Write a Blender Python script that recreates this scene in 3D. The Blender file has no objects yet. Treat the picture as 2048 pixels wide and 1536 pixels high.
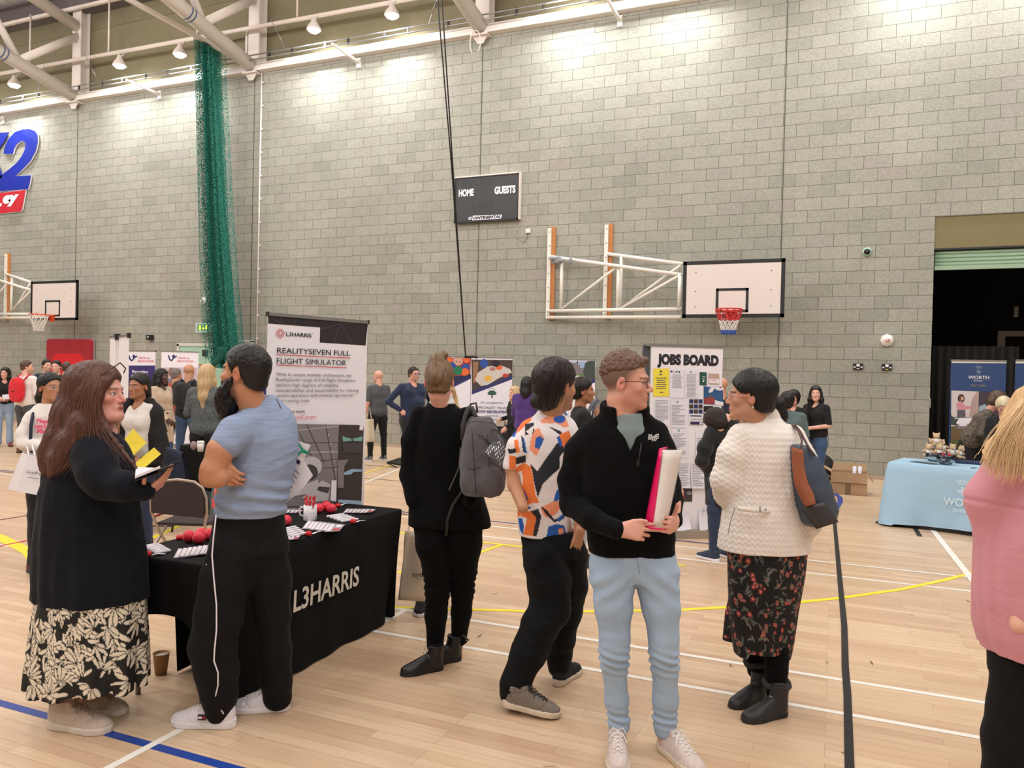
import bpy, math, random
import numpy as np
from mathutils import Vector, Matrix
random.seed(7); RS=np.random.RandomState(5)
SC=bpy.context.scene; COL=SC.collection
# ---------------------------------------------------------------- camera
FPX=1540.0; AL=math.radians(22.75); PT=math.radians(-0.707); RO=math.radians(1.31)
CAM=Vector((0,0,1.69))
_fw=Vector((-math.sin(AL)*math.cos(PT),math.cos(AL)*math.cos(PT),math.sin(PT)))
_r0=Vector((math.cos(AL),math.sin(AL),0)); _u0=_r0.cross(_fw)
_rt=_r0*math.cos(RO)+_u0*math.sin(RO); _up=_rt.cross(_fw)
cd=bpy.data.cameras.new('camera'); cam=bpy.data.objects.new('camera',cd); COL.objects.link(cam)
cd.sensor_width=36; cd.lens=36*FPX/2048; cd.clip_start=.05; cd.clip_end=200
M=Matrix((( _rt.x,_up.x,-_fw.x,CAM.x),(_rt.y,_up.y,-_fw.y,CAM.y),(_rt.z,_up.z,-_fw.z,CAM.z),(0,0,0,1)))
cam.matrix_world=M; SC.camera=cam
SC.view_settings.view_transform='Standard'; SC.view_settings.look='None'
SC.view_settings.gamma=1; SC.view_settings.use_curve_mapping=False; SC.view_settings.exposure=0.0
# ---------------------------------------------------------------- world and lights
w=bpy.data.worlds.new('world'); SC.world=w; w.use_nodes=True
w.node_tree.nodes['Background'].inputs[0].default_value=(.9,.92,1,1); w.node_tree.nodes['Background'].inputs[1].default_value=.1
def area(name,loc,size,power,col=(1,.97,.93),rot=(0,0,0),size_y=None,spread=math.pi):
    l=bpy.data.lights.new(name,'AREA'); l.energy=power; l.color=col; l.shape='RECTANGLE' if size_y else 'SQUARE'; l.size=size
    if size_y: l.size_y=size_y
    l.spread=spread
    o=bpy.data.objects.new(name,l); COL.objects.link(o); o.location=loc; o.rotation_euler=rot; return o
# rows of high bay luminaires over the hall
def bulb(name,loc,r,power,col):
    l=bpy.data.lights.new(name,'POINT'); l.energy=power; l.color=col; l.shadow_soft_size=r
    o=bpy.data.objects.new(name,l); COL.objects.link(o); o.location=loc
for y in (-7,-1,4.5,9.5):
    for x in (-24,-16,-8,0,7):
        bulb('high_bay_light',(x,y,9.3),.7,455 if y<9 else 330,(1,.975,.985))
BAYC=(-22.3,-16.2,-10.1,-4.0,2.1)
LAMPX=[c+d for c in BAYC for d in (-1.03,1.03)]
for x in LAMPX:
    area('wall_flood_light',(x,14.34,9.34),.24,105,(.97,1,.98),rot=(math.radians(20),0,0),spread=math.radians(150))
# ---------------------------------------------------------------- pixel measurements -> places on real surfaces
def ray(x,y): return _fw+_rt*((x-1024)/FPX)-_up*((y-768)/FPX)
def floorpt(x,y,h=0.0):
    r=ray(x,y); return CAM+r*((h-CAM.z)/r.z)
def wallpt(x,y,Y=14.88):
    r=ray(x,y); return CAM+r*(Y/r.y)
def depthpt(x,y,Z): return CAM+ray(x,y)*Z
# ---------------------------------------------------------------- materials
MATS={}
def s2l(c): return tuple((v/255/12.92 if v/255<=.04045 else ((v/255+.055)/1.055)**2.4) for v in c)
def mat(name,col,rough=.6,metal=0,noise=None,bump=None,vcol=False,emit=0,alpha=1,spec=.5,trans=0,sheen=0,coat=0):
    """col = sRGB 0-255. noise=(scale,amount,stretch xyz); bump=(scale,strength,distance,stretch xyz)"""
    if name in MATS: return MATS[name]
    m=bpy.data.materials.new(name); m.use_nodes=True; nt=m.node_tree; b=nt.nodes['Principled BSDF']; c=s2l(col)
    b.inputs['Base Color'].default_value=(*c,1); b.inputs['Roughness'].default_value=rough; b.inputs['Metallic'].default_value=metal
    b.inputs['Specular IOR Level'].default_value=spec; b.inputs['Alpha'].default_value=alpha
    if trans: b.inputs['Transmission Weight'].default_value=trans
    if sheen: b.inputs['Sheen Weight'].default_value=sheen
    if coat: b.inputs['Coat Weight'].default_value=coat
    if emit: b.inputs['Emission Color'].default_value=(*c,1); b.inputs['Emission Strength'].default_value=emit
    N=nt.nodes.new; L=nt.links.new; out=None
    if vcol:
        a=N('ShaderNodeAttribute'); a.attribute_name='Col'; out=a.outputs['Color']
    tc=N('ShaderNodeTexCoord')
    def nz(scale,st):
        mp=N('ShaderNodeMapping'); mp.inputs['Scale'].default_value=st; L(tc.outputs['Object'],mp.inputs[0])
        n=N('ShaderNodeTexNoise'); n.inputs['Scale'].default_value=scale; n.inputs['Detail'].default_value=4; L(mp.outputs[0],n.inputs['Vector']); return n
    if noise:
        n=nz(noise[0],noise[2] if len(noise)>2 else (1,1,1)); mr=N('ShaderNodeMapRange'); mr.inputs['From Min'].default_value=.25; mr.inputs['From Max'].default_value=.75
        mr.inputs['To Min'].default_value=1-noise[1]; mr.inputs['To Max'].default_value=1+noise[1]; L(n.outputs[0],mr.inputs[0])
        mx=N('ShaderNodeVectorMath'); mx.operation='SCALE'; L(mr.outputs[0],mx.inputs['Scale'])
        if out: L(out,mx.inputs[0])
        else: mx.inputs[0].default_value=c
        out=mx.outputs[0]
    if out: L(out,b.inputs['Base Color'])
    if bump:
        n=nz(bump[0],bump[3] if len(bump)>3 else (1,1,1)); bp=N('ShaderNodeBump'); bp.inputs['Strength'].default_value=bump[1]; bp.inputs['Distance'].default_value=bump[2]
        L(n.outputs[0],bp.inputs['Height']); L(bp.outputs[0],b.inputs['Normal'])
    MATS[name]=m; return m
# ---------------------------------------------------------------- objects
def link(o,parent=None):
    COL.objects.link(o)
    if parent: o.parent=parent
    return o
def thing(name,label,cat,loc=(0,0,0),rotz=0,group=None):
    o=bpy.data.objects.new(name,None); o.empty_display_size=.1; COL.objects.link(o)
    o.location=loc; o.rotation_euler=(0,0,rotz); o['label']=label; o['category']=cat
    if group: o['group']=group
    return o
def tag(o,label,cat,group=None,kind=None):
    o['label']=label; o['category']=cat
    if group: o['group']=group
    if kind: o['kind']=kind
    return o
def struct(o): o['kind']='structure'; return o
class MB:
    """collects shapes into one mesh; material index per shape"""
    def __init__(s): s.v=[]; s.f=[]; s.m=[]; s.sm=[]; s.T=None; s.mi=0
    def add(s,vs,fs,smooth=False):
        n=len(s.v)
        if s.T is not None: vs=[s.T@Vector(v) for v in vs]
        s.v+= [tuple(v) for v in vs]; s.f+=[tuple(i+n for i in f) for f in fs]; s.m+=[s.mi]*len(fs); s.sm+=[smooth]*len(fs); return s
    def box(s,a,b):
        x0,y0,z0=[min(a[i],b[i]) for i in range(3)]; x1,y1,z1=[max(a[i],b[i]) for i in range(3)]
        return s.add([(x0,y0,z0),(x1,y0,z0),(x1,y1,z0),(x0,y1,z0),(x0,y0,z1),(x1,y0,z1),(x1,y1,z1),(x0,y1,z1)],
            [(0,3,2,1),(4,5,6,7),(0,1,5,4),(1,2,6,5),(2,3,7,6),(3,0,4,7)])
    def tube(s,pts,r,seg=10,caps=True):
        pts=[Vector(p) for p in pts]; n=len(pts); rs=r if isinstance(r,(list,tuple)) else [r]*n; V=[];F=[]; prev=None
        for i,p in enumerate(pts):
            d=(pts[min(i+1,n-1)]-pts[max(i-1,0)]); d=d.normalized() if d.length>1e-9 else Vector((0,0,1))
            if prev is None:
                u=d.cross(Vector((0,0,1)) if abs(d.z)<.9 else Vector((1,0,0))).normalized()
            else:
                u=(prev-d*prev.dot(d)); u=u.normalized() if u.length>1e-6 else d.orthogonal().normalized()
            prev=u; w2=d.cross(u)
            for k in range(seg):
                a=2*math.pi*k/seg; V.append(p+(u*math.cos(a)+w2*math.sin(a))*rs[i])
        for i in range(n-1):
            for k in range(seg): F.append((i*seg+k,i*seg+(k+1)%seg,(i+1)*seg+(k+1)%seg,(i+1)*seg+k))
        if caps: F.append(tuple(range(seg))[::-1]); F.append(tuple((n-1)*seg+k for k in range(seg)))
        return s.add(V,F,seg>5)
    def lathe(s,prof,c=(0,0,0),seg=24,close=True):
        V=[];F=[]; n=len(prof)
        for r,z in prof:
            for k in range(seg):
                a=2*math.pi*k/seg; V.append((c[0]+r*math.cos(a),c[1]+r*math.sin(a),c[2]+z))
        for i in range(n-1):
            for k in range(seg): F.append((i*seg+k,i*seg+(k+1)%seg,(i+1)*seg+(k+1)%seg,(i+1)*seg+k))
        if close: F.append(tuple(range(seg))[::-1]); F.append(tuple((n-1)*seg+k for k in range(seg)))
        return s.add(V,F,True)
    def prism(s,poly,t,fn=None):
        """poly 2D (x,z) in plane y=0, extruded to y=t (towards -y face is front when t>0 goes back)"""
        n=len(poly); V=[(x,0,z) for x,z in poly]+[(x,t,z) for x,z in poly]
        F=[tuple(range(n)),tuple(range(2*n-1,n-1,-1))]+[(i,n+i,n+(i+1)%n,(i+1)%n) for i in range(n)]
        return s.add([fn(v) for v in V] if fn else V,F)
    def sphere(s,c,r,seg=16,ring=10,sc=(1,1,1)):
        V=[];F=[]
        for i in range(ring+1):
            t=math.pi*i/ring
            for k in range(seg):
                a=2*math.pi*k/seg; V.append((c[0]+r*sc[0]*math.sin(t)*math.cos(a),c[1]+r*sc[1]*math.sin(t)*math.sin(a),c[2]+r*sc[2]*math.cos(t)))
        for i in range(ring):
            for k in range(seg): F.append((i*seg+k,(i+1)*seg+k,(i+1)*seg+(k+1)%seg,i*seg+(k+1)%seg))
        return s.add(V,F,True)
    def sheet(s,fn,nu,nv,thick=0):
        """grid surface fn(u,v)->xyz, u,v in 0..1"""
        V=[fn(i/nu,j/nv) for j in range(nv+1) for i in range(nu+1)]
        F=[(j*(nu+1)+i,j*(nu+1)+i+1,(j+1)*(nu+1)+i+1,(j+1)*(nu+1)+i) for j in range(nv) for i in range(nu)]
        return s.add(V,F,True)
    def build(s,name,mats,parent=None,solid=0,bevel=0):
        me=bpy.data.meshes.new(name); me.from_pydata(s.v,[],s.f)
        for m in (mats if isinstance(mats,(list,tuple)) else [mats]): me.materials.append(m)
        me.polygons.foreach_set('material_index',s.m); me.polygons.foreach_set('use_smooth',s.sm); me.update()
        o=link(bpy.data.objects.new(name,me),parent)
        if solid: md=o.modifiers.new('s','SOLIDIFY'); md.thickness=solid; md.offset=0
        if bevel: md=o.modifiers.new('b','BEVEL'); md.width=bevel; md.segments=2; md.limit_method='ANGLE'
        return o
def text(name,body,size,m,parent,loc=(0,0,0),rot=(math.pi/2,0,0),align='LEFT',sx=1,bold=0,depth=.001,shear=0,spacing=1,line=1):
    cu=bpy.data.curves.new(name,'FONT'); cu.body=body; cu.size=size; cu.align_x=align; cu.extrude=depth; cu.offset=bold; cu.shear=shear; cu.space_character=spacing; cu.space_line=line; cu.resolution_u=3
    t=bpy.data.objects.new(name,cu); COL.objects.link(t)
    dg=bpy.context.evaluated_depsgraph_get(); me=bpy.data.meshes.new_from_object(t.evaluated_get(dg)); bpy.data.objects.remove(t)
    me.materials.clear(); me.materials.append(m); o=link(bpy.data.objects.new(name,me),parent)
    o.location=loc; o.rotation_euler=rot; o.scale=(sx,1,1); return o
def copytree(o,parent=None):
    c=o.copy(); COL.objects.link(c); c.parent=parent
    for ch in o.children: copytree(ch,c)
    return c
# ================================================================ ROOM
def brick_mat():
    m=bpy.data.materials.new('concrete_block_wall'); m.use_nodes=True; nt=m.node_tree; N=nt.nodes.new; L=nt.links.new; b=nt.nodes['Principled BSDF']
    tc=N('ShaderNodeTexCoord'); sp=N('ShaderNodeSeparateXYZ'); L(tc.outputs['Object'],sp.inputs[0])
    ax=N('ShaderNodeMath'); ax.operation='ADD'; ax.inputs[1].default_value=45.3-1.50; L(sp.outputs[0],ax.inputs[0])
    az=N('ShaderNodeMath'); az.operation='SUBTRACT'; az.inputs[1].default_value=.077; L(sp.outputs[2],az.inputs[0])
    cb=N('ShaderNodeCombineXYZ'); L(ax.outputs[0],cb.inputs[0]); L(az.outputs[0],cb.inputs[1])
    br=N('ShaderNodeTexBrick'); L(cb.outputs[0],br.inputs['Vector']); br.offset=.5; br.inputs['Scale'].default_value=1
    br.inputs['Brick Width'].default_value=.453; br.inputs['Row Height'].default_value=.2235; br.inputs['Mortar Size'].default_value=0.005; br.inputs['Mortar Smooth'].default_value=.3
    br.inputs['Color1'].default_value=(0,0,0,1); br.inputs['Color2'].default_value=(1,1,1,1); br.inputs['Mortar'].default_value=(.5,.5,.5,1)
    rp=N('ShaderNodeValToRGB'); e=rp.color_ramp; L(br.outputs['Color'],rp.inputs[0])
    cs=[(0,(147,147,136)),(.25,(157,157,145)),(.5,(154,154,142)),(.75,(161,160,149)),(1,(156,151,143))]
    e.elements[0].color=(*s2l(cs[0][1]),1); e.elements[1].color=(*s2l(cs[4][1]),1)
    for p,c in cs[1:4]: x=e.elements.new(p); x.color=(*s2l(c),1)
    # big soft patches and fine pitting
    n1=N('ShaderNodeTexNoise'); n1.inputs['Scale'].default_value=.7; n1.inputs['Detail'].default_value=3; L(tc.outputs['Object'],n1.inputs['Vector'])
    n2=N('ShaderNodeTexNoise'); n2.inputs['Scale'].default_value=38; n2.inputs['Detail'].default_value=5; L(tc.outputs['Object'],n2.inputs['Vector'])
    m1=N('ShaderNodeMapRange'); m1.inputs[1].default_value=.3; m1.inputs[2].default_value=.7; m1.inputs[3].default_value=.92; m1.inputs[4].default_value=1.07; L(n1.outputs[0],m1.inputs[0])
    m2=N('ShaderNodeMapRange'); m2.inputs[1].default_value=.3; m2.inputs[2].default_value=.7; m2.inputs[3].default_value=.86; m2.inputs[4].default_value=1.12; L(n2.outputs[0],m2.inputs[0])
    mm=N('ShaderNodeMath'); mm.operation='MULTIPLY'; L(m1.outputs[0],mm.inputs[0]); L(m2.outputs[0],mm.inputs[1])
    sc=N('ShaderNodeVectorMath'); sc.operation='SCALE'; L(rp.outputs[0],sc.inputs[0]); L(mm.outputs[0],sc.inputs['Scale'])
    mo=N('ShaderNodeMix'); mo.data_type='RGBA'; L(br.outputs['Fac'],mo.inputs['Factor']); L(sc.outputs[0],mo.inputs['A']); mo.inputs['B'].default_value=(*s2l((98,100,90)),1)
    L(mo.outputs['Result'],b.inputs['Base Color']); b.inputs['Roughness'].default_value=.85; b.inputs['Specular IOR Level'].default_value=.25
    iv=N('ShaderNodeMath'); iv.operation='MULTIPLY_ADD'; L(br.outputs['Fac'],iv.inputs[0]); iv.inputs[1].default_value=-1; L(n2.outputs[0],iv.inputs[2])
    bp=N('ShaderNodeBump'); bp.inputs['Strength'].default_value=.5; bp.inputs['Distance'].default_value=.006; L(iv.outputs[0],bp.inputs['Height']); L(bp.outputs[0],b.inputs['Normal'])
    return m
def floor_mat():
    m=bpy.data.materials.new('maple_strip_floor'); m.use_nodes=True; nt=m.node_tree; N=nt.nodes.new; L=nt.links.new; b=nt.nodes['Principled BSDF']
    tc=N('ShaderNodeTexCoord'); br=N('ShaderNodeTexBrick'); L(tc.outputs['Object'],br.inputs['Vector']); br.offset=.37; br.offset_frequency=3; br.inputs['Scale'].default_value=1
    br.inputs['Brick Width'].default_value=.82; br.inputs['Row Height'].default_value=.072; br.inputs['Mortar Size'].default_value=.0009
    br.inputs['Color1'].default_value=(0,0,0,1); br.inputs['Color2'].default_value=(1,1,1,1); br.inputs['Mortar'].default_value=(.5,.5,.5,1)
    rp=N('ShaderNodeValToRGB'); e=rp.color_ramp; L(br.outputs['Color'],rp.inputs[0])
    e.elements[0].color=(*s2l((200,168,138)),1); e.elements[1].color=(*s2l((218,190,160)),1); x=e.elements.new(.3); x.color=(*s2l((206,175,144)),1); x=e.elements.new(.7); x.color=(*s2l((212,184,152)),1)
    mp=N('ShaderNodeMapping'); mp.inputs['Scale'].default_value=(1.2,22,1); L(tc.outputs['Object'],mp.inputs[0])
    n=N('ShaderNodeTexNoise'); n.inputs['Scale'].default_value=2.2; n.inputs['Detail'].default_value=6; n.inputs['Distortion'].default_value=.6; L(mp.outputs[0],n.inputs['Vector'])
    n3=N('ShaderNodeTexNoise'); n3.inputs['Scale'].default_value=.5; L(tc.outputs['Object'],n3.inputs['Vector'])
    m1=N('ShaderNodeMapRange'); m1.inputs[1].default_value=.3; m1.inputs[2].default_value=.7; m1.inputs[3].default_value=.92; m1.inputs[4].default_value=1.06; L(n.outputs[0],m1.inputs[0])
    m3=N('ShaderNodeMapRange'); m3.inputs[1].default_value=.3; m3.inputs[2].default_value=.7; m3.inputs[3].default_value=.95; m3.inputs[4].default_value=1.05; L(n3.outputs[0],m3.inputs[0])
    mm=N('ShaderNodeMath'); mm.operation='MULTIPLY'; L(m1.outputs[0],mm.inputs[0]); L(m3.outputs[0],mm.inputs[1])
    sc=N('ShaderNodeVectorMath'); sc.operation='SCALE'; L(rp.outputs[0],sc.inputs[0]); L(mm.outputs[0],sc.inputs['Scale'])
    mo=N('ShaderNodeMix'); mo.data_type='RGBA'; L(br.outputs['Fac'],mo.inputs['Factor']); L(sc.outputs[0],mo.inputs['A']); mo.inputs['B'].default_value=(*s2l((150,116,86)),1)
    L(mo.outputs['Result'],b.inputs['Base Color']); b.inputs['Roughness'].default_value=.33; b.inputs['Specular IOR Level'].default_value=.45
    bp=N('ShaderNodeBump'); bp.inputs['Strength'].default_value=.15; bp.inputs['Distance'].default_value=.002; L(n.outputs[0],bp.inputs['Height']); L(bp.outputs[0],b.inputs['Normal'])
    return m
BR=brick_mat(); FL=floor_mat()
WHT=mat('white_paint',(228,222,216),.45); OFF=mat('off_white_steel',(216,205,196),.5); OLV=mat('olive_cladding',(118,110,84),.7,noise=(6,.05))
BLK=mat('black_plastic',(22,22,24),.5); GRYM=mat('grey_metal',(150,150,150),.35,.7)
struct(MB().box((-34,-14,-.1),(12,15.6,0)).build('floor',FL))
b=MB(); H=8.86; D0,D1=1.50,6.0; DH=4.54
b.box((-34,14.88,0),(D0,15.2,H)); b.box((D0,14.88,DH),(D1,15.2,H)); b.box((D1,14.88,0),(12,15.2,H))
struct(b.build('wall_back',BR))
struct(MB().box((-34.3,-14,0),(-34,15.2,13)).build('wall_left',BR)); struct(MB().box((12,-14,0),(12.3,15.2,13)).build('wall_right',BR)); struct(MB().box((-34,-14.3,0),(12,-14,13)).build('wall_front',BR))
# upper olive cladding
b=MB(); b.box((-34,15.12,H),(12,15.3,13))
for z in (9.9,10.9): b.box((-34,15.10,z-.006),(12,15.12,z+.006))
struct(b.build('wall_upper',[OLV]))
# ribbed roof deck
ROOF=mat('roof_deck_white',(205,200,192),.5)
def roofz(y): return 11.95+(14.9-y)*.10
V=[];F=[];n=0
xs=[];x=-34.0
b=MB(); P=[]
while x<12:
    P+= [(x,0),(x+.2,0),(x+.235,.06),(x+.30,.06),(x+.335,0)]; x+=.335
vs=[(px,15.2,roofz(15.2)+pz) for px,pz in P]+[(px,2.0,roofz(2)+pz) for px,pz in P]; k=len(P)
b.add(vs,[(i,i+1,k+i+1,k+i) for i in range(k-1)])
vs=[(px,2.0,roofz(2)+pz) for px,pz in P]+[(px,-14,roofz(2)+pz-1) for px,pz in P]
b.add(vs,[(i,i+1,k+i+1,k+i) for i in range(k-1)])
struct(b.build('ceiling',ROOF,solid=.01))
PUR=mat('dark_mauve_steel',(92,84,84),.6)
b=MB(); b.box((-34,14.75,11.35),(12,15.1,11.75)); b.box((-34,14.6,11.75),(12,15.1,11.82)); tag(b.build('eaves_beam',PUR),'dark grey steel eaves beam running below the ribbed roof','beam')['kind']='structure'
b=MB(); b.box((-34,14.62,11.28),(12,14.70,11.36)); b.build('trim_1',OFF)['kind']='structure'
# wall-head beam
b=MB(); b.box((-34,14.7,8.86),(12,15.1,8.98)); b.box((-34,14.74,9.0),(12,15.0,9.05)); b.build('trim_2',WHT)['kind']='structure'
# movement joints in the blockwork
JX=[-0.97-6.116*k for k in range(5)]
JM=mat('joint_sealant',(82,86,72),.8)
for i,x in enumerate(JX):
    struct(MB().box((x-.008,14.875,0),(x+.008,14.885,H)).build('trim_%d'%(i+3),JM))
struct(MB().box((-34,14.86,0),(D0,14.88,.075)).build('baseboard_back',mat('skirting_pinkish',(176,158,142),.5)))
# steel columns above the wall, trusses
ORG=mat('tube_band_blue',(62,82,120),.5)
for i,x in enumerate(JX):
    c=MB(); c.box((x-.16,14.80,8.86),(x+.16,14.83,12)); c.box((x-.16,15.06,8.86),(x+.16,15.09,12)); c.box((x-.012,14.83,8.86),(x+.012,15.06,12))
    tag(c.build('steel_column',OFF),'pale steel column above the block wall, %s'%['out to the right of the scoreboard side','over the scoreboard bay beside the black ropes','beside the white vertical cable','above the blue and red wall sign','furthest along the wall'][i],'column','steel columns on the wall head')
    t=thing('roof_truss','white tubular roof truss meeting the wall %s'%['near the door opening','right of the black ropes','above the green netting','nearest the blue wall sign','far end of the hall'][i],'truss',(x,14.75,8.95),0,'tubular roof trusses')
    def lc(y): return .22*(14.75-y)
    c=MB(); c.tube([(0,-.0,0.05),(0,-6,1.25),(0,-13,2.35),(0,-20,2.9)],.165,16); c.build('lower_chord',OFF,t)
    c=MB(); c.tube([(0,.12,1.95),(0,-6,3.05),(0,-13,3.6)],.15,14); c.build('upper_chord',OFF,t)
    c=MB(); c.tube([(0,.1,1.72),(0,-1.55,.42)],.1,12); c.build('web_tube',OFF,t)
    c=MB(); c.tube([(0,-1.55,.42),(0,-3.0,2.42)],.09,12); c.build('web_tube',OFF,t)
    c=MB(); c.tube([(0,-3.0,2.42),(0,-5.6,1.2)],.09,12); c.build('web_tube',OFF,t)
    c=MB(); c.tube([(0,-1.9,.43),(0,-1.93,.436),],.17,16); c.tube([(0,-2.0,.45),(0,-2.03,.456)],.17,16); c.build('band',ORG,t)
    c=MB(); c.box((-.2,-.1,-.15),(.2,.13,-.11)); c.prism([(-.18,-.12),(.18,-.12),(.06,-.3),(-.06,-.3)],.03,lambda v:(v[0],v[1]-.02,v[2])); c.build('bearing_plate',OFF,t)
    if i==1:
        c=MB(); c.tube([(.12*math.sin(a),-.25,-.12-.25*(1-math.cos(a))) for a in np.linspace(-2.6,2.6,16)],.012,6); c.build('cable_loop',OFF,t)
# curtain track along the wall head
t=thing('curtain_track','twin steel curtain track running along the top of the block wall','track',(-11,14.5,9.0))
c=MB(); c.tube([(-22,0,.02),(22,0,.02)],.016,6); c.tube([(-22,0,.13),(22,0,.13)],.016,6); c.build('rail',GRYM,t)
c=MB()
for k in range(56):
    x=-21.8+k*.78+.1*math.sin(k*3); c.box((x-.012,-.012,.0),(x+.012,.012,.15)); c.box((x+.03,-.012,.0),(x+.042,.012,.15))
k=c.build('bracket',mat('dark_steel',(60,58,56),.5,.6),t); k['kind']='stuff'
for i,bc in enumerate(BAYC):
    x=bc-.1
    c=MB(); c.tube([(x,14.86,8.72),(x,13.84,8.74)],[.045,.03],8); c.box((x-.05,14.84,8.6),(x+.05,14.9,8.82))
    tag(c.build('wall_bracket',WHT),'white bracket arm on the wall head, %s'%['over the far end bay','above the lit wall left of the green netting','between the netting and the scoreboard','right of the scoreboard','over the door opening'][i],'bracket','white bracket arms')
    for d in (-1,1):
        xx=bc+d*1.9; c=MB(); c.tube([(xx,14.5,9.15),(xx+d*.35,14.4,9.85)],.007,5); c.tube([(xx+d*.08,14.48,9.32),(xx+d*.2,14.44,9.56)],.016,6)
        tag(c.build('hanger_wire',GRYM),'thin turnbuckle wire holding up the curtain track','wire','turnbuckle wires on the curtain track')
# conduit pipe with drops
c=MB(); c.tube([(-34,14.6,10.02),(12,14.6,9.62)],.05,10); 
tag(c.build('conduit_pipe',OFF),'long pale pipe running across the olive upper wall above the lamps','pipe')
for i in range(11):
    x=-27+i*3.05; zp=9.82-(x+14)*.0087
    c=MB(); c.tube([(x,14.6,zp+.06),(x,14.6,11.4)],.025,6); tag(c.build('drop_rod',OFF),'thin vertical rod hanging the pipe from the eaves beam','rod','vertical hanging rods')
# wall flood lamps
LEM=mat('lamp_lens',(255,252,245),.4,emit=60)
for i,x in enumerate(LAMPX):
    t=thing('wall_lamp','x','lamp',(x,14.42,9.40),0,'flood lamps under the pipe')
    t['label']='small glowing flood lamp under the pipe, '+['far end of the hall, outer','far end of the hall, inner','left of the green netting, outer','directly left of the green netting','right of the white cable, first','right of the white cable, second','right of the ropes, first','right of the ropes, second','over the shutter opening, first','over the shutter opening, second'][i]
    c=MB(); c.lathe([(.03,.3),(.05,.28),(.07,.2),(.14,.1),(.17,.03),(.17,.02)],seg=16); c.tube([(0,.05,.28),(0,.16,.42)],.012,6); c.build('housing',OFF,t)
    c=MB(); c.lathe([(.15,.022),(.1,-.03),(.02,-.05)],seg=16); c.build('lens',LEM,t)
# ---------------------------------------------------------------- door opening with roller shutter and dark store
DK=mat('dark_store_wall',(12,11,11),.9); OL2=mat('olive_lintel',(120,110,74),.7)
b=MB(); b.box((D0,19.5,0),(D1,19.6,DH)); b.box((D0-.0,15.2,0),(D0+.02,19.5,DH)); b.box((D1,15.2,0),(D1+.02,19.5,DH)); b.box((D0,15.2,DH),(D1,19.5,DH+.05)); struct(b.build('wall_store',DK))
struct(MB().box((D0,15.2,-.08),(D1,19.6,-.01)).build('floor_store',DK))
struct(MB().box((D0,14.90,4.0),(D1,15.16,4.54)).build('trim_9',OL2))
b=MB(); b.box((D0,14.89,3.97),(D1,15.2,4.0)); b.build('trim_10',BLK)['kind']='structure'
t=thing('roller_shutter','pale green roller shutter rolled up over the dark store opening','shutter',(D0,14.98,3.7))
b=MB()
for k in range(4): b.tube([(0.02,0,.04+k*.065),(D1-D0-.02,0,.04+k*.065)],.036,8)
b.box((0.02,-.03,-.06),(D1-D0-.02,.03,.01)); b.build('slats',mat('shutter_green',(150,178,150),.4),t)
# ---------------------------------------------------------------- court lines
LW=mat('line_white',(238,234,226),.4); LY=mat('line_yellow',(246,224,40),.4); LB=mat('line_blue',(22,62,150),.4); LR=mat('line_red',(196,50,50),.4); LN=mat('line_dark_red',(96,52,50),.4); LK=mat('tape_black',(26,25,25),.7,noise=(30,.4)); LNV=mat('line_navy',(60,66,130),.4)
_lz=[.0006]
def line(name,m,pts,wd,label):
    _lz[0]+=.00018; z=_lz[0]; pts=[Vector((p[0],p[1],0)) for p in pts]; V=[];F=[]
    for i,p in enumerate(pts):
        d=(pts[min(i+1,len(pts)-1)]-pts[max(i-1,0)]).normalized(); nrm=Vector((-d.y,d.x,0))*wd/2
        V+=[tuple(p+nrm+Vector((0,0,z))),tuple(p-nrm+Vector((0,0,z)))]
    for i in range(len(pts)-1): F.append((2*i,2*i+1,2*i+3,2*i+2))
    b=MB(); b.add(V,F); o=b.build(name,m); tag(o,label,'court marking'); return o
line('court_line',LB,[(-20,2.54),(9,2.54)],.05,'thick blue court line crossing the floor by the beige trainers')
line('court_line',LW,[(-2.77,-6),(-2.77,4.80)],.04,'white court line running along the foot of the black tablecloth')
line('court_line',LW,[(-2.77,4.27),(9,4.27)],.04,'white court line nearest to the camera, under the boots')
line('court_line',LW,[(-20,4.75),(9,4.75)],.04,'white court line second nearest to the camera')
line('court_line',LW,[(-3.6,7.27),(9,7.27)],.04,'nearer of the thin white court lines in front of the jobs board')
line('court_line',LW,[(-20,7.79),(9,7.79)],.04,'further of the thin white court lines in front of the jobs board')
line('court_line',LNV,[(-20,8.06),(-.6,8.06)],.04,'thin navy court line beyond the black tablecloth')
cx,cy=-2.5,11.5
arc=[(-9.0,4.2),(-7.41,4.95),(-6.6,4.68)]
line('court_arc',LY,[(-3.4,4.62),(-2.9,4.76),(-2.35,4.97),(-1.97,5.12),(-1.55,5.33),(-1.0,5.65),(-.71,5.87),(-.2,6.28),(.08,6.54),(.54,7.05),(.9,7.55),(1.26,8.1),(1.7,9.1),(1.95,10.2)],.05,'long yellow court arc sweeping under the front figures to the blue table')
line('court_line',LY,[(-6.4,7.0),(-1.2,7.0)],.05,'straight yellow court line beyond the black table')
line('court_line',LY,[(-3.35,5.6),(-3.07,6.47),(-3.0,7.0)],.05,'short yellow court stroke joining the straight yellow line')
line('court_line',LY,[(-6.02,5.3),(-6.2,5.73),(-6.5,6.43),(-7.0,7.2)],.06,'yellow court line seen under the folding chair')
line('court_line',LY,[(-9.4,5.5),(-7.41,4.95),(-6.6,4.68),(-5.9,4.3)],.12,'broad yellow court stroke at far left of the floor')
line('court_line',LR,[(-7.06,4.4),(-7.05,6.2)],.04,'red court line at far left of the floor')
line('court_line',LN,[(-8.24,5.2),(-8.23,7.5)],.03,'dark red court line at far left of the floor')
line('court_line',LN,[(-12.5,7.95),(-4.2,7.95)],.03,'dark court line crossing behind the paper bag')
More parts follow.
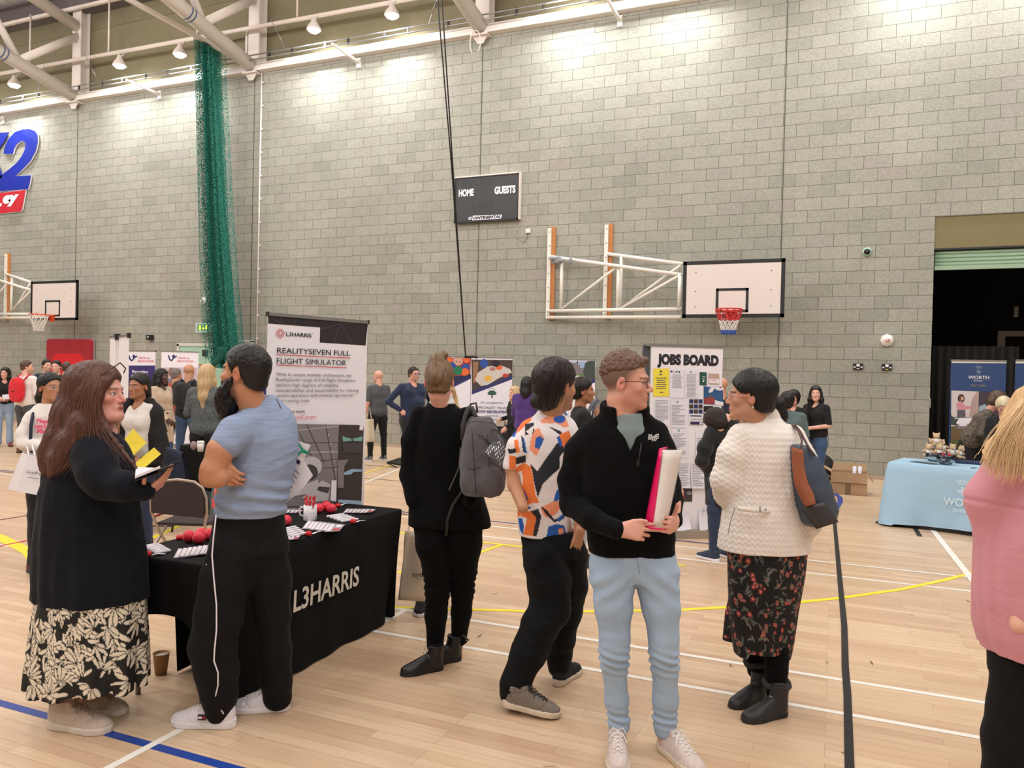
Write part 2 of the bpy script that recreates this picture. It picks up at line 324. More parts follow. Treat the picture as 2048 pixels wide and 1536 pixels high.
line('court_line',LW,[(-6.3,9.0),(-6.95,11.6),(-7.2,12.6)],.04,'faint white slanting line on the floor beyond the tall banner')
line('court_line',LY,[(-6.9,9.6),(-7.45,12.44)],.04,'faint yellow slanting line on the floor beyond the tall banner')
line('court_line',LN,[(-9.5,11.75),(-2.5,11.75)],.03,'thin dark line on the floor near the far wall')
line('court_line',LK,[(-9.5,10.3),(-2,10.3)],.02,'thin black line on the floor beyond the tall banner')
line('court_line',LW,[(.95,14.0),(1.08,10.34),(1.15,7.26)],.06,'white line running out from under the pale blue table')
line('tape_strip',LK,[(.90,10.9),(.91,9.61)],.05,'short dark tape strip by the pale blue table')
_t=[(.11-.02*k/20*1.0+(.003*math.sin(k*2.1)),1.6+k*.42) for k in range(12)]+[(.09-.006*k,6.6+.4*k) for k in range(10)]
line('tape_strip',LK,_t,.04,'long worn black tape strip running away across the floor')
line('court_arc',mat('line_blue2',(40,70,160),.4),[(.0,10.6),(.06,11.2),(.11,11.75),(.11,12.25),(.02,12.7),(-.2,13.0)],.07,'short blue arc on the floor by the cardboard boxes')
b=MB()
for k in range(46):
    x=RS.uniform(-2.5,1.8); y=RS.uniform(2.3,8); a=RS.uniform(0,3); l=RS.uniform(.008,.03)
    dx,dy=math.cos(a)*l,math.sin(a)*l; wv=.0035; b.add([(x-dx-wv,y-dy,.0052),(x-dx+wv,y-dy,.0052),(x+dx+wv,y+dy,.0052),(x+dx-wv,y+dy,.0052)],[(0,1,2,3)])
tag(b.build('scuff_marks',mat('scuff_dark',(90,64,48),.6)),'small dark scuff marks scattered over the wooden floor','scuff marks',kind='stuff')
# ================================================================ panels measured on the photo
class Pan:
    """upright flat panel standing between two measured floor points; local x along, z up, front towards -y"""
    def __init__(s,name,label,cat,P0,P1,group=None,z=0):
        s.o=Vector((P0[0],P0[1],0)); d=Vector((P1[0]-P0[0],P1[1]-P0[1],0)); s.w=d.length; s.d=d.normalized(); s.n=Vector((s.d.y,-s.d.x,0))
        s.ang=math.atan2(d.y,d.x); s.r=thing(name,label,cat,(P0[0],P0[1],z),s.ang,group); s.z0=z; s.k=0
    def px(s,x,y):
        r=ray(x,y); t=(s.o-CAM).dot(s.n)/r.dot(s.n); p=CAM+r*t; return ((p-s.o).dot(s.d),p.z-s.z0)
    def off(s): s.k+=1; return -.0012*s.k-.001
    def poly(s,name,m,pts,px=True,off=None,parent=None):
        q=[s.px(*p) if px else p for p in pts]; y=off if off is not None else s.off(); b=MB(); b.add([(a,y,c) for a,c in q],[tuple(range(len(q)))]); return b.build(name,m,parent or s.r)
    def rect(s,name,m,x0,z0,x1,z1,off=None,parent=None): return s.poly(name,m,[(x0,z0),(x1,z0),(x1,z1),(x0,z1)],False,off,parent)
    def polys(s,name,items,off=None,parent=None,px=True):
        y=off if off is not None else s.off(); b=MB(); ms=[]
        for i,(m,pts) in enumerate(items):
            if m not in ms: ms.append(m)
            b.mi=ms.index(m); q=[s.px(*p) if px else p for p in pts]; b.add([(a,y-.00015*i,c) for a,c in q],[tuple(range(len(q)))])
        return b.build(name,ms,parent or s.r)
    def text(s,body,m,x0,yb,x1,yt,bold=0,shear=0,name='lettering',parent=None,line=1,off=None):
        """text fitted so that it spans px x0..x1 and px yb (bottom) .. yt (top), bottom measured at x0"""
        a=s.px(x0,yb); c=s.px(x1,yb); t=s.px(x0,yt); y=off if off is not None else s.off()
        o=text(name,body,1,m,parent or s.r,(0,0,0),align='LEFT',bold=bold,shear=shear,depth=.0003,line=line)
        vs=o.data.vertices; X0=min(v.co.x for v in vs); X1=max(v.co.x for v in vs); Y0=min(v.co.y for v in vs); Y1=max(v.co.y for v in vs)
        kx=(c[0]-a[0])/(X1-X0); ky=(t[1]-a[1])/(Y1-Y0)
        for v in vs: v.co.x=(v.co.x-X0)*kx; v.co.y=(v.co.y-Y0)*ky
        o.location=(a[0],y,a[1]); return o
def circ(cx,cy,rx,ry=None,n=20,a0=0,a1=2*math.pi): return [(cx+rx*math.cos(a0+(a1-a0)*i/n),cy+(ry or rx)*math.sin(a0+(a1-a0)*i/n)) for i in range(n+(0 if a1-a0>6.2 else 1))]
def stroke(pts,w):
    """thick polyline polygon(s) in 2D -> list of quads"""
    out=[]
    for (x0,y0),(x1,y1) in zip(pts[:-1],pts[1:]):
        l=math.hypot(x1-x0,y1-y0) or 1; nx,ny=-(y1-y0)/l*w/2,(x1-x0)/l*w/2; ex,ey=(x1-x0)/l*w*.15,(y1-y0)/l*w*.15
        out.append([(x0+nx-ex,y0+ny-ey),(x0-nx-ex,y0-ny-ey),(x1-nx+ex,y1-ny+ey),(x1+nx+ex,y1+ny+ey)])
    return out
INK=mat('ink_dark',(34,30,42),.5); PW=mat('print_white',(236,232,240),.45); PBLK=mat('print_black',(40,34,40),.45); PRED=mat('print_red',(196,52,66),.5)
NAVY=mat('print_navy',(38,38,92),.5); GRYI=mat('ink_grey',(88,86,96),.5); PINKT=mat('print_coral',(214,96,110),.5); VIOL=mat('print_indigo',(54,46,110),.5)
def rollup(p,h,m=None,base=True,face=PW):
    b=MB(); b.box((0,-.001,.07),(p.w,.003,h)); b.build('printed_panel',face,p.r)
    b=MB(); b.box((-.005,-.012,h),(p.w+.005,.014,h+.022)); b.build('top_rail',GRYM,p.r)
    b=MB(); b.box((-.007,-.016,h-.003),(.0,.018,h+.026)); b.box((p.w,-.016,h-.003),(p.w+.008,.018,h+.026)); b.build('end_cap',BLK,p.r)
    b=MB(); b.box((-.01,-.05,0.012),(p.w+.01,.06,.08)); b.box((.08,-.16,0),(.12,.16,.014)); b.box((p.w-.12,-.16,0),(p.w-.08,.16,.014)); b.build('base',GRYM,p.r)
    b=MB(); b.tube([(p.w/2,.03,.07),(p.w/2,.03,h)],.011,8); b.build('pole',GRYM,p.r)
def lines(p,x0,x1,y0,y1,n,m,seed=0,th=.45,center=False):
    """rows of fine print that cannot be read in the photo: short bars"""
    r=random.Random(seed); it=[]; dy=(y1-y0)/n
    for i in range(n):
        a,c=x0,x1
        if center: q=r.uniform(0,.3)*(x1-x0)/2; a+=q; c-=q
        elif r.random()<.3: c=x0+(x1-x0)*r.uniform(.4,.9)
        y=y0+dy*(i+.5); it.append((m,[(a,y-dy*th/2),(c,y-dy*th/2),(c,y+dy*th/2),(a,y+dy*th/2)]))
    return it
# ---------------------------------------------------------------- tall L3Harris banner
def xyZ(x,y,Z): p=depthpt(x,y,Z); return (p.x,p.y)
p=Pan('roll_up_banner','tall white roll-up banner with black geometric top and simulator heading behind the black table','banner',xyZ(536,627,5.13),xyZ(735,643,5.755)); rollup(p,2.045)
wt=p.w; 
def top(x): return 627+(x-536)*(643-627)/199.
p.polys('printed_header',[(PBLK,[(536,631),(735,648),(731,691),(639,685),(640,655),(536,647)])])
GL=mat('print_grey_line',(104,100,106),.5)
it=[]
for a,c in [(((680,647)),(667,686)),((681,647),(704,687)),((681,647),(641,658)),((681,647),(710,646)),((558,633),(566,648)),((592,637),(588,650)),((544,633),(560,648))]:
    it+= [(GL,q) for q in stroke([a,c],.55)]
p.polys('printed_header_lines',it)
it=[(PRED,q) for k in range(3) for q in stroke([(559.5+8*math.cos(t*math.pi/8)*(1 if k!=1 else .45),666.5+8.5*math.sin(t*math.pi/8)*(1 if k!=2 else .45)) for t in range(17)],.6)]
for k in range(5):
    a=k*1.25; it+=[(PRED,q) for q in stroke([(559.5+8*math.cos(a),666.5+8.4*math.sin(a)),(559.5+8*math.cos(a+2.3),666.5+8.4*math.sin(a+2.3))],.55)]
p.polys('globe_logo',it)
p.text('L3HARRIS',INK,571.5,672,622,664,bold=.012); p.text('™',INK,623,668,625,666)
p.text('REALITYSEVEN FULL',INK,553,706,699,695,bold=.003); p.text('FLIGHT SIMULATOR',INK,552,727,691,716)
p.polys('heading_rule',[(PRED,[(551,708.3),(699,715.5),(699,717),(551,709.8)]),(PRED,[(551,729),(691.5,734.8),(691.5,736.2),(551,730.4)])])
for i,(tx,x1) in enumerate([('With its unique modular architecture, the',701),('RealitySeven range of Full Flight Simulators',708),('delivers high degrees of reliability,',676),('maintainability, and supportability for training',715),('centre operators with minimal operational',703),('and running costs.',617)]):
    y=751.5+i*10.7; p.text(tx,GRYI,550.5,y-( -2),x1,y-6.4)
p.text('To find out more:',INK,549.5,827,607,819.5,bold=.01); p.text('L3Harris.com/Careers',PINKT,549.5,839.5,629,831)
# photograph of the simulator hangar printed on the lower half
HG=mat('print_hangar_grey',(128,122,126),.5); HD=mat('print_hangar_dark',(66,62,66),.5); HL=mat('print_hangar_light',(190,186,190),.5); CK=mat('print_cockpit',(58,50,50),.5); SKY=mat('print_pale_blue',(150,180,205),.5); GR2=mat('print_teal',(120,170,160),.5)
it=[(HG,[(530,846),(674,849),(669,1012),(524,1012)]),(CK,[(674,849),(724,850),(719,1008),(669,1010)]),(PW,[(716,850),(724,850),(722,860),(715,860)])]
for a,c in [((532,866),(674,852)),((534,885),(673,885)),((540,905),(672,903)),((560,928),(671,918)),((575,940),(671,934)),((562,848),(598,905)),((585,849),(622,915)),((610,849),(645,925)),((648,850),(667,960)),((530,850),(575,905))]:
    it+=[(HD if (a[0]+c[0])%3 else HL,q) for q in stroke([a,c],1.4)]
for x in range(0,6): it+=[(HL,circ(650+x*3.5,853+x*17,1.6,1.8,8))]
it+=[(HL,circ(618,932,22,20)),(HD,circ(615,944,17,16)),(HL,[(560,985),(632,958),(634,975),(625,985),(560,995)]),(HL,[(600,995),(640,960),(657,968),(652,1000),(620,1004)]),(HD,[(633,972),(656,974),(652,986),(630,980)]),(PW,[(659,960),(669,960),(668,1002),(657,1000)]),
(GR2,[(680,872),(698,877),(699,881),(682,883)]),(GR2,[(701,877),(721,872),(720,882),(702,881)]),(HD,[(681,886),(720,885),(719,905),(682,905)]),(HG,[(671,920),(693,918),(684,932),(683,975),(671,975)]),(SKY,[(684,944),(700,937),(719,938),(719,943),(703,943),(698,948),(684,949)]),(SKY,[(672,998),(719,1001),(719,1010),(672,1010)])]
p.polys('printed_photo',it)
# ---------------------------------------------------------------- white back of a banner, vision banners
p=Pan('roll_up_banner','blank white back of a roll-up banner with a centre pole, behind the long-haired figure','banner',xyZ(220,672,9.6),xyZ(258,668,8.9)); 
b=MB(); b.box((0,.0,.07),(p.w,.003,2.03)); b.build('printed_panel',PW,p.r); b=MB(); b.box((-.005,-.012,2.03),(p.w+.005,.014,2.05)); b.build('top_rail',GRYM,p.r)
b=MB(); b.tube([(p.w*.45,-.03,.07),(p.w*.45,-.03,2.03)],.012,8); b.build('pole',OFF,p.r); b=MB(); b.box((p.w*.45-.03,-.04,2.0),(p.w*.45+.03,.02,2.07)); b.box((p.w-.01,-.02,2.01),(p.w+.01,.02,2.07)); b.build('clip',BLK,p.r)
b=MB(); b.box((-.01,-.05,0),(p.w+.01,.06,.08)); b.build('base',GRYM,p.r)
for x0,x1,Z0,Z1,sol,lab in ((241,311,16.6,16.2,True,'roll-up banner with indigo panel reading Recruiting under a Vision for Education logo'),(323,397,16.0,16.3,False,'roll-up banner with a printed portrait under a Vision for Education logo, nearest the green door')):
    p=Pan('roll_up_banner',lab,'banner',xyZ(x0,705,Z0),xyZ(x1,706,Z1),'education banners'); rollup(p,2.0)
    dx=(258 if sol else 337); it=[]
    sw=[(dx,711),(dx+2.5,719),(dx+6,721.5),(dx+9.5,717),(dx+11.5,711.5),(dx+9,710.5),(dx+8.5,714),(dx+12,715),(dx+16,712)]
    it=[(NAVY,q) for q in stroke(sw,2.8)]; p.polys('swirl_logo',it)
    p.text('VISION for',PINKT,dx+18,718,dx+43,714,bold=.02); p.text('EDUCATION',PINKT,dx+18,724,dx+50,720,bold=.02)
    if sol:
        p.polys('printed_block',[(VIOL,[(240,731),(310.5,731),(309,830),(238,830)])]); p.text('Recruiting',PW,265,747,297,740,bold=.02); p.text('for schools',PW,263,755,297,749,bold=.01)
    else: p.polys('printed_photo',[(mat('print_mauve',(196,176,186),.5),[(326,735),(395,735),(394,830),(325,830)]),(mat('print_skin',(140,100,96),.5),circ(345,745,9,10)),(mat('print_grey2',(120,116,130),.5),circ(350,768,17,14))])
# ---------------------------------------------------------------- St Joseph's banners, castle banner
p=Pan('roll_up_banner','roll-up banner with coloured balls around a child over a navy diagonal, partly behind the bun','banner',xyZ(861,712,14.9),xyZ(942,714,14.9),'trust banners'); rollup(p,2.0)
OR=mat('print_orange',(226,106,50),.4); BL=mat('print_blue',(40,76,160),.4); GN=mat('print_green',(30,120,80),.4); SKN=mat('print_face',(206,160,140),.5); DB=mat('print_dark_brown',(70,56,52),.5); NV=mat('print_navy2',(44,48,104),.5)
it=[(mat('print_red2',(150,50,50),.4),[(861,716),(942,716),(940,754),(890,766),(861,766)]),(SKN,circ(916,722,10,9)),(INK,circ(912.5,723,1.5,1)),(INK,circ(920,724,1.5,1)),(OR,circ(897,720,8)),(BL,circ(903,733,9)),(BL,circ(931,735,8)),(OR,circ(933,719,7)),(OR,circ(930,744,8)),(GN,circ(916,741,9)),(NV,[(890,757),(942,750),(942,757),(890,783)]),(mat('print_darkblue',(30,40,80),.4),[(890,748),(908,752),(928,752),(941,748),(942,753),(890,775)])]
p.polys('printed_photo',it)
p=Pan('roll_up_banner','roll-up banner with a plate of food over a tree logo and trust recruiting text','banner',xyZ(943,716,14.9),xyZ(1025,717,14.9),'trust banners'); rollup(p,2.0)
it=[(DB,[(943,719),(1025,720),(1024,758),(944,788)]),(mat('print_wood',(150,110,80),.5),[(946,723),(957,724),(953,765),(946,766)]),(BL,circ(968,727,8,9)),(mat('print_plate',(206,196,190),.5),[(950,760),(956,745),(975,733),(1000,730),(1020,738),(1024,745),(1000,755),(975,770),(962,772)]),(mat('print_yolk',(226,176,70),.5),circ(976,757,8,6)),(OR,circ(998,735,7,5)),(INK,circ(992,727,8,7)),(mat('print_red3',(190,60,60),.5),circ(1011,751,6,4)),(mat('print_ham',(176,120,110),.5),circ(985,738,6,4)),(NV,[(943.5,782),(1024.5,751),(1024.5,758.5),(943.5,789)])]
p.polys('printed_photo',it)
GT=mat('print_tree',(50,84,66),.5); it=[(GT,circ(984,785.5,7.5,5)),(GT,circ(979,787,4,3)),(GT,circ(989,787,4,3)),(GT,[(983,786),(985,786),(985.5,796),(982.5,796)])]+[(GT,q) for q in stroke([(977+k,779-2.2*math.sin(k/14*math.pi)) for k in range(0,15,2)],.8)]
p.polys('tree_logo',it)
p.text("ST JOSEPH'S",NV,961,808,1006,803.5); p.text('SPECIALIST TRUST',NV,954,817,1016,812.5); p.text('NOW RECRUITING',NV,951,825.5,1018,820,bold=.03)
p.text('CARE WORKERS',GRYI,970,832.5,997,830); p.text('THERAPISTS',GRYI,977,840,1003,837.5); p.text('THERAPY ASSISTANTS',GRYI,968,848,1010,845)
p=Pan('roll_up_banner','roll-up banner with a photo of a stone tower among trees, behind the dark-haired person','banner',xyZ(1109,720,15.0),xyZ(1191,721,15.0)); rollup(p,2.0)
TR=mat('print_treegreen',(60,72,66),.5); ST=mat('print_stone',(128,116,124),.5)
it=[(mat('print_sky',(150,178,212),.5),[(1109,723),(1190.5,723),(1190,763),(1110,763)]),(PW,circ(1150,730,8,3)),(mat('print_lawn',(90,120,80),.5),[(1110,750),(1190,745),(1190,765),(1110,765)]),(ST,[(1144,726),(1155,726),(1155,729),(1160,730),(1160,736),(1176,735),(1176,748),(1144,748)]),(INK,[(1154,722),(1156,722),(1156,728),(1154,728)]),(TR,[(1170,727),(1176,722),(1190,722),(1190,760),(1172,758),(1166,745)]),(TR,circ(1172,740,5,8)),(mat('print_tent',(226,206,180),.5),[(1146,752),(1160,751),(1161,757),(1147,757)]),(NV,[(1110,772),(1178,762),(1190,757),(1190,765),(1110,790)])]
p.polys('printed_photo',it)
# ---------------------------------------------------------------- jobs board
p=Pan('jobs_board','wide white jobs board on a grey stand covered with pinned job notices','notice board',xyZ(1303,689,8.10),xyZ(1446,694,8.22))
b=MB(); b.box((0,-.001,.09),(p.w,.004,2.02)); b.build('board_panel',PW,p.r)
b=MB(); b.box((-.06,-.01,2.02),(p.w+.01,.06,2.05)); b.build('top_rail',GRYM,p.r); b=MB(); b.box((-.075,.03,.05),(-.002,.07,2.03)); b.build('side_post',mat('post_slate',(72,76,84),.5),p.r)
b=MB(); b.box((-.08,-.08,0.0),(p.w+.02,.1,.085)); b.build('base',mat('warm_grey_metal',(170,160,150),.4,.3),p.r)
p.text('JOBS BOARD',INK,1314,735.5,1437,707,bold=.07)
PAPER=mat('paper_white',(228,226,236),.6); PY=mat('paper_yellow',(240,220,70),.6); BLUL=mat('print_lightblue',(120,160,190),.6); NT=mat('print_faint_grey',(150,150,164),.6)
def notice(label,x0,y0,x1,y1,m,items,skew=0,curl=0):
    o=thing('paper_notice',label,'notice',p.r.location,p.ang,'notices on the jobs board')
    a=p.px(x0,y0); c=p.px(x1,y0+skew); d=p.px(x1,y1+skew); e=p.px(x0,y1); yy=-.006
    b=MB(); n=6; V=[]
    for j in range(n+1):
        for (u,v) in ((0,0),(1,0)):
            f=j/n; X=(a[0] if not u else c[0])*(1-f)+(e[0] if not u else d[0])*f; Zz=(a[1] if not u else c[1])*(1-f)+(e[1] if not u else d[1])*f
            V.append((X,yy-curl*f*f,Zz))
    b.add(V,[(2*j,2*j+1,2*j+3,2*j+2) for j in range(n)],True); b.build('sheet',m,o)
    if items:
        q=MB(); ms=[]
        for i,(mm,pts) in enumerate(items):
            if mm not in ms: ms.append(mm)
            q.mi=ms.index(mm); r=[]
            for (X,Y) in pts:
                f=(Y-y0)/(y1-y0); P=p.px(X,Y); r.append((P[0],yy-curl*f*f-.002-.0001*i,P[1]))
            q.add(r,[tuple(range(len(r)))])
        q.build('print',ms,o)
    return o
def gridl(x0,x1,y0,y1,n,s,c=False,m=NT): return lines(p,x0,x1,y0,y1,n,m,s,.3,c)
notice('bright yellow job notice at the upper corner of the jobs board',1306,737,1338,793,PY,[(GRYI,[(1319,741),(1323.5,741),(1323.5,745),(1319,745)]),(GRYI,[(1318,748),(1324,748),(1324,750),(1318,750)])]+gridl(1310,1333,754,779,6,1,True,GRYI)+[(GRYI,[(1319,783.5),(1326,783.5),(1326,785.5),(1319,785.5)])])
notice('white notice with three small logos beside the yellow notice',1339,740,1367,795,PAPER,[(VIOL,circ(1342.5,743,2.2,2.2,8)),(GN,circ(1352.5,743.5,2,2,8)),(VIOL,circ(1358,744,2,2,8)),(PINKT,[(1345,743.5),(1349,743.5),(1349,744.5),(1345,744.5)])]+gridl(1342,1364,748,776,12,2,True),2)
notice('white notice of dense text with a pale blue emblem, third in the top row',1369,741,1397,795,PAPER,[(BLUL,circ(1381,744,2,2.2,8))]+gridl(1371,1393,748,794,17,3,True),2)
notice('small dark green card near the top of the jobs board',1399,744,1413,770,mat('paper_darkgreen',(24,82,62),.5),[(PAPER,[(1404,753),(1410,753),(1410,754),(1404,754)]),(PAPER,[(1403.5,757),(1410,757),(1410,758),(1403.5,758)]),(PAPER,circ(1406.5,762,1.6,2.4,8))],1)
notice('small card with a wooden-toned photo beside the green card',1417,747,1438,768,mat('paper_tan',(190,160,146),.5),[(PAPER,[(1418,757),(1437.5,758),(1437.5,767.5),(1417.5,766)]),(PINKT,[(1422,759.5),(1432,760),(1432,761),(1422,760.5)])],1)
notice('blue, white and red poster at the outer edge of the jobs board',1407,772,1445.5,808,mat('paper_blue',(40,86,136),.5),[(PAPER,[(1407,772),(1446,775),(1446,780),(1436,781),(1428,777),(1424,784),(1417,786),(1417,780),(1422,775),(1412,773)]),(mat('print_rust',(160,60,60),.5),[(1408,796),(1428,795),(1428,808),(1408,807)]),(GRYI,circ(1420,792,5,3)),(PAPER,[(1429,800),(1436,802),(1446,804),(1446,812),(1429,809)]),(PRED,circ(1440,775.5,1.8,1.6,8))],2)
notice('poster with a grid of dark photographs at the middle of the jobs board',1377,798,1406,851,PAPER,[(DB if (i+j)%2 else NV,[(1378+9.2*i,798.5+j*10.2),(1386+9.2*i,798.5+j*10.2),(1386+9.2*i,806.7+j*10.2),(1378+9.2*i,806.7+j*10.2)]) for i in range(3) for j in range(3)]+[(NV,[(1380,830.5),(1403,831),(1403,833),(1380,832.5)])]+gridl(1381,1404,836,841,2,5)+[(mat('print_plum',(50,30,80),.5),[(1380,843),(1405.5,843.5),(1405.5,849.5),(1380,849)]),(PAPER,[(1398.5,844.5),(1404,844.5),(1404,848.5),(1398.5,848.5)])])
notice('white notice with a column of names below the yellow notice',1308,799,1339,850,PAPER,gridl(1310,1336,800,842,15,6)+[],1)
notice('white text notice with pale blue emblem, middle of the second row',1341,799,1372,855,PAPER,[(BLUL,circ(1354.5,804,2.3,2.4,8))]+gridl(1343,1369,809,850,14,7),1)
notice('white text notice with pale blue emblem, under the second row',1343,857,1376,915,PAPER,[(BLUL,circ(1357,861,2.3,2.4,8))]+gridl(1345,1371,866,912,15,8),1)
notice('pale notice at the left edge below the name list',1334,857,1342,913,PAPER,[],0)
notice('dark poster corner with white squares by the bending figure',1407,812,1426,834,mat('paper_black',(32,26,30),.5),[(PAPER,[(1408,824),(1411,824),(1411,827),(1408,827)])],0)
notice('long white notice hanging low, left of the black coat sleeve',1391,862,1407,930,PAPER,gridl(1393,1405,875,925,12,9),0,.02)
notice('white text notice lower on the board, left one of the pair',1354,923,1378,975,PAPER,gridl(1356,1376,926,972,14,10),0,.03)
notice('white text notice lower on the board, right one of the pair',1381,923,1410,976,PAPER,gridl(1383,1406,927,972,13,11),0,.03)
notice('dark photo print low on the board beside the fleece sleeve',1357,977,1384,1003,mat('paper_charcoal',(60,54,58),.5),[(PRED,[(1359,991),(1368,990),(1368,998),(1359,999)]),(HG,circ(1378,986,5,4))],0)
notice('curled sheet with a blue dot drooping at the foot of the board',1345,1032,1378,1062,PAPER,[(BLUL,circ(1362,1035,1.5,1.5,8))]+gridl(1350,1374,1040,1058,7,12),-6,.06)
notice('loose sheet sliding off the foot of the board onto the floor',1350,1057,1380,1082,PAPER,gridl(1353,1378,1060,1078,7,13),-4,.1)
notice('tilted sheets at the foot of the board beside the dark jeans',1396,1022,1424,1062,PAPER,[(BLUL,circ(1407,1021,2,2,8))]+gridl(1403,1422,1026,1050,8,14),-10,.05)
# ================================================================ THINGS ON THE WALL
def wp(name,label,cat,x0,x1,y,group=None,Y=14.86):
    a=wallpt(x0,y,Y); c=wallpt(x1,y,Y); return Pan(name,label,cat,(a.x,Y),(c.x,Y),group)
BX=lambda p,x0,y0,x1,y1: (p.px(x0,y1),p.px(x1,y0))
# scoreboard
p=wp('scoreboard','black electronic scoreboard reading HOME and GUESTS on the block wall','scoreboard',909,1037,400,Y=14.78)
z0=p.px(909,446)[1]; z1=p.px(909,357)[1]
b=MB(); b.box((0,0,z0),(p.w,.095,z1)); b.build('casing',mat('scoreboard_black',(44,44,47),.45),p.r,bevel=.012)
b=MB(); b.box((-.01,-.005,z1),(p.w+.01,.095,z1+.03)); b.box((p.w,-.005,z0),(p.w+.025,.095,z1+.03)); b.build('edge_trim',OFF,p.r)
b=MB(); b.box((0,-.012,z0-.01),(p.w,0,z0+.03)); b.box((0,-.012,z0),(.025,0,z1)); b.box((p.w-.03,-.012,z0),(p.w,0,z1)); b.box((0,-.012,z1-.02),(p.w,0,z1)); b.build('bezel',BLK,p.r)
p.k=2; p.text('HOME',PW,917.5,394,947.5,379.5,bold=.05); p.text('GUESTS',PW,989,389,1031,373.5,bold=.05)
p.polys('brand_plate',[(PW,[(944,442),(1002,439.5),(1004,429.5),(946,431.5)])]); p.text('ONTINENTAL',INK,946.5,439.5,1002,433.5,bold=.06,shear=.25); p.text('C',PW,937,440,944,434,bold=.1,shear=.25)
SEG=mat('segment_dark',(54,53,56),.5)
for (x,y) in ((926,364),(937,364),(962,362),(975,361),(1010,359),(1022,358),(945,407),(959,406),(968,406),(978,405),(930,436),(1010,430)):
    it=[]
    for a,c in (((x,y-3),(x+5,y-3.3)),((x,y+3),(x+5,y+2.7)),((x,y+9),(x+5,y+8.7)),((x,y-3),(x,y+9)),((x+5,y-3.3),(x+5,y+8.7))): it+=[(SEG,q) for q in stroke([a,c],1)]
    p.polys('segment_digit',it,off=-.003)
# socket near scoreboard
p=wp('wall_socket','small white square wall plate with a cable below the scoreboard','socket',1052,1061,462); a,c=BX(p,1052,457.5,1061,466.5)
b=MB(); b.box((0,-.03,a[1]),(p.w,.02,c[1])); b.build('plate',WHT,p.r,bevel=.006)
b=MB(); q=[p.px(*t) for t in ((1055,467),(1053,478),(1046,485),(1037,478),(1034,462))]; b.tube([(t[0],.005,t[1]) for t in q],.006,6); b.build('cable',GRYM,p.r)
# twin sockets
for i,(x0,x1,y0,y1,l) in enumerate(((1706,1726,727,739,'black double socket on the wall, further from the doorway'),(1763.5,1784,728,740,'black double socket on the wall with yellow mark, nearer the doorway'))):
    p=wp('double_socket',l,'socket',x0,x1,733,'black double sockets'); a,c=BX(p,x0,y0,x1,y1)
    b=MB(); b.box((0,-.02,a[1]),(p.w,.02,c[1])); b.build('plate',BLK,p.r,bevel=.004); p.k=18
    m=(a[1]+c[1])/2; hw=p.w/2
    p.polys('switches',[(PW,[(hw-.025,m+.0),(hw+.025,m+.0),(hw+.025,m+.045),(hw-.025,m+.045)])]+[(PW,[(hw+s*.055-.02,m-.02),(hw+s*.055+.02,m-.02),(hw+s*.055+.012,m),(hw+s*.055-.012,m)]) for s in(-1,1)]+[(LY if i else PW,[(hw-.02,m-.045),(hw+.02,m-.045),(hw+.02,m-.035),(hw-.02,m-.035)])],px=False,off=-.022)
def disc(name,label,cat,x,y,r,prof,m,m2=None,grp=None):
    c=wallpt(x,y); t=thing(name,label,cat,(c.x,14.88,c.z),0,grp); 
    b=MB(); b.T=Matrix.Rotation(math.pi/2,4,'X'); b.lathe([(r*a,z) for a,z in prof],seg=8 if m2=='oct' else 20); b.build('body',m,t); return t
t=disc('fire_sounder','white octagonal fire sounder dome above the double sockets','alarm',1774,681,.112,[(1,0.002),(1,.03),(.8,.06),(.45,.075),(.42,.085),(.1,.085)],WHT,'oct')
b=MB(); b.T=Matrix.Rotation(math.pi/2,4,'X'); b.lathe([(.03,.087),(.03,.09),(.005,.092)],seg=14); b.build('red_ring',LR,t); b=MB(); b.T=Matrix.Rotation(math.pi/2,4,'X'); b.lathe([(.018,.092),(.016,.095),(.002,.096)],seg=12); b.build('centre_cap',WHT,t)
t=disc('wall_camera','small round dark sensor with a pale green ring beside the shutter opening','sensor',1734,504,.072,[(1,.002),(1,.03),(.9,.04)],mat('ring_green',(170,205,188),.4))
b=MB(); b.T=Matrix.Rotation(math.pi/2,4,'X'); b.lathe([(.055,.04),(.05,.06),(.02,.075)],seg=16); b.build('lens',BLK,t)
t=disc('fire_sounder','white octagonal fire sounder dome left of the green netting','alarm',409,602,.10,[(1,.002),(1,.03),(.8,.06),(.45,.075),(.1,.085)],WHT,'oct')
# exit sign
p=wp('exit_sign','green running man exit sign over the green doors beside the netting','sign',391,424,656,Y=14.70); a,c=BX(p,391,646,423,665)
b=MB(); b.box((0,0,a[1]),(p.w,.13,c[1])); b.build('housing',mat('sign_box',(190,205,205),.4),p.r)
p.polys('pictogram',[(mat('exit_green',(30,120,80),.5,emit=.6),[(395,649),(419,648.5),(419,661),(395,661.5)])]+[(mat('exit_yellow',(232,240,70),.5,emit=1.2),q) for q in ([(398,651),(402,651),(402,660),(398,660)],[(405.5,650.5),(408,650.5),(408,656),(410,656),(406.8,660),(403.8,656),(405.5,656)],[(412,650),(415,650),(414.5,653),(417,655),(416,656),(414,655),(415,659),(413.5,660),(412,656),(410.5,659),(409.5,658.5),(411,654)])],off=-.004)
b=MB(); b.box((p.w*.4,.02,c[1]),(p.w*.65,.13,c[1]+.1)); b.build('bracket',GRYM,p.r)
# small black box
p=wp('motion_sensor','small black sensor box on the wall left of the green doors','sensor',297,307,675); a,c=BX(p,297,670,307,680)
b=MB(); b.box((0,-.09,a[1]),(p.w,.02,c[1])); b.build('case',BLK,p.r,bevel=.01); b=MB(); b.sphere((p.w/2,-.09,(a[1]+c[1])/2),.035); b.build('lens',GRYM,p.r)
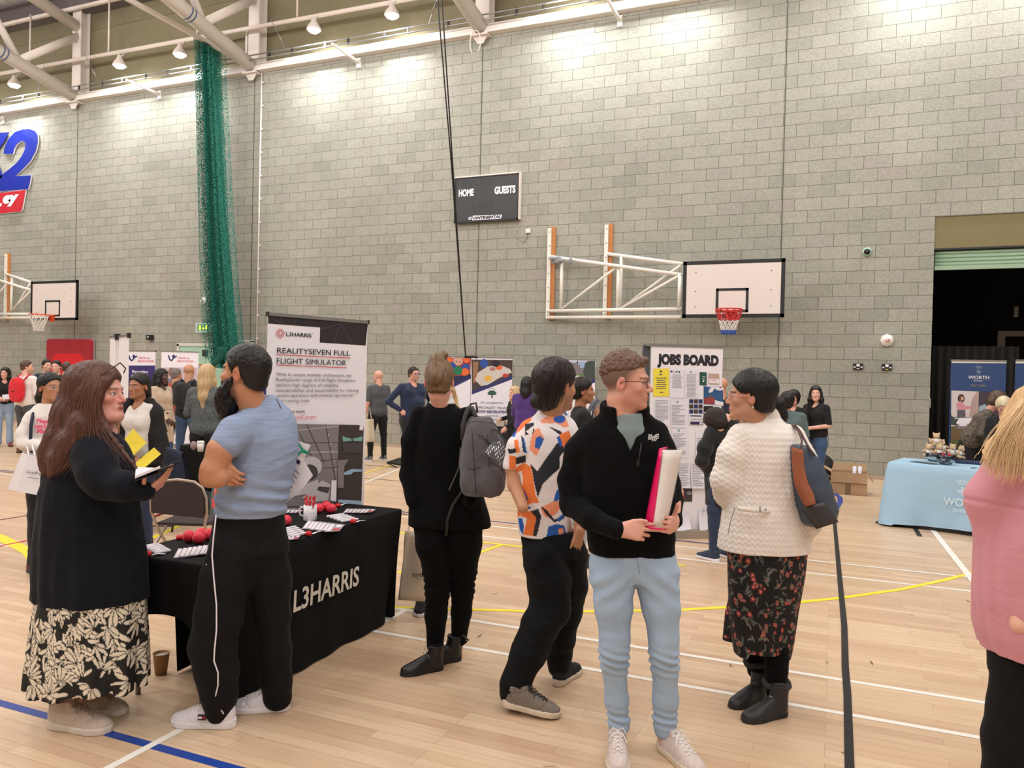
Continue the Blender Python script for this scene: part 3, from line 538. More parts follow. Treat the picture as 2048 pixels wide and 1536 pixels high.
# red padded panel
p=wp('crash_mat','dark red padded crash mat with a brighter red hexagon, leaning on the wall','mat',93,180,700,Y=14.72)
DR=mat('mat_dark_red',(160,34,48),.5,bump=(60,.2,.002)); RD=mat('mat_red',(208,30,40),.5); z1=p.px(93,678)[1]
b=MB(); r=.07; n=5; poly=[(0,.02),(p.w,.02)]+[(p.w-r+r*math.cos(a),z1-r+r*math.sin(a)) for a in np.linspace(0,math.pi/2,n)]+[(r+r*math.cos(a),z1-r+r*math.sin(a)) for a in np.linspace(math.pi/2,math.pi,n)]
b.prism(poly,.1); b.build('pad',DR,p.r)
b=MB(); poly2=[(x*1.03-.025,z+(.03 if z>1 else 0)) for x,z in poly]; b.prism(poly2,.02,lambda v:(v[0],v[1]+.105,v[2])); b.build('backing',mat('backing_grey',(160,140,138),.6),p.r)
p.polys('hexagon_print',[(RD,[(112,707),(158,707),(170,722),(170,760),(112,765),(103,745),(103,722)]),(mat('mat_faint',(214,80,80),.5),[(128,733.5),(160,733.5),(160,735.2),(128,735.2)])],off=-.003)
# green double door
p=wp('door_1','','door',356,470,720,Y=14.84); d1=p.r; 
for k in ('label','category'): del d1[k]
d1.name='door_1'; d1['kind']='structure'; DG=mat('door_pale_green',(168,206,182),.45); zt=p.px(380,690)[1]; wl=p.px(411,720)[0]
for nm,x0,x1 in (('leaf',0.05,wl-.005),('leaf',wl+.005,p.w-.05)):
    b=MB(); b.box((x0,0,.01),(x1,.04,zt-.03)); lf=b.build(nm,DG,d1)
    sx=x1-.3 if x0<.1 else x0+.12
    b=MB(); b.box((sx,-.006,1.35),(sx+.2,.0,1.78)); b.build('vision_frame',mat('door_wood_trim',(176,128,76),.5),lf); b=MB(); b.box((sx+.04,-.012,1.39),(sx+.16,-.006,1.74)); b.build('pane',mat('door_glass',(170,176,178),.15),lf)
b=MB(); b.box((wl-.06,-.06,zt-.28),(wl+.08,-.001,zt-.12)); b.build('door_closer',mat('closer_dark',(50,44,52),.5),d1)
b=MB(); b.box((-.02,-.03,0),(.05,.05,zt+.02)); b.box((p.w-.05,-.03,0),(p.w+.02,.05,zt+.02)); b.box((-.02,-.03,zt-.03),(p.w+.02,.05,zt+.05)); b.build('door_frame',mat('door_frame_cream',(206,206,196),.45),d1)
# glazed cabinet beside door
p=wp('notice_case','grey glazed notice case on the wall just right of the netting','notice case',479,503,690,Y=14.8); a,c=BX(p,479,682,503,760)
b=MB(); b.box((0,0,a[1]),(p.w,.06,c[1])); b.build('case',mat('case_grey',(150,156,146),.4),p.r); 
p.polys('paper_sheet',[(PAPER,[(481,689),(495,689),(495,703),(481,703)])],off=-.004); b=MB(); b.box((-.02,-.01,c[1]-.03),(p.w+.02,.06,c[1]+.02)); b.box((p.w-.03,-.01,a[1]),(p.w+.02,.06,c[1])); b.build('frame',mat('frame_pale',(200,204,196),.4),p.r)
# partly hidden navy banner between head and tall banner
p=Pan('roll_up_banner','navy banner with a white top edge, mostly behind the tall white banner','banner',xyZ(505,702,15.6),xyZ(562,702,15.6)); rollup(p,1.98,face=NAVY); p.polys('top_strip',[(PW,[(505,700),(561,700),(561,703),(505,703)])])
# K2 Crawley wall sign
SB=mat('sign_blue',(20,40,150),.35,noise=(.6,.25)); SR=mat('sign_red',(190,34,50),.4); SW=mat('sign_white',(226,226,232),.4)
p=wp('wall_sign','large blue number two above a red name plate, far left wall sign','sign',-60,78,340,Y=14.83)
z=lambda x,y:(x/3.657,y/3.657)
two=[z(*q) for q in ((28,1125),(95,1128),(108,1080),(128,1050),(155,1033),(180,1033),(190,1055),(182,1100),(160,1145),(120,1195),(60,1245),(0,1290),(-10,1400),(205,1384),(218,1340),(228,1282),(112,1288),(170,1235),(225,1175),(262,1105),(278,1040),(275,985),(255,957),(215,943),(165,947),(110,968),(65,1015),(38,1070))]
cx=sum(q[0] for q in two)/len(two); cy=sum(q[1] for q in two)/len(two)
def grow(ps,d): 
    out=[];n=len(ps)
    A=sum(ps[i][0]*ps[(i+1)%n][1]-ps[(i+1)%n][0]*ps[i][1] for i in range(n)); sg=1 if A>0 else -1
    for i in range(n):
        a=ps[i-1];c=ps[(i+1)%n]; dx,dy=c[0]-a[0],c[1]-a[1]; l=math.hypot(dx,dy) or 1; out.append((ps[i][0]+sg*dy/l*d,ps[i][1]-sg*dx/l*d))
    return out
kk=[z(*q) for q in ((-120,980),(70,968),(30,1040),(-10,1090),(-40,1130),(20,1290),(-60,1380),(-130,1200),(-170,1380),(-210,1380),(-150,990))]
def slab(name,m,ps,y0,t): 
    b=MB(); q=[p.px(*a) for a in ps]; b.prism([(a,c) for a,c in q],t,lambda v:(v[0],v[1]+y0,v[2])); return b.build(name,m,p.r)
slab('digit_outline',SW,grow(two,.9),.0,.03); slab('digit',SB,two,-.012,.02)
slab('letter_k',SB,[(min(q[0],18),q[1]) for q in kk],-.012,.02)
plate=[(-60,394),(44,381),(50.5,380),(51,383),(44,420),(41,423),(-60,433)]
slab('name_plate_outline',SW,grow(plate,.8),.0,.03); slab('name_plate',SR,plate,-.014,.02)
p.text('CRAW',SW,-50,419,-16,394,bold=.07,shear=.2,off=-.018); p.text('L',SW,-12,414.5,5,392,bold=.07,shear=.2,off=-.018); p.text('ey',SW,6.5,414.5,38.5,391.5,bold=.07,shear=.2,off=-.018)
# basketball goals
WOOD=mat('upright_wood',(186,120,62),.5); PIP=mat('frame_white',(228,224,214),.4); RIM=mat('rim_red',(206,36,34),.4); RIMO=mat('rim_orange',(214,82,42),.4)
NETW=mat('net_white',(220,214,206),.7); NETB=mat('net_blue',(56,84,160),.7); NETR=mat('net_redcord',(190,50,50),.7)
def goal(label,ups,brd,arms,rimc,inner,rimm,netcols,grp='basketball goals'):
    a=wallpt(ups[0][0],ups[0][2]); t=thing('basketball_goal',label,'basketball goal',(a.x,14.88,0),0,grp); O=Vector((a.x,14.88,0))
    W=lambda x,y,Y: tuple(wallpt(x,y,Y)-O)
    for (x,yt,yb) in ups:
        A=W(x,yt,14.84); B=W(x,yb,14.84); xx=A[0]
        b=MB(); b.box((xx-.02,-.045,B[2]),(xx+.11,0,A[2])); u=b.build('upright',WOOD,t)
        b=MB(); b.box((xx-.045,-.085,B[2]+.03),(xx+.03,-.045,A[2]-.02)); b.build('steel_channel',PIP,u)
        b=MB(); 
        for k in range(7): b.sphere((xx,-.087,B[2]+.1+(A[2]-B[2]-.2)*k/6),.014,8,6)
        b.build('bolt',GRYM,u)['kind']='stuff'
    Yb=14.12
    x0,y0,x1,y1=brd; A=W(x0,y1,Yb); B=W(x1,y0,Yb); zb,zt=A[2],W(x0,y0,Yb)[2]; X0,X1=A[0],B[0]; y=Yb-14.88
    b=MB(); b.box((X0,y,zb),(X1,y+.03,zt)); bo=b.build('backboard',mat('board_white',(222,212,206),.4),t)
    e=.065; b=MB()
    for q in (((X0,zb),(X1,zb+e)),((X0,zt-e),(X1,zt)),((X0,zb),(X0+e,zt)),((X1-e,zb),(X1,zt))): b.box((q[0][0],y-.004,q[0][1]),(q[1][0],y+.032,q[1][1]))
    b.build('border',BLK,bo)
    ix0,iy0,ix1,iy1=inner; C=W(ix0,iy1,Yb); D=W(ix1,iy0,Yb); cz0=C[2]; cz1=W(ix0,iy0,Yb)[2]; e=.045; b=MB()
    for q in (((C[0],cz0),(D[0],cz0+e)),((C[0],cz1-e),(D[0],cz1)),((C[0],cz0),(C[0]+e,cz1)),((D[0]-e,cz0),(D[0],cz1))): b.box((q[0][0],y-.006,q[0][1]),(q[1][0],y-.001,q[1][1]))
    b.build('target_square',BLK,bo)
    b=MB()
    for s in (.13,.87):
        for q in (.2,.47,.8): b.sphere((X0+(X1-X0)*s,y-.002,zb+(zt-zb)*q),.012,8,5)
    b.build('bolt_heads',GRYM,bo)['kind']='stuff'
    for (p0,p1,r) in arms:
        b=MB(); b.tube([W(*p0),W(*p1)],r,8); b.build('frame_tube',PIP,t)
    mx=(C[0]+D[0])/2; zr=cz0+.02; R=.225; cyy=y-.15-R
    b=MB(); b.tube([(mx+R*math.cos(k*math.pi/12),cyy+R*math.sin(k*math.pi/12),zr) for k in range(25)],.011,8); rr=b.build('hoop_rim',rimm,t)
    b=MB(); b.box((mx-.09,y-.02,zr-.16),(mx+.09,y-.0,zr+.02)); b.box((mx-.08,y-.17,zr-.02),(mx+.08,y,zr+.005)); b.prism([(0,0),(.16,0),(0,-.14)],.02,lambda v:(mx-.07+v[1],y-.0-v[0],zr+v[2])); b.prism([(0,0),(.16,0),(0,-.14)],.02,lambda v:(mx+.05+v[1],y-.0-v[0],zr+v[2])); b.build('bracket_plate',rimm,rr)
    rows=[(R,0),(R*.88,-.1),(R*.74,-.19),(R*.62,-.28),(R*.54,-.36),(R*.5,-.43)]; n=12
    for g,(m,r0,r1) in enumerate(netcols):
        b=MB()
        for i in range(r0,r1):
            for k in range(n):
                for s in (-.5,.5):
                    a0=2*math.pi*(k+(i%2)*.5)/n; a1=a0+s*2*math.pi/n
                    b.tube([(mx+rows[i][0]*math.cos(a0),cyy+rows[i][0]*math.sin(a0),zr+rows[i][1]),(mx+rows[i+1][0]*math.cos(a1),cyy+rows[i+1][0]*math.sin(a1),zr+rows[i+1][1])],.0075 if g<2 else .014,5)
        b.build('net',m,rr)
    return t
r=.035
goal('basketball goal with red rim and red, white and blue net above the jobs board',[(1101,455,640),(1215,448,638)],(1364,523.5,1571,636),
 [((1098,513,14.80),(1364,550,14.2),r),((1095,622,14.80),(1362,618,14.2),r),((1216,508,14.80),(1364,528,14.3),r),((1098,635,14.80),(1362,634,14.2),r),((1124,515,14.74),(1122,619,14.74),r),((1237,530,14.52),(1235,618,14.5),r),((1243,513,14.7),(1240,618,14.7),r),((1124,618,14.74),(1236,532,14.52),r*.8),((1242,617,14.7),(1362,530,14.3),r*.8),((1240,618,14.5),(1362,549,14.2),r*.8),((1360,549,14.2),(1358,617,14.2),r)],None,(1431,577,1497.5,625),RIM,[(NETR,0,2),(NETW,2,4),(NETB,4,5)])
goal('basketball goal with orange rim and white net at the far left wall',[(14,507,640)],(61,563.5,155.5,641),
 [((-20,555,14.8),(61,580,14.2),r),((12,548,14.8),(61,564,14.3),r),((-25,628,14.80),(61,628,14.2),r),((-25,636,14.80),(61,635,14.2),r),((24,552,14.7),(22,627,14.7),r),((16,628,14.7),(61,583,14.2),r*.8),((24,627,14.6),(61,566,14.3),r*.8),((-5,590,14.7),(12,570,14.6),r*.8)],None,(90,601,120.5,633),RIMO,[(NETW,0,3),(NETW,3,5)])
# cloth bundle tied on the goal frame
b=MB(); c=wallpt(1112,518,14.68)
for k in range(9): b.sphere((c.x+.03*k*.6-.06+.02*math.sin(k*5),c.z*0+14.68+.03*math.cos(k*3),c.z-.02+.04*math.sin(k*2.3)),.055,10,7,(1.2,.8,.8))
for k in range(4): b.sphere((wallpt(1141,519,14.6).x+.01*math.sin(k*4),14.6,wallpt(1141,519,14.6).z-.02*k),.035,8,6)
tag(b.build('grey_rag',mat('rag_grey',(140,142,148),.8,bump=(25,.8,.02))),'grey rag tied around the white goal frame near the wood upright','rag')
# ---------------------------------------------------------------- green divider net
def plX(x,y,X): r=ray(x,y); return CAM+r*(X/r.x)
t=thing('divider_net','long dark green divider net gathered and hanging from its track to above the doors','net',(-14,14.2,0))
NG=mat('net_green_core',(6,92,78),.75,noise=(30,.35,(4,4,.25)),bump=(40,.8,.02,(6,6,.4)))
def netmat():
    m=bpy.data.materials.new('net_green_mesh'); m.use_nodes=True; nt=m.node_tree; N=nt.nodes.new; L=nt.links.new; b=nt.nodes['Principled BSDF']
    b.inputs['Base Color'].default_value=(*s2l((20,112,96)),1); b.inputs['Roughness'].default_value=.7
    tc=N('ShaderNodeTexCoord'); mp=N('ShaderNodeMapping'); mp.inputs['Scale'].default_value=(14,14,9); L(tc.outputs['Object'],mp.inputs[0]); v=N('ShaderNodeTexVoronoi'); v.feature='DISTANCE_TO_EDGE'; v.inputs['Scale'].default_value=2.2; L(mp.outputs[0],v.inputs['Vector'])
    c=N('ShaderNodeMath'); c.operation='LESS_THAN'; c.inputs[1].default_value=.09; L(v.outputs['Distance'],c.inputs[0]); L(c.outputs[0],b.inputs['Alpha']); return m
prof=[(82,400,437),(140,403.5,437),(300,408,445),(420,411,452),(520,414,460),(600,418,467),(650,421,472),(690,425,477),(715,428,480),(735,440,478)]
def netsheet(m,grow_,amp,fr,name,ph):
    V=[];F=[];nu=46
    for j,(y,xa,xb) in enumerate(prof):
        for i in range(nu+1):
            u=i/nu; x=xa-grow_+(xb-xa+2*grow_)*u; q=wallpt(x,y+ (21*u if j==0 else 6*u),14.12)
            q=q-Vector((-14,14.2,0)); q.y+=amp*math.sin(u*fr+ph+j*.25); V.append(q)
    for j in range(len(prof)-1):
        for i in range(nu): a=j*(nu+1)+i; F.append((a,a+1,a+nu+2,a+nu+1))
    b=MB(); b.add(V,F,True); return b.build(name,m,t)
netsheet(NG,-5,.10,38,'net_core',0); netsheet(NG,-8,.13,29,'net_core',2)
NM=netmat(); netsheet(NM,0,.2,23,'net_mesh',1); netsheet(NM,1.5,.25,17,'net_mesh',3)
b=MB()
for s in range(5):
    V=[]
    for k in range(9):
        f=k/8; q=wallpt(447-22*f+ s*3.0*(1-f)+8*math.sin(f*3),695+34*f-s*2*f,13.95+.05*s)-Vector((-14,14.2,0)); V.append(q)
    b.tube(V,[.16-.10*k/8 for k in range(9)],8)
b.build('tied_end',NG,t)
tr=thing('net_track','pale overhead track carrying the green netting out from the wall','track',(-14,14.5,9.4))
b=MB(); b.box((-.04,-6,.0),(.04,.2,.09)); b.build('rail',OFF,tr); b=MB(); b.box((.5,.35,-.45),(.56,.41,.6)); b.build('hanger',OFF,tr)
# white cable and black ropes
b=MB(); A=wallpt(524,142,14.85); B=wallpt(513,700,14.85); b.tube([A,B],.018,6)
for k in range(12): q=A.lerp(B,(k+.5)/12); b.box((q.x,q.y-.02,q.z-.02),(q.x+.06,q.y,q.z+.02))
tag(b.build('white_cable',WHT),'white vertical cable with small clips running down the block wall','cable')
for i,(xt,xm) in enumerate(((874,903),(883,905.5))):
    A=depthpt(xt,-14,11.5); Bm=depthpt(xm,330,12.4); B=depthpt(931,712,13.6); pts=[A.lerp(Bm,k/4) for k in range(5)]+[Bm.lerp(B,k/4) for k in range(1,5)]
    b=MB(); b.tube(pts,.011,6); tag(b.build('black_rope',BLK),['black rope hanging past the scoreboard, left strand of the pair','black rope hanging past the scoreboard, right strand of the pair'][i],'rope','black ropes')
c=depthpt(938,714,13.6); b=MB(); b.tube([c+Vector((-.08,0,0)),c+Vector((.12,.0,.005)),c+Vector((.16,0,-.01))],.022,8); tag(b.build('rope_hook',BLK),'black hook at the rope end just above the trust banners','hook')
# ================================================================ TABLES AND PROPS
def cloth_table(name,label,cat,P0,ang,Lx,Ly,m,hem,zt=.75,r=.05,fl=.03,seed=1,leglabel=None,parent_legs=True):
    """P0 = front-left top corner on floor plan; local x along front, local y back. hem(s,side)->bottom z"""
    rr=random.Random(seed); t=thing('folding_table','folding table under the %s'%label[1],'table',(P0[0],P0[1],0),ang)
    LG=mat('leg_steel',(150,146,140),.3,.8)
    b=MB(); b.box((.01,.01,zt-.045),(Lx-.01,Ly-.01,zt-.012)); b.build('tabletop',mat('table_grey',(170,168,160),.6),t)
    for sx in (.11,Lx-.2):
        for sy in (.13,Ly-.04):
            b=MB(); b.tube([(sx,sy,zt-.05),(sx,sy,.0)],.014,8); b.build('leg',LG,t)
    cl=thing(name,label[0],cat,(P0[0],P0[1],0),ang)
    # perimeter of rounded rectangle
    per=[]; cr=.03
    for (cx,cy,a0) in ((Lx-cr,cr,-90),(Lx-cr,Ly-cr,0),(cr,Ly-cr,90),(cr,cr,180)):
        for k in range(7): a=math.radians(a0+k*15); per.append((cx+cr*math.cos(a),cy+cr*math.sin(a),math.cos(a),math.sin(a)))
    pts=[];n=len(per)
    for i in range(n):
        x0,y0,c0,s0=per[i];x1,y1,c1,s1=per[(i+1)%n]; d=math.hypot(x1-x0,y1-y0); m_=max(1,int(d/.03))
        for k in range(m_): f=k/m_; pts.append((x0+(x1-x0)*f,y0+(y1-y0)*f,c0+(c1-c0)*f,s0+(s1-s0)*f))
    N_=len(pts); R_=15; V=[];F=[]
    ph=[rr.uniform(0,6) for _ in range(4)]
    for j in range(R_+1):
        f=j/R_
        for i,(x,y,nx,ny) in enumerate(pts):
            l=math.hypot(nx,ny) or 1; nx/=l; ny/=l; s=i*.03
            corner=min(math.hypot(x-a,y-c) for a in (0,Lx) for c in (0,Ly)); cf=math.exp(-(corner/.22)**2)
            hz=hem(x,y,corner); z=zt-(zt-hz)*f
            if j==0: o=-.012; z=zt
            elif j==1: o=-.002; z=zt-.006
            else: o=.004+f*(fl*(.5+cf*2.2)+ (.012+.03*cf)*math.sin(s*9+ph[0])*f+.008*math.sin(s*21+ph[1])*f)
            V.append((x+nx*o,y+ny*o,z))
    for j in range(R_):
        for i in range(N_): F.append((j*N_+i,(j+1)*N_+i,(j+1)*N_+(i+1)%N_,j*N_+(i+1)%N_))
    F.append(tuple(range(N_)))
    b=MB(); b.add(V,F,True); b.sm[-1]=False; o=b.build('cloth',m,cl); return t,cl
CB=mat('cloth_black',(12,12,14),.85,noise=(5,.25),bump=(3,.35,.03),spec=.2)
PX=-3.31; 
def hemA(x,y,c):   # local x runs along +Y of the room (front faces the aisle)
    if y<.05 or x>1.7: return .012
    if y>.5 and x>.02: return .012 if x>.38 else .46
    return .47-(.46 if y<.3 else .12)*math.exp(-(c/.13)**2)
# front (long side, facing +X) : local x -> world +Y, local y -> world -X
T1,C1=cloth_table('tablecloth',('black tablecloth with white L3HARRIS lettering, draped to the floor','black L3HARRIS cloth'),'tablecloth',(-2.71,2.80),math.pi/2,1.79,.60,CB,hemA,fl=-.03,seed=3)
# lettering on the front of the cloth: measured corners on the face X=-2.70
def onX(x,y,X): r=ray(x,y); return CAM+r*(X/r.x)
LT=mat('lettering_cream',(222,216,206),.7); o=text('lettering','L3HARRIS',1,LT,C1,bold=.02,depth=.0004)
A=onX(580,1225,-2.722); B=onX(711,1175,-2.722); Tt=onX(580,1180,-2.722)
vs=o.data.vertices; X0=min(v.co.x for v in vs);X1=max(v.co.x for v in vs);Y0=min(v.co.y for v in vs);Y1=max(v.co.y for v in vs)
kx=(B.y-A.y)/(X1-X0); ky=(Tt.z-A.z)/(Y1-Y0)
for v in vs: v.co.x=(v.co.x-X0)*kx; v.co.y=(v.co.y-Y0)*ky+ (0)
o.location=(A.y-2.80,-.010,A.z); o.rotation_euler=(math.pi/2+.04,0,0)
TP=lambda x,y,h=.752: floorpt(x,y,h)
BALL=mat('stress_ball_red',(222,44,66),.5,noise=(30,.05)); PRN=mat('print_pale_pink',(236,120,134),.6)
bl=['front one of the near cluster','left one of the near cluster','back one of the near cluster','half hidden by the black trousers','beside the grey shirt hem','just right of the mug','furthest one of the far cluster','front one of the far cluster']
proto=None
for i,(x,y) in enumerate(((398,1087),(377,1084),(402,1079),(419,1080),(572,1051),(637,1026),(652,1021),(662,1026))):
    q=TP(x,y)
    if proto is None:
        t=thing('stress_ball','','ball',q+Vector((0,0,.031)),0,'red stress balls on the black table'); b=MB(); b.sphere((0,0,0),.033,24,16); b.build('ball',BALL,t)
        b=MB(); b.tube([(.0316*math.cos(a)*.45+.012,-.0295,.012*math.sin(a)) for a in np.linspace(0,6.28,14)],.0012,4,False); b.build('printed_mark',PRN,t); proto=t
    else: t=copytree(proto); t.location=q+Vector((0,0,.031))
    t.rotation_euler=(0,0,-.9+.3*i); t['label']='red foam stress ball on the black table, '+bl[i]
# reels
REEL=mat('reel_red',(206,22,30),.4)
rl=['beside the long navy cardigan','beside the near ball cluster','in front of the mug by the shirt','nearest the far corner of the table','behind the far ball cluster']
proto=None
for i,(x,y,dx,dy) in enumerate(((295,1112,36,-3),(359,1079,0,0),(617,1071,30,-8),(706,1046,24,-4),(676,1014,20,-7))):
    q=TP(x,y); 
    t=thing('badge_reel','round red badge reel with a white strap, '+rl[i],'badge reel',q,0,'red badge reels on the black table')
    b=MB(); b.lathe([(.004,.0),(.016,.002),(.019,.009),(.016,.022),(.004,.026)],seg=18); b.build('reel',REEL,t)
    if dx:
        e=TP(x+dx,y+dy)-q; b=MB(); n=Vector((-e.y,e.x,0)).normalized()*.008; m_=e*.55+Vector((0,0,.008)); b.add([e*.25-n+Vector((0,0,.004)),e*.25+n+Vector((0,0,.004)),m_+n,m_-n,e+n+Vector((0,0,.003)),e-n+Vector((0,0,.003))],[(0,1,2,3),(3,2,4,5)]); b.build('strap',PW,t)
# white pens in rows, fans of brochures
def stick(label,x0,y0,x1,y1,g,m=PW,w=.0085):
    a=TP(x0,y0); c=TP(x1,y1); d=c-a; t=thing('white_marker',label,'marker',a,math.atan2(d.y,d.x),g); L=d.length; b=MB()
    b.tube([(0,0,w),(L*.72,0,w)],w,8); b.build('barrel',m,t); b=MB(); b.tube([(L*.72,0,w),(L,0,w)],[w*1.08,w*.8],8); b.build('cap',PW,t)
for gi,(gname,x0,y0,x1,y1,dx,dy,n) in enumerate((('beside the navy cardigan',287,1097,318,1091,4.5,2.6,6),('beside the grey shirt',561,1063,592,1056,5,3.2,5),('near the far end of the table',654,1036,688,1031,7,2.4,5))):
    for k in range(n): stick('white marker in the neat row of markers lying %s'%gname,x0+dx*k,y0+dy*k,x1+dx*k,y1+dy*k,'row of markers '+gname)
BM=mat('brochure_plum',(110,84,104),.5); BW=mat('brochure_white',(226,222,226),.5); BG=mat('brochure_grey',(150,146,156),.5)
for gi,(gname,cx,cy,w_,h_,n,dx,dy) in enumerate((('at the near table end',352,1107,40,20,7,10,-.8),('in front of the mug',610,1050,46,17,7,7.6,1.5),('beyond the markers at the far end',690,1022,30,9,6,8,.5),('behind the grey shirt hem',566,1023,22,7,4,8,.6),('under the markers by the shirt',562,1075,26,11,4,7,.6))):
    for k in range(n):
        q=[TP(cx+dx*k+a,cy+dy*k+c)+Vector((0,0,.0015*(k+1))) for a,c in ((-w_*.15,h_*.5),(w_*.5,h_*.5-2),(w_*.75,-h_*.4),(w_*.12,-h_*.5))]
        o=q[0].copy(); t=thing('brochure','glossy brochure fanned %s'%gname,'brochure',o,0,'brochures fanned '+gname)
        b=MB(); q=[v-o for v in q]; dn=Vector((0,0,-.001)); b.add(q+[v+dn for v in q],[(0,1,2,3),(7,6,5,4),(0,4,5,1),(1,5,6,2),(2,6,7,3),(3,7,4,0)]); b.build('sheet',BM if k%2 else BG,t)
        b=MB(); l=lambda u,v:q[0].lerp(q[1],u).lerp(q[3].lerp(q[2],u),v)+Vector((0,0,.0004))
        b.add([l(.06,.1),l(.35,.1),l(.35,.95),l(.06,.95)],[(0,1,2,3)]); b.add([l(.5,.55),l(.9,.55),l(.9,.9),l(.5,.9)],[(0,1,2,3)]); b.build('printed_white',BW,t)
        if k==n-1: b=MB(); b.add([l(.45,.1),l(.95,.1),l(.95,.35),l(.45,.35)],[(0,1,2,3)]); b.build('printed_red',PRED,t)
# mug with red pens
q=TP(620,1040); t=thing('mug','white mug with small print holding red pens on the black table','mug',q,math.radians(40))
MUG=mat('mug_white',(228,226,230),.25); b=MB(); b.lathe([(.038,0),(.041,.004),(.041,.096),(.038,.096),(.037,.01),(.001,.008)],seg=28,close=False); b.add([(.038*math.cos(a),.038*math.sin(a),0) for a in np.linspace(0,2*math.pi,28,endpoint=False)],[tuple(range(28))[::-1]]); b.build('cup_body',MUG,t)
b=MB(); b.tube([(-.038,0,.08),(-.06,0,.078),(-.07,0,.055),(-.062,0,.03),(-.039,0,.02)],.006,8); h=b.build('handle',MUG,t); h.rotation_euler=(0,0,math.radians(-20))
t['label']='white mug holding red pens on the black table'
b=MB(); b.add([(.0,-.0415,.045),(.022,-.036,.045),(.022,-.036,.052),(.0,-.0415,.052)],[(0,1,2,3)]); b.build('small_print',GRYI,t)
RP=mat('pen_red',(190,24,34),.3)
for k in range(9):
    a=k*.7; ang=(k-4)*.07; o=Vector((q.x+.018*math.cos(a),q.y+.018*math.sin(a),q.z+.012)); tt=thing('red_pen','red pen standing in the white mug','pen',o,0,'red pens in the mug'); e=Vector((.022*math.cos(a)+.01*(k-4)*.5,.02*math.sin(a),.135+.006*math.sin(k*2)))
    b=MB(); b.tube([(0,0,0),e*.9],.0046,8); b.build('barrel',RP,tt); b=MB(); b.tube([e*.9,e],.0052,8); b.build('cap',RP,tt)
# paper cup under the table end
q=floorpt(313,1352); t=thing('paper_cup','brown ripple paper cup standing on the floor by the patterned skirt','cup',(q.x,q.y+.03,0))
b=MB(); b.lathe([(.029,0.004),(.030,.0),(.0425,.112),(.0445,.114),(.0445,.118),(.041,.117),(.028,.01),(.001,.008)],seg=26,close=False); b.build('cup_wall',mat('cup_kraft',(150,112,72),.7,bump=(70,.3,.004,(1,1,.02))),t); b=MB(); b.lathe([(.0405,.104),(.001,.104)],seg=24,close=False); b.build('inner_wall',mat('cup_inside',(180,172,160),.6),t)
# tote bag on the floor behind (Experience bag, held) built later with its person
# ---------------------------------------------------------------- folding chair
def folding_chair(name,label,loc,rz,pad,steel):
    t=thing(name,label,'chair',loc,rz,'folding chairs')
    # chair faces local -y... seat towards +y (away from camera), back near the camera
    pts=[(-.2,.42,0),(-.2,.0,.42),(-.215,-.02,.55),(-.215,-.03,.7),(-.16,-.035,.785),(0,-.04,.81),(.16,-.035,.785),(.215,-.03,.7),(.215,-.02,.55),(.2,.0,.42),(.2,.42,0)]
    b=MB(); b.tube([(-.2,.42,0),(-.2,.06,.36),(-.2,.0,.44),(-.225,-.02,.54),(-.225,-.035,.66),(-.195,-.04,.74),(-.13,-.043,.785),(0,-.045,.80),(.13,-.043,.785),(.195,-.04,.74),(.225,-.035,.66),(.225,-.02,.54),(.2,.0,.44),(.2,.06,.36),(.2,.42,0)],.0115,8); b.build('frame',steel,t)
    b=MB(); poly=[(-.212,.53),(.212,.50),(.215,.66),(.187,.73),(.125,.775),(0,.79),(-.125,.775),(-.187,.73),(-.215,.66)]; b.prism(poly,.022,lambda v:(v[0],v[1]-.055,v[2])); b.build('backrest',pad,t,bevel=.006)
    b=MB(); b.box((-.2,.02,.42),(.2,.40,.445)); b.build('seat',pad,t,bevel=.008)
    for s in (-1,1): b=MB(); b.tube([(s*.215,-.12,0),(s*.215,.0,.24),(s*.215,.26,.42)],.011,8); b.build('leg',steel,t)
    b=MB(); b.tube([(-.21,-.1,.06),(.21,-.1,.06)],.008,6); b.build('stretcher',steel,t); return t
PAD=mat('chair_maroon',(44,30,32),.6); STC=mat('chair_beige_steel',(176,160,148),.35,.5)
folding_chair('folding_chair','maroon folding chair with beige tubular frame behind the black table',(-4.78,4.63,0),math.radians(20),PAD,STC)
jc=folding_chair('folding_chair','dark folding chair with a navy jacket over it, behind the maroon chair',(-6.45,5.9,0),math.radians(30),mat('chair_black',(26,24,26),.5),mat('chair_dark_steel',(60,56,56),.4,.6))
# navy jacket over the chair back
t=thing('draped_jacket','dark navy jacket draped over a chair back behind the maroon folding chair','jacket',(-6.45,5.9,0),math.radians(30))
def jk(u,v):
    a=(u-.5)*2; x=.27*a*(1+.25*v)+.02*math.sin(v*5); z=.86-.07*a*a*(1-v)-v*(.62) ; y=-.09-.05*v-.03*math.sin(a*9+v*2)*(.3+v)+.05*a*a
    if v<.001: y+=.02
    return (x,y,z)
b=MB(); b.sheet(jk,36,16); b.sheet(lambda u,v:(lambda q:(q[0],.10+.04*v-q[1]*.3-.06,q[2]))(jk(1-u,v)),36,16); b.sheet(lambda u,v:(lambda q:(q[0],q[1]+(.1-.0)*v*1.0,q[2]+.015*math.sin(v*math.pi)))(jk(u,0)),36,4); b.build('jacket_shell',mat('jacket_navy',(24,32,54),.85,bump=(6,.4,.03)),t)
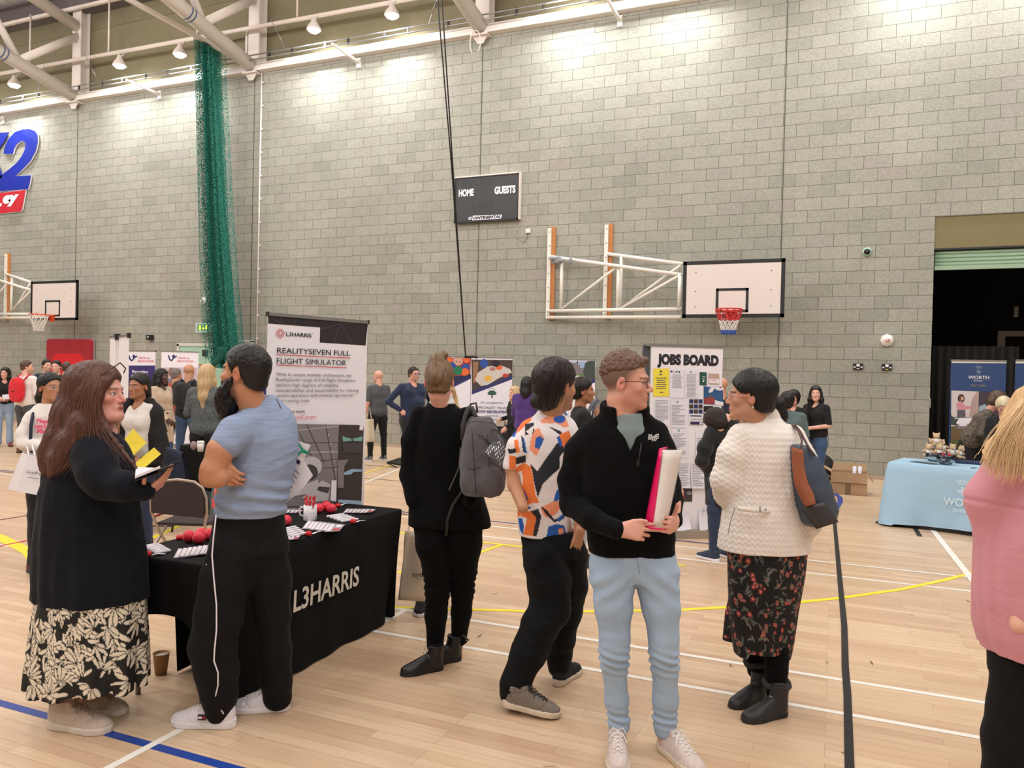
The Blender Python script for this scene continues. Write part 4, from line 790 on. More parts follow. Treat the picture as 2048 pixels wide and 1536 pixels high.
# bags under/behind
def tote(label,loc,rz,w_,h_,d,m,hm,straps=True,name='tote_bag',cat='bag',grp=None,sag=.02):
    t=thing(name,label,cat,loc,rz,grp); V=[];F=[];n=24;R_=8
    for j in range(R_+1):
        f=j/R_
        for i in range(n):
            a=2*math.pi*i/n; c,s=math.cos(a),math.sin(a); x=w_/2*math.copysign(abs(c)**.45,c)*(1-.12*f+sag*math.sin(f*7+a*3)); y=d/2*math.copysign(abs(s)**.6,s)*(1-.55*f)+sag*.4*math.sin(f*9+a*5); V.append((x,y,h_*f))
    for j in range(R_):
        for i in range(n): F.append((j*n+i,j*n+(i+1)%n,(j+1)*n+(i+1)%n,(j+1)*n+i))
    F.append(tuple(range(n))[::-1]); b=MB(); b.add(V,F,True); b.build('bag_body',m,t)
    if straps:
        for s in (-1,1): b=MB(); b.tube([(-w_*.2,s*d*.2,h_*.9),(-w_*.17,s*d*.25,h_*1.2),(0,s*d*.3,h_*1.33),(w_*.17,s*d*.25,h_*1.2),(w_*.2,s*d*.2,h_*.9)],.009,6); b.build('handle',hm,t)
    return t
GB=mat('bag_teal_grey',(96,118,112),.7,bump=(8,.5,.03)); CORAL=mat('strap_coral',(226,92,96),.5)
t=tote('large grey-green bag with coral tags on the floor behind the maroon folding chair',(-6.05,6.55,0),math.radians(25),.42,.42,.3,GB,BLK,False)
for k,(x,s) in enumerate(((-.1,0),(.07,.3))):
    b=MB(); b.tube([(x,-.17,.40),(x-.01,-.185,.30)],.009,6); b.box((x-.03,-.19,.19),(x+.012,-.18,.30)); b.build('tag',CORAL,t)
b=MB(); b.tube([(-.02+.018*math.cos(a),-.185,.26+.028*math.sin(a)) for a in np.linspace(0,6.28,14)],.007,5,False); b.build('charm_ring',PW,t)
t=thing('backpack','black backpack with red straps lying on the floor beyond the maroon folding chair','bag',(-6.65,6.75,0),.4)
b=MB(); b.sphere((0,0,.14),.2,20,12,(1.15,.8,.7)); b.build('bag_body',mat('bag_black',(26,28,38),.7,bump=(9,.4,.02)),t); b=MB(); b.tube([(.2,-.05,.25),(.3,-.08,.12),(.34,-.12,.01),(.46,-.2,.012),(.5,-.28,.012)],.014,6); b.tube([(-.2,-.1,.1),(-.45,-.25,.01),(-.6,-.2,.01)],.014,6); b.build('strap',mat('strap_darkred',(140,40,40),.6),t)
# second table with cups
CBK=CB
T2,C2=cloth_table('tablecloth',('plain black tablecloth on the table behind the draped jacket','plain black cloth'),'tablecloth',(-7.25,6.98),0,1.45,.7,CB,lambda x,y,c:.02,seed=5,fl=.01)
q=floorpt(401,903,.752); t=thing('coffee_cup','white takeaway coffee cup on the black table behind the bare arm','cup',q)
b=MB(); b.lathe([(.028,0),(.03,0),(.040,.1),(.001,.1)],seg=20,close=False); b.build('cup_wall',WHT,t); b=MB(); b.lathe([(.042,.098),(.043,.106),(.040,.112),(.034,.118),(.001,.118)],seg=20,close=False); b.build('lid',WHT,t)
q=floorpt(396,912,.752); t=thing('leaflet','teal and white leaflet hanging over the edge of the plain black table','leaflet',(q.x,6.965,.66)); b=MB(); b.box((-.07,-.012,0),(.09,-.008,.1)); b.build('sheet',PAPER,t); b=MB(); b.box((.0,-.014,.0),(.085,-.0125,.095)); b.build('printed_block',mat('leaflet_teal',(60,120,104),.5),t)
q=floorpt(387,900,.752); t=thing('patterned_pouch','small mauve patterned pouch on the plain black table','pouch',q); b=MB(); b.sphere((0,0,.05),.05,14,10,(.8,.6,1)); b.build('pouch',mat('pouch_mauve',(150,128,128),.7,noise=(60,.5)),t)
# table by the trust banners
T3,C3=cloth_table('tablecloth',('dark tablecloth on the far table under the trust banners','dark far cloth'),'tablecloth',(-6.05,12.75),-.12,1.6,.6,mat('cloth_navyblack',(26,28,36),.8),lambda x,y,c:.02,seed=6,fl=.01)
q=floorpt(1000,853,.752)
for k,(dx,h_,m_,lb) in enumerate(((0,.14,mat('box_greige',(176,170,160),.6),'pale box standing on the far dark table'),(.15,.10,mat('box_rose',(190,150,140),.4),'rosy rounded tin on the far dark table'))):
    t=thing('display_box' if k==0 else 'sweet_tin',lb,'box' if k==0 else 'tin',(q.x+dx,q.y+.05,.752)); b=MB()
    if k==0: b.box((-.08,-.05,0),(.08,.05,h_))
    else: b.lathe([(.05,0),(.06,.01),(.06,h_-.02),(.05,h_)],seg=20)
    b.build('shell',m_,t,bevel=.005 if k==0 else 0)
# ---------------------------------------------------------------- pale blue Worth table
CBL=mat('cloth_paleblue',(156,190,214),.75,noise=(2,.06),bump=(2.5,.3,.04)); WA=math.atan2(-.27,.9)
def hemW(x,y,c): return .035+.03*min(1,x/1.5) if c>.1 else .02
T4,C4=cloth_table('tablecloth',('pale blue tablecloth with white crest and WORTH SCHOOL lettering','pale blue school cloth'),'tablecloth',(.60,10.2),WA,1.95,.78,CBL,hemW,fl=.045,seed=8)
fn=Vector((math.sin(WA),-math.cos(WA),0)); fp=Vector((.60,10.2,0))+fn*.05
p=Pan('crest','x','x',fp,fp+Vector((math.cos(WA),math.sin(WA),0)))
r_=p.r; r_.parent=None
for k in ('label','category'): del r_[k]
CW=mat('crest_white',(214,230,234),.6)
def crest(p,cx,cy,s,m):
    it=[]
    W=lambda a,c:(cx+a*s,cy+c*s)
    for st in ([(-10,-9),(-7.5,-1.5),(7.5,-.5),(10,-7)],[(-10,-9),(-5,-6),(-4,-10),(0,-6),(3,-10.5),(5,-5.5),(10,-7)],[(-7,-4.5),(7,-3.5)]): it+=[(m,q) for q in stroke([W(*a) for a in st],.9*s)]
    for (a,c) in ((0,6),(0,18),(-6.5,12),(6.5,12.4)):
        it+=[(m,q) for q in stroke([W(a+2.8*math.cos(t),c+2.8*math.sin(t)) for t in np.linspace(0,6.28,9)],.9*s)]
    it+=[(m,q) for q in stroke([W(0,4),W(0,20)],.8*s)]+[(m,q) for q in stroke([W(-8,12),(W(8,12.4))],.8*s)]+[(m,q) for q in stroke([W(a,12+c) for a,c in ((-2,-2),(2,-2),(2,2),(-2,2),(-2,-2))],.8*s)]
    p.polys('crest_print',it)
crest(p,1925,970,1.02,CW); p.text('WORTH',CW,1887,1009,1969,993.5); p.text('SCHOOL',CW,1906,1023,1942,1017)
for o in list(r_.children):
    o.parent=C4; o.matrix_parent_inverse=Matrix(); M4=Matrix.Translation(C4.location)@Matrix.Rotation(WA,4,'Z'); Mr=Matrix.Translation(r_.location)@Matrix.Rotation(p.ang,4,'Z')
    Mo=M4.inverted()@Mr@Matrix.Translation(o.location)@o.rotation_euler.to_matrix().to_4x4()
    o.location=Mo.translation; o.rotation_euler=Mo.to_euler()
bpy.data.objects.remove(r_)
b=MB(); WT=lambda x,y,z:tuple(Matrix.Translation((.60,10.2,0))@Matrix.Rotation(WA,4,'Z')@Vector((x,y,z)))
t=thing('hem_shade','black slab standing in for the shade below the hem of the pale blue tablecloth','cloth',(.60,10.2,0),WA); b.box((.0,.0,0),(1.93,.7,.06)); b.box((-.12,.02,0),(.1,.12,.012)); b.build('shade_slab',BLK,t)  # low black slab put in as the shade beneath the table hem
GLS=mat('bowl_glass',(235,240,240),.05,alpha=1,trans=1,spec=.5)
TED=mat('teddy_fur',(206,180,146),.95,noise=(40,.2),bump=(160,.8,.01)); SHT=mat('teddy_shirt',(226,222,220),.8)
def teddy(loc,rz,label,tilt=0,s=1):
    t=thing('teddy_bear',label,'teddy bear',loc,rz,'small teddy bears in the bowls'); t.rotation_euler=(tilt,tilt*.5,rz); t.scale=(s,s,s)
    b=MB(); b.sphere((0,0,.04),.036,14,10,(1,.85,1.05)); b.build('body',TED,t)
    b=MB(); b.sphere((0,-.005,.095),.03,14,10,(1.1,.95,1)); b.sphere((0,-.032,.088),.013,10,8); h=b.build('head',TED,t)
    for sx in (-1,1):
        b=MB(); b.sphere((sx*.026,0,.12),.012,10,8,(1,.6,1)); b.build('ear',TED,h)
        b=MB(); b.tube([(sx*.028,-.005,.06),(sx*.05,-.025,.045)],[.014,.011],8); b.sphere((sx*.05,-.025,.045),.012,8,6); b.build('arm',TED,t)
        b=MB(); b.tube([(sx*.02,-.01,.015),(sx*.032,-.05,.01)],[.016,.014],8); b.sphere((sx*.032,-.052,.012),.015,8,6); b.build('leg',TED,t)
    b=MB(); b.lathe([(.030,.022),(.038,.035),(.036,.055),(.024,.068)],seg=16); b.build('shirt',SHT,t); return t
def bowl(x,y,label,r,h_):
    q=floorpt(x,y,.752); t=thing('glass_bowl',label,'bowl',q,0,'glass bowls on the pale blue table'); b=MB(); b.lathe([(r*.45,0),(r*.5,.002),(r*.8,h_*.45),(r,h_),(r*.97,h_),(r*.76,h_*.45),(r*.45,.006),(.001,.006)],seg=28,close=False); b.build('bowl_glass',GLS,t); return q
q1=bowl(1868,923,'clear glass bowl heaped with small teddy bears, behind the sweet bowl',.115,.11)
q2=bowl(1891,929,'clear glass bowl of dark and red wrapped sweets on the pale blue table',.115,.115)
for i,(dx,dy,dz,rz,tl,lb) in enumerate(((-.06,0,.07,-.3,.2,'far out at the rim of the back bowl'),(.04,-.02,.07,.3,.1,'in the middle of the bear heap'),(-.02,.03,.13,.1,0,'second layer of the bear heap, outer side'),(.09,.04,.12,.5,-.1,'second layer of the bear heap, inner side'),(.02,.03,.20,.2,0,'sitting on top of the bear heap'),(.17,.03,.08,.6,.2,'peeping up behind the sweet bowl'),(.25,.05,.07,.9,.3,'outermost, behind the sweet bowl'))):
    teddy(q1+Vector((dx,dy,dz)),rz,'small fawn teddy bear, '+lb,tl,1.15)
SWC=[mat('sweet_red',(200,40,56),.3),mat('sweet_dark',(52,44,66),.3),mat('sweet_navy',(40,50,90),.3),mat('sweet_pale',(210,200,214),.3)]
for k in range(46):
    a=RS.uniform(0,6.28); z=.02+k/46*.1; r=(.05+z*.45)*math.sqrt(RS.uniform(0.1,1)); m_=SWC[0] if z>.085 and RS.rand()<.6 else SWC[RS.randint(1,4)] if RS.rand()<.9 else SWC[0]
    b=MB(); b.T=Matrix.Translation(q2+Vector((r*math.cos(a),r*math.sin(a),z+.008)))@Matrix.Rotation(RS.uniform(0,3),4,'Z')@Matrix.Rotation(RS.uniform(-.6,.6),4,'X'); b.tube([(-.024,0,0),(-.016,0,0),(-.012,0,0),(.012,0,0),(.016,0,0),(.024,0,0)],[.009,.004,.010,.010,.004,.009],6)
    tag(b.build('wrapped_sweet',m_),'small wrapped sweet heaped in the front glass bowl','sweet','wrapped sweets in the bowl')
for i,(x0,y0,x1,y1,w_,lb) in enumerate(((1824,923,1872,929,.1,'fanned dark leaflets lying left of the bowls'),(1941,936,1953,937,.05,'small dark card at the table edge by the pink shirt'))):
    a=floorpt(x0,y0,.752);c=floorpt(x1,y1,.752); d=c-a; t=thing('leaflet',lb+' on the pale blue table','leaflet',a,math.atan2(d.y,d.x)); b=MB()
    for k in range(3): b.box((.01*k,-w_/2+.01*k,.001+.002*k),(d.length-.02*(2-k),w_/2+.01*k,.0025+.002*k))
    b.build('sheets',mat('leaflet_dark',(74,82,90),.4),t)
# dark blue strip of the table behind
t=thing('display_case','flat dark navy case lying at the back of the pale blue table','case',WT(.62,.55,.752),WA); b=MB(); b.box((0,0,0),(.8,.2,.03)); b.build('case',mat('case_navy',(30,44,80),.5),t,bevel=.004)
# Worth banners
WB=mat('print_worth_blue',(40,66,112),.5); GOLD=mat('print_sand',(170,150,110),.5)
p=Pan('roll_up_banner','blue WORTH SCHOOL roll-up banner with photos behind the pale blue table','banner',xyZ(1902,722,11.35),xyZ(2013,723,11.15),'school banners'); rollup(p,p.px(1902,722)[1],face=WB)
DKM=mat('print_dusk',(62,54,66),.5); p.polys('top_strip',[(WHT,[(1903,722),(2013,722.5),(2013,726.5),(1903,726)])])
crest(p,1957,737,.55,mat('crest_greyblue',(150,166,190),.5)); p.text('WORTH',PW,1936,758,1978,751,bold=.008); p.text('SCHOOL',PW,1947,763,1965,760); p.text('WEST SUSSEX',GOLD,1940,772.5,1972,769)
it=[(DKM,[(1957,783),(2012,784),(2011,870),(1957,868)]),(mat('print_hall',(206,196,196),.5),[(1902.5,781),(1957,783),(1956,836),(1902,834)]),(mat('print_hair',(80,52,50),.5),circ(1922,797,7,9)),(SKN,circ(1924,797,3,4)),(mat('print_pinktop',(206,140,150),.5),[(1912,808),(1920,801),(1930,812),(1942,812),(1942,817),(1928,820),(1914,820)]),(GRYI,[(1914,820),(1930,820),(1931,834),(1914,834)]),(mat('print_curtain',(176,150,146),.5),[(1943,800),(1953,783),(1956,783),(1955,836),(1938,834)]),(PW,[(1902,836),(1946,836),(1938,852),(1902,852)]),(TR,[(1902,830),(1910,838),(1918,837),(1912,845),(1916,852),(1902,850)]),(mat('print_autumn',(110,92,64),.5),[(1902,852),(1938,852),(1945,880),(1901,880)]),(ST,[(1915,848),(1918,848),(1918,852),(1933,852),(1933,848),(1937,849),(1937,858),(1915,858)]),(mat('print_lawn2',(92,98,54),.5),[(1901,880),(1945,880),(1945,897),(1901,896)]),(mat('print_sky2',(130,170,210),.5),[(1901,897),(1950,898),(1950,930),(1900,928)]),(mat('print_car',(150,170,180),.5),[(1958,812),(1970,808),(1975,815),(1970,824),(1957,822)])]
p.polys('printed_photo',it)
p=Pan('roll_up_banner','second blue school roll-up banner cut off by the picture edge','banner',xyZ(2031,723,11.05),xyZ(2135,724,10.9),'school banners'); rollup(p,p.px(2031,722)[1],face=WB); p.polys('top_strip',[(WHT,[(2031,722.5),(2135,723),(2135,727),(2031,726.5)])])
# things inside the dark store
SM=mat('store_metal',(84,74,56),.6); 
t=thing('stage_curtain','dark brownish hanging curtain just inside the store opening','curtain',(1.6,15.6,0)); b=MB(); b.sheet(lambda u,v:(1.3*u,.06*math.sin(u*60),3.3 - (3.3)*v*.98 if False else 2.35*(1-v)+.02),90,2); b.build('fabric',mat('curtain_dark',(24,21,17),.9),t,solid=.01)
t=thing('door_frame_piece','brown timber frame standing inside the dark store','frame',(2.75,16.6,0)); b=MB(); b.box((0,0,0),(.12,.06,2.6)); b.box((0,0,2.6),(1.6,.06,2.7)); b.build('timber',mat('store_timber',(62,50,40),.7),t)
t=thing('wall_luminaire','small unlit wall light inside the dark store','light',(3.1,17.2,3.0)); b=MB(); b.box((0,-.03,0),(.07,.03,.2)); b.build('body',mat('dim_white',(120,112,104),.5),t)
q=wallpt(1852,812); t=thing('wall_plate','small white plate on the edge of the block wall at the opening','plate',(1.5,14.95,q.z-.03)); b=MB(); b.box((-.0,0,0),(.02,.08,.16)); b.build('plate',WHT,t)
# cardboard boxes
KR=mat('cardboard',(176,144,110),.8,noise=(7,.07)); KRD=mat('cardboard_tape',(124,98,72),.5)
def carton(loc,rz,w_,d,h_,label,flaps):
    t=thing('cardboard_box',label,'box',loc,rz,'open cardboard boxes'); b=MB(); th=.006
    b.box((0,0,0),(w_,th,h_)); b.box((0,d-th,0),(w_,d,h_)); b.box((0,0,0),(th,d,h_)); b.box((w_-th,0,0),(w_,d,h_)); b.box((0,0,0),(w_,d,th)); b.build('carton',KR,t)
    b=MB(); b.box((w_*.4,-.002,0),(w_*.56,0,h_*.5)); b.build('tape',KRD,t)
    for f in flaps: b=MB(); b.add(f[0],[(0,1,2,3)]); b.build('flap',KR,t,solid=.005)
    return t
carton((-.02,12.62,0),-.03,.50,.36,.33,'open brown cardboard box with flaps folded out by the wall, front one',[([(0,0,.33),(.5,0,.33),(.5,-.02,.18),(0,-.02,.18)],),([(0,0,.33),(0,.36,.33),(-.17,.33,.42),(-.17,.03,.42)],),([(.5,0,.33),(.5,.36,.33),(.58,.34,.2),(.58,.02,.2)],),([(0,.36,.33),(.5,.36,.33),(.48,.40,.44),(.02,.40,.44)],)])
carton((-.62,12.75,0),.1,.45,.36,.30,'brown cardboard box behind the handbag, next to the open front one',[([(0,0,.30),(.45,0,.30),(.45,-.16,.24),(0,-.16,.24)],),([(.45,0,.30),(.45,.36,.30),(.66,.3,.18),(.66,.0,.18)],)])
for k in range(2):
    t=thing('paper_roll','white rolled paper standing in the open front cardboard box','paper',(.30+.075*k,12.85,.05),0,'rolled papers in the box'); b=MB(); b.tube([(0,0,0),(.01,0,.36)],.026,12); b.build('roll',PAPER,t)
t=thing('black_sack','black bag slumped between the cardboard boxes and the wall','bag',(-.25,13.35,0)); b=MB(); b.sphere((0,0,.28),.3,20,14,(1,.75,.93)); b.build('sack',mat('sack_black',(24,24,28),.6,bump=(7,.7,.05)),t)
# low dark things beyond the tall banner
t=thing('black_case','flat black open case lying on the floor beside the far bald man','case',(-7.55,12.15,0),-.35); b=MB(); b.add([(0,0,.02),(.62,0,.02),(.62,.3,.05),(0,.3,.08)],[(0,1,2,3)]); b.build('lid',BLK,t,solid=.03); b=MB(); b.tube([(0,.0,.01),(.6,-.25,.01)],.01,6); b.build('strap',BLK,t)
t=thing('equipment_trolley','slim black equipment trolley with a pointed foot by the black blazer','trolley',(-7.35,12.9,0),-.3); b=MB(); b.add([(0,0,.0),(.5,0,0),(.5,0,.55),(.28,0,.55),(.22,0,.2),(.0,0,.06)],[(0,1,2,3,4,5)]); b.build('panel',BLK,t,solid=.05)
# ================================================================ PEOPLE: implicit surfaces meshed with surface nets
f32=np.float32
_T=RS.rand(32,32,32).astype(f32)
def vn(P,s=1.0):
    """value noise 0..1 at points P (n,3), s scalar or 3 scales"""
    Q=P*np.asarray(s,dtype=np.float64); I=np.floor(Q).astype(int); f=(Q-I); f=f*f*(3-2*f); I&=31; J=(I+1)&31
    x0,y0,z0=I.T; x1,y1,z1=J.T; a,b,c=f.T
    return ((_T[x0,y0,z0]*(1-a)+_T[x1,y0,z0]*a)*(1-b)+(_T[x0,y1,z0]*(1-a)+_T[x1,y1,z0]*a)*b)*(1-c)+((_T[x0,y0,z1]*(1-a)+_T[x1,y0,z1]*a)*(1-b)+(_T[x0,y1,z1]*(1-a)+_T[x1,y1,z1]*a)*b)*c
def smin(a,b,k):
    h=np.clip(.5+.5*(b-a)/k,0,1); return b+(a-b)*h-k*h*(1-h)
def smax(a,b,k): return -smin(-a,-b,k)
def cone(X,Y,Z,a,b,r1,r2):
    ax,ay,az=a; dx,dy,dz=b[0]-ax,b[1]-ay,b[2]-az; L=dx*dx+dy*dy+dz*dz+1e-12
    px,py,pz=X-ax,Y-ay,Z-az; h=np.clip((px*dx+py*dy+pz*dz)/L,0,1)
    return np.sqrt((px-h*dx)**2+(py-h*dy)**2+(pz-h*dz)**2)-(r1+(r2-r1)*h)
def ell(X,Y,Z,c,r):
    px,py,pz=X-c[0],Y-c[1],Z-c[2]; k0=np.sqrt((px/r[0])**2+(py/r[1])**2+(pz/r[2])**2)+1e-9; k1=np.sqrt((px/r[0]**2)**2+(py/r[1]**2)**2+(pz/r[2]**2)**2)+1e-9
    return k0*(k0-1)/k1
class Sdf:
    def __init__(s,vox): s.v=vox; s.p=[]
    def add(s,fn,lo,hi,k=.01,op='u'): s.p.append((fn,np.array(lo,float),np.array(hi,float),k,op)); return s
    def cone(s,a,b,r1,r2,k=.02,op='u'):
        a=tuple(a);b=tuple(b);m=max(r1,r2); lo=[min(a[i],b[i])-m for i in range(3)]; hi=[max(a[i],b[i])+m for i in range(3)]
        return s.add(lambda X,Y,Z:cone(X,Y,Z,a,b,r1,r2),lo,hi,k,op)
    def chain(s,pts,k=.02):
        """pts: list of (vec3, radius)"""
        for (a,ra),(b,rb) in zip(pts[:-1],pts[1:]): s.cone(a,b,ra,rb,k)
        return s
    def ell(s,c,r,k=.02,op='u'):
        c=tuple(c); return s.add(lambda X,Y,Z:ell(X,Y,Z,c,r),[c[i]-r[i] for i in range(3)],[c[i]+r[i] for i in range(3)],k,op)
    def rings(s,R,k=.02,op='u',pleat=None,sq=2.0,cap=True):
        """R: list of (z, cx, cy, half width, half depth[, phi]) sorted by z ascending"""
        R=sorted([tuple(r)+(0,)*(6-len(r)) for r in R]); A=np.array(R); zs=A[:,0]; z0,z1=zs[0],zs[-1]; w=A[:,3:5].max()
        # smooth resample
        zz=np.linspace(z0,z1,60); B=[np.interp(zz,zs,A[:,i]) for i in range(1,6)]; ker=np.array([1,2,3,2,1.])/9
        def sm(a): q=np.concatenate([[2*a[0]-a[2],2*a[0]-a[1]],a,[2*a[-1]-a[-2],2*a[-1]-a[-3]]]); return np.convolve(q,ker,'valid')
        B=[sm(b) for b in B]
        def fn(X,Y,Z):
            zc=np.clip(Z,z0,z1); cx,cy,hw,hd,ph=[np.interp(zc,zz,b).astype(f32) for b in B]
            px,py=X-cx,Y-cy
            if np.any(B[4]!=0): c,sn=np.cos(ph),np.sin(ph); px,py=px*c+py*sn,-px*sn+py*c
            u=px/hw; v=py/hd
            if sq==2.0: rr=np.sqrt(u*u+v*v)
            else: rr=(np.abs(u)**sq+np.abs(v)**sq)**(1/sq)
            if pleat: rr=rr/(1+pleat(np.arctan2(v,u),(zc-z0)/(z1-z0)))
            d=(rr-1)*np.minimum(hw,hd)
            return np.maximum(d,np.maximum(z0-Z,Z-z1)) if cap else d
        m=1.25; return s.add(fn,[A[:,1].min()-w*m,A[:,2].min()-w*m,z0],[A[:,1].max()+w*m,A[:,2].max()+w*m,z1],k,op)
    def grid(s):
        U=[p for p in s.p if p[4]=='u']; lo=np.min([p[1] for p in U],0)-s.v*3; hi=np.max([p[2] for p in U],0)+s.v*3
        n=np.ceil((hi-lo)/s.v).astype(int)+1; D=np.full(n,.3,f32); ax=[(lo[i]+s.v*np.arange(n[i])).astype(f32) for i in range(3)]
        for fn,a,b,k,op in s.p:
            pad=k*.6+s.v*2; i0=np.clip(np.floor((a-pad-lo)/s.v).astype(int),0,n); i1=np.clip(np.ceil((b+pad-lo)/s.v).astype(int)+1,0,n)
            if np.any(i1<=i0): continue
            sl=tuple(slice(i0[i],i1[i]) for i in range(3)); X=ax[0][sl[0]][:,None,None];Y=ax[1][sl[1]][None,:,None];Z=ax[2][sl[2]][None,None,:]
            d=np.broadcast_to(fn(X,Y,Z),D[sl].shape)
            if op=='u': D[sl]=smin(D[sl],d,k) if k>0 else np.minimum(D[sl],d)
            elif op=='s': D[sl]=smax(D[sl],-d,k)
            else: D[sl]=smax(D[sl],d,k)
        return D,lo
    def mesh(s,name,m,parent,paint=None,disp=None,smooth=0):
        D,lo=s.grid(); n=D.shape; S=D<0; ids=[];pos=[];quads=[]
        st=np.array([(n[1]-1)*(n[2]-1),n[2]-1,1])
        for a in range(3):
            sa=[slice(None)]*3; sb=[slice(None)]*3; sa[a]=slice(0,-1); sb[a]=slice(1,None)
            for o in range(3):
                if o!=a: sa[o]=slice(1,-1); sb[o]=slice(1,-1)
            A=D[tuple(sa)];B=D[tuple(sb)]; sA=S[tuple(sa)]; cr=np.argwhere(sA!=S[tuple(sb)])
            if not len(cr): continue
            t=tuple(cr.T); dA=A[t];dB=B[t]; inside=sA[t]; tt=dA/(dA-dB)
            ij=cr.copy()
            for o in range(3):
                if o!=a: ij[:,o]+=1
            P=ij.astype(float); P[:,a]+=tt
            b,c=(a+1)%3,(a+2)%3; base=ij@st
            q=np.stack([base-st[b]-st[c],base-st[c],base,base-st[b]],1)
            q[~inside]=q[~inside][:,::-1]
            quads.append(q); ids.append(q.ravel()); pos.append(np.repeat(P,4,0))
        q=np.concatenate(quads); ids=np.concatenate(ids); pos=np.concatenate(pos)
        u,inv=np.unique(ids,return_inverse=True); cnt=np.bincount(inv); V=np.stack([np.bincount(inv,pos[:,i])/cnt for i in range(3)],1)*s.v+lo
        F=inv.reshape(-1,4) if False else np.searchsorted(u,q)
        # one light smoothing pass removes stair steps
        def relax(V,w):
            e=np.concatenate([F[:,[0,1]],F[:,[1,2]],F[:,[2,3]],F[:,[3,0]]]); c=np.bincount(e[:,0],minlength=len(V))+1e-9
            M_=np.stack([np.bincount(e[:,0],V[e[:,1],i],minlength=len(V)) for i in range(3)],1)/c[:,None]; return V*(1-w)+M_*w
        for _ in range(1+smooth): V=relax(V,.4)
        if disp is not None:
            Nn=np.cross(V[F[:,2]]-V[F[:,0]],V[F[:,3]]-V[F[:,1]]); VN=np.zeros_like(V)
            for k in range(4):
                for i in range(3): VN[:,i]+=np.bincount(F[:,k],Nn[:,i],minlength=len(V))
            VN/=np.linalg.norm(VN,axis=1)[:,None]+1e-12; V=V+VN*disp(V,VN)[:,None]
        me=bpy.data.meshes.new(name); me.vertices.add(len(V)); me.vertices.foreach_set('co',V.astype(f32).ravel()); me.loops.add(len(F)*4); me.loops.foreach_set('vertex_index',F.astype(np.int32).ravel())
        me.polygons.add(len(F)); me.polygons.foreach_set('loop_start',np.arange(0,len(F)*4,4,dtype=np.int32)); me.polygons.foreach_set('loop_total',np.full(len(F),4,np.int32)); me.polygons.foreach_set('use_smooth',np.ones(len(F),bool)); me.update(calc_edges=True)
        me.materials.append(m)
        if paint is not None:
            C=np.ones((len(V),4),f32); c=paint(V)/255.; C[:,:3]=np.where(c<=.04045,c/12.92,((c+.055)/1.055)**2.4); at=me.color_attributes.new('Col','FLOAT_COLOR','POINT'); at.data.foreach_set('color',C.ravel())
        return link(bpy.data.objects.new(name,me),parent)
F0=Vector((-math.sin(AL),math.cos(AL),0))
SKIN=mat('skin',(255,255,255),.5,vcol=True,noise=(90,.03)); SKIN.node_tree.nodes['Principled BSDF'].inputs['Subsurface Weight'].default_value=.08; SKIN.node_tree.nodes['Principled BSDF'].inputs['Subsurface Radius'].default_value=(.02,.01,.006)
SKL=dict(fair=(222,172,150),pink=(216,160,142),tan=(206,150,116),brown=(164,112,82),dark=(76,52,44),medium=(196,144,116),olive=(186,134,104))
def frame(yaw,pitch=0,roll=0):
    """columns: x, forward y, up z. yaw 0 looks at the camera (-y), 90 looks to +x"""
    y=math.radians(yaw); f=Vector((math.sin(y),-math.cos(y),0)); M3=Matrix((f.cross(Vector((0,0,1))),f,Vector((0,0,1)))).transposed()
    M3=M3@Matrix.Rotation(math.radians(pitch),3,'X')@Matrix.Rotation(math.radians(roll),3,'Y'); return np.array(M3)
def local(X,Y,Z,c,R,s):
    px,py,pz=(X-c[0])/s,(Y-c[1])/s,(Z-c[2])/s
    return [px*R[0,i]+py*R[1,i]+pz*R[2,i] for i in range(3)]
def head_fn(c,R,s,fem=0,eyes=True,ears=True,nose=1,smile=0,double=0):
    def fn(X,Y,Z):
        x,y,z=local(X,Y,Z,c,R,s); x,y,z=np.broadcast_arrays(x,y,z); ax=np.abs(x); jw=.047-.006*fem
        d=ell(x,y,z,(0,-.014,.032),(.075,.096,.086))
        d=smin(d,ell(ax,y,z,(0,.026,-.035),(.057,.066,.078)),.03)
        d=smin(d,cone(ax,y,z,(jw,.0,-.062),(.012,.074,-.1),.02,.017),.03)
        d=smin(d,ell(ax,y,z,(0,.076,-.098),(.022,.018,.016)),.016)
        if double: d=smin(d,ell(ax,y,z,(0,.04,-.105),(.05,.05,.03)),.03)
        d=smin(d,cone(ax,y,z,(0,.084,.02),(.036,.074,.02),.012-.003*fem,.009),.014)
        d=smin(d,ell(ax,y,z,(.042,.056,-.022),(.022,.024,.018)),.02)
        d=smax(d,-ell(ax,y,z,(.031,.104,-.001),(.018,.022,.013)),.012)
        d=smin(d,ell(ax,y,z,(.031,.071,-.002),(.0155,.015,.013)),.004)
        n=smin(cone(x,y,z,(0,.088,.004),(0,.109*nose,-.030),.0065,.0105),ell(ax,y,z,(.0115,.096,-.036),(.008,.010,.007)),.008)
        d=smin(d,n,.009)
        d=smin(d,ell(ax,y,z,(0,.078,-.064),(.030,.018,.02)),.012)
        lip=smin(ell(ax,y,z,(0,.092,-.0615),(.021+smile*.004,.0085,.0045)),ell(ax,y,z,(0,.091,-.071),(.018+smile*.004,.0085,.0055)),.002); d=smin(d,lip,.004)
        d=smax(d,-ell(ax,y,z,(0,.104,-.0658-.0),(.024+smile*.004,.010,.0013+smile*.003)),.003)
        if ears:
            e=ell(ax-.004,y-z*.15,z,(.076,-.012,-.008),(.0085,.019,.031)); e=smax(e,-ell(ax,y,z,(.088,-.009,-.004),(.007,.0105,.019)),.004); d=smin(d,e,.006)
        return d*s
    return fn
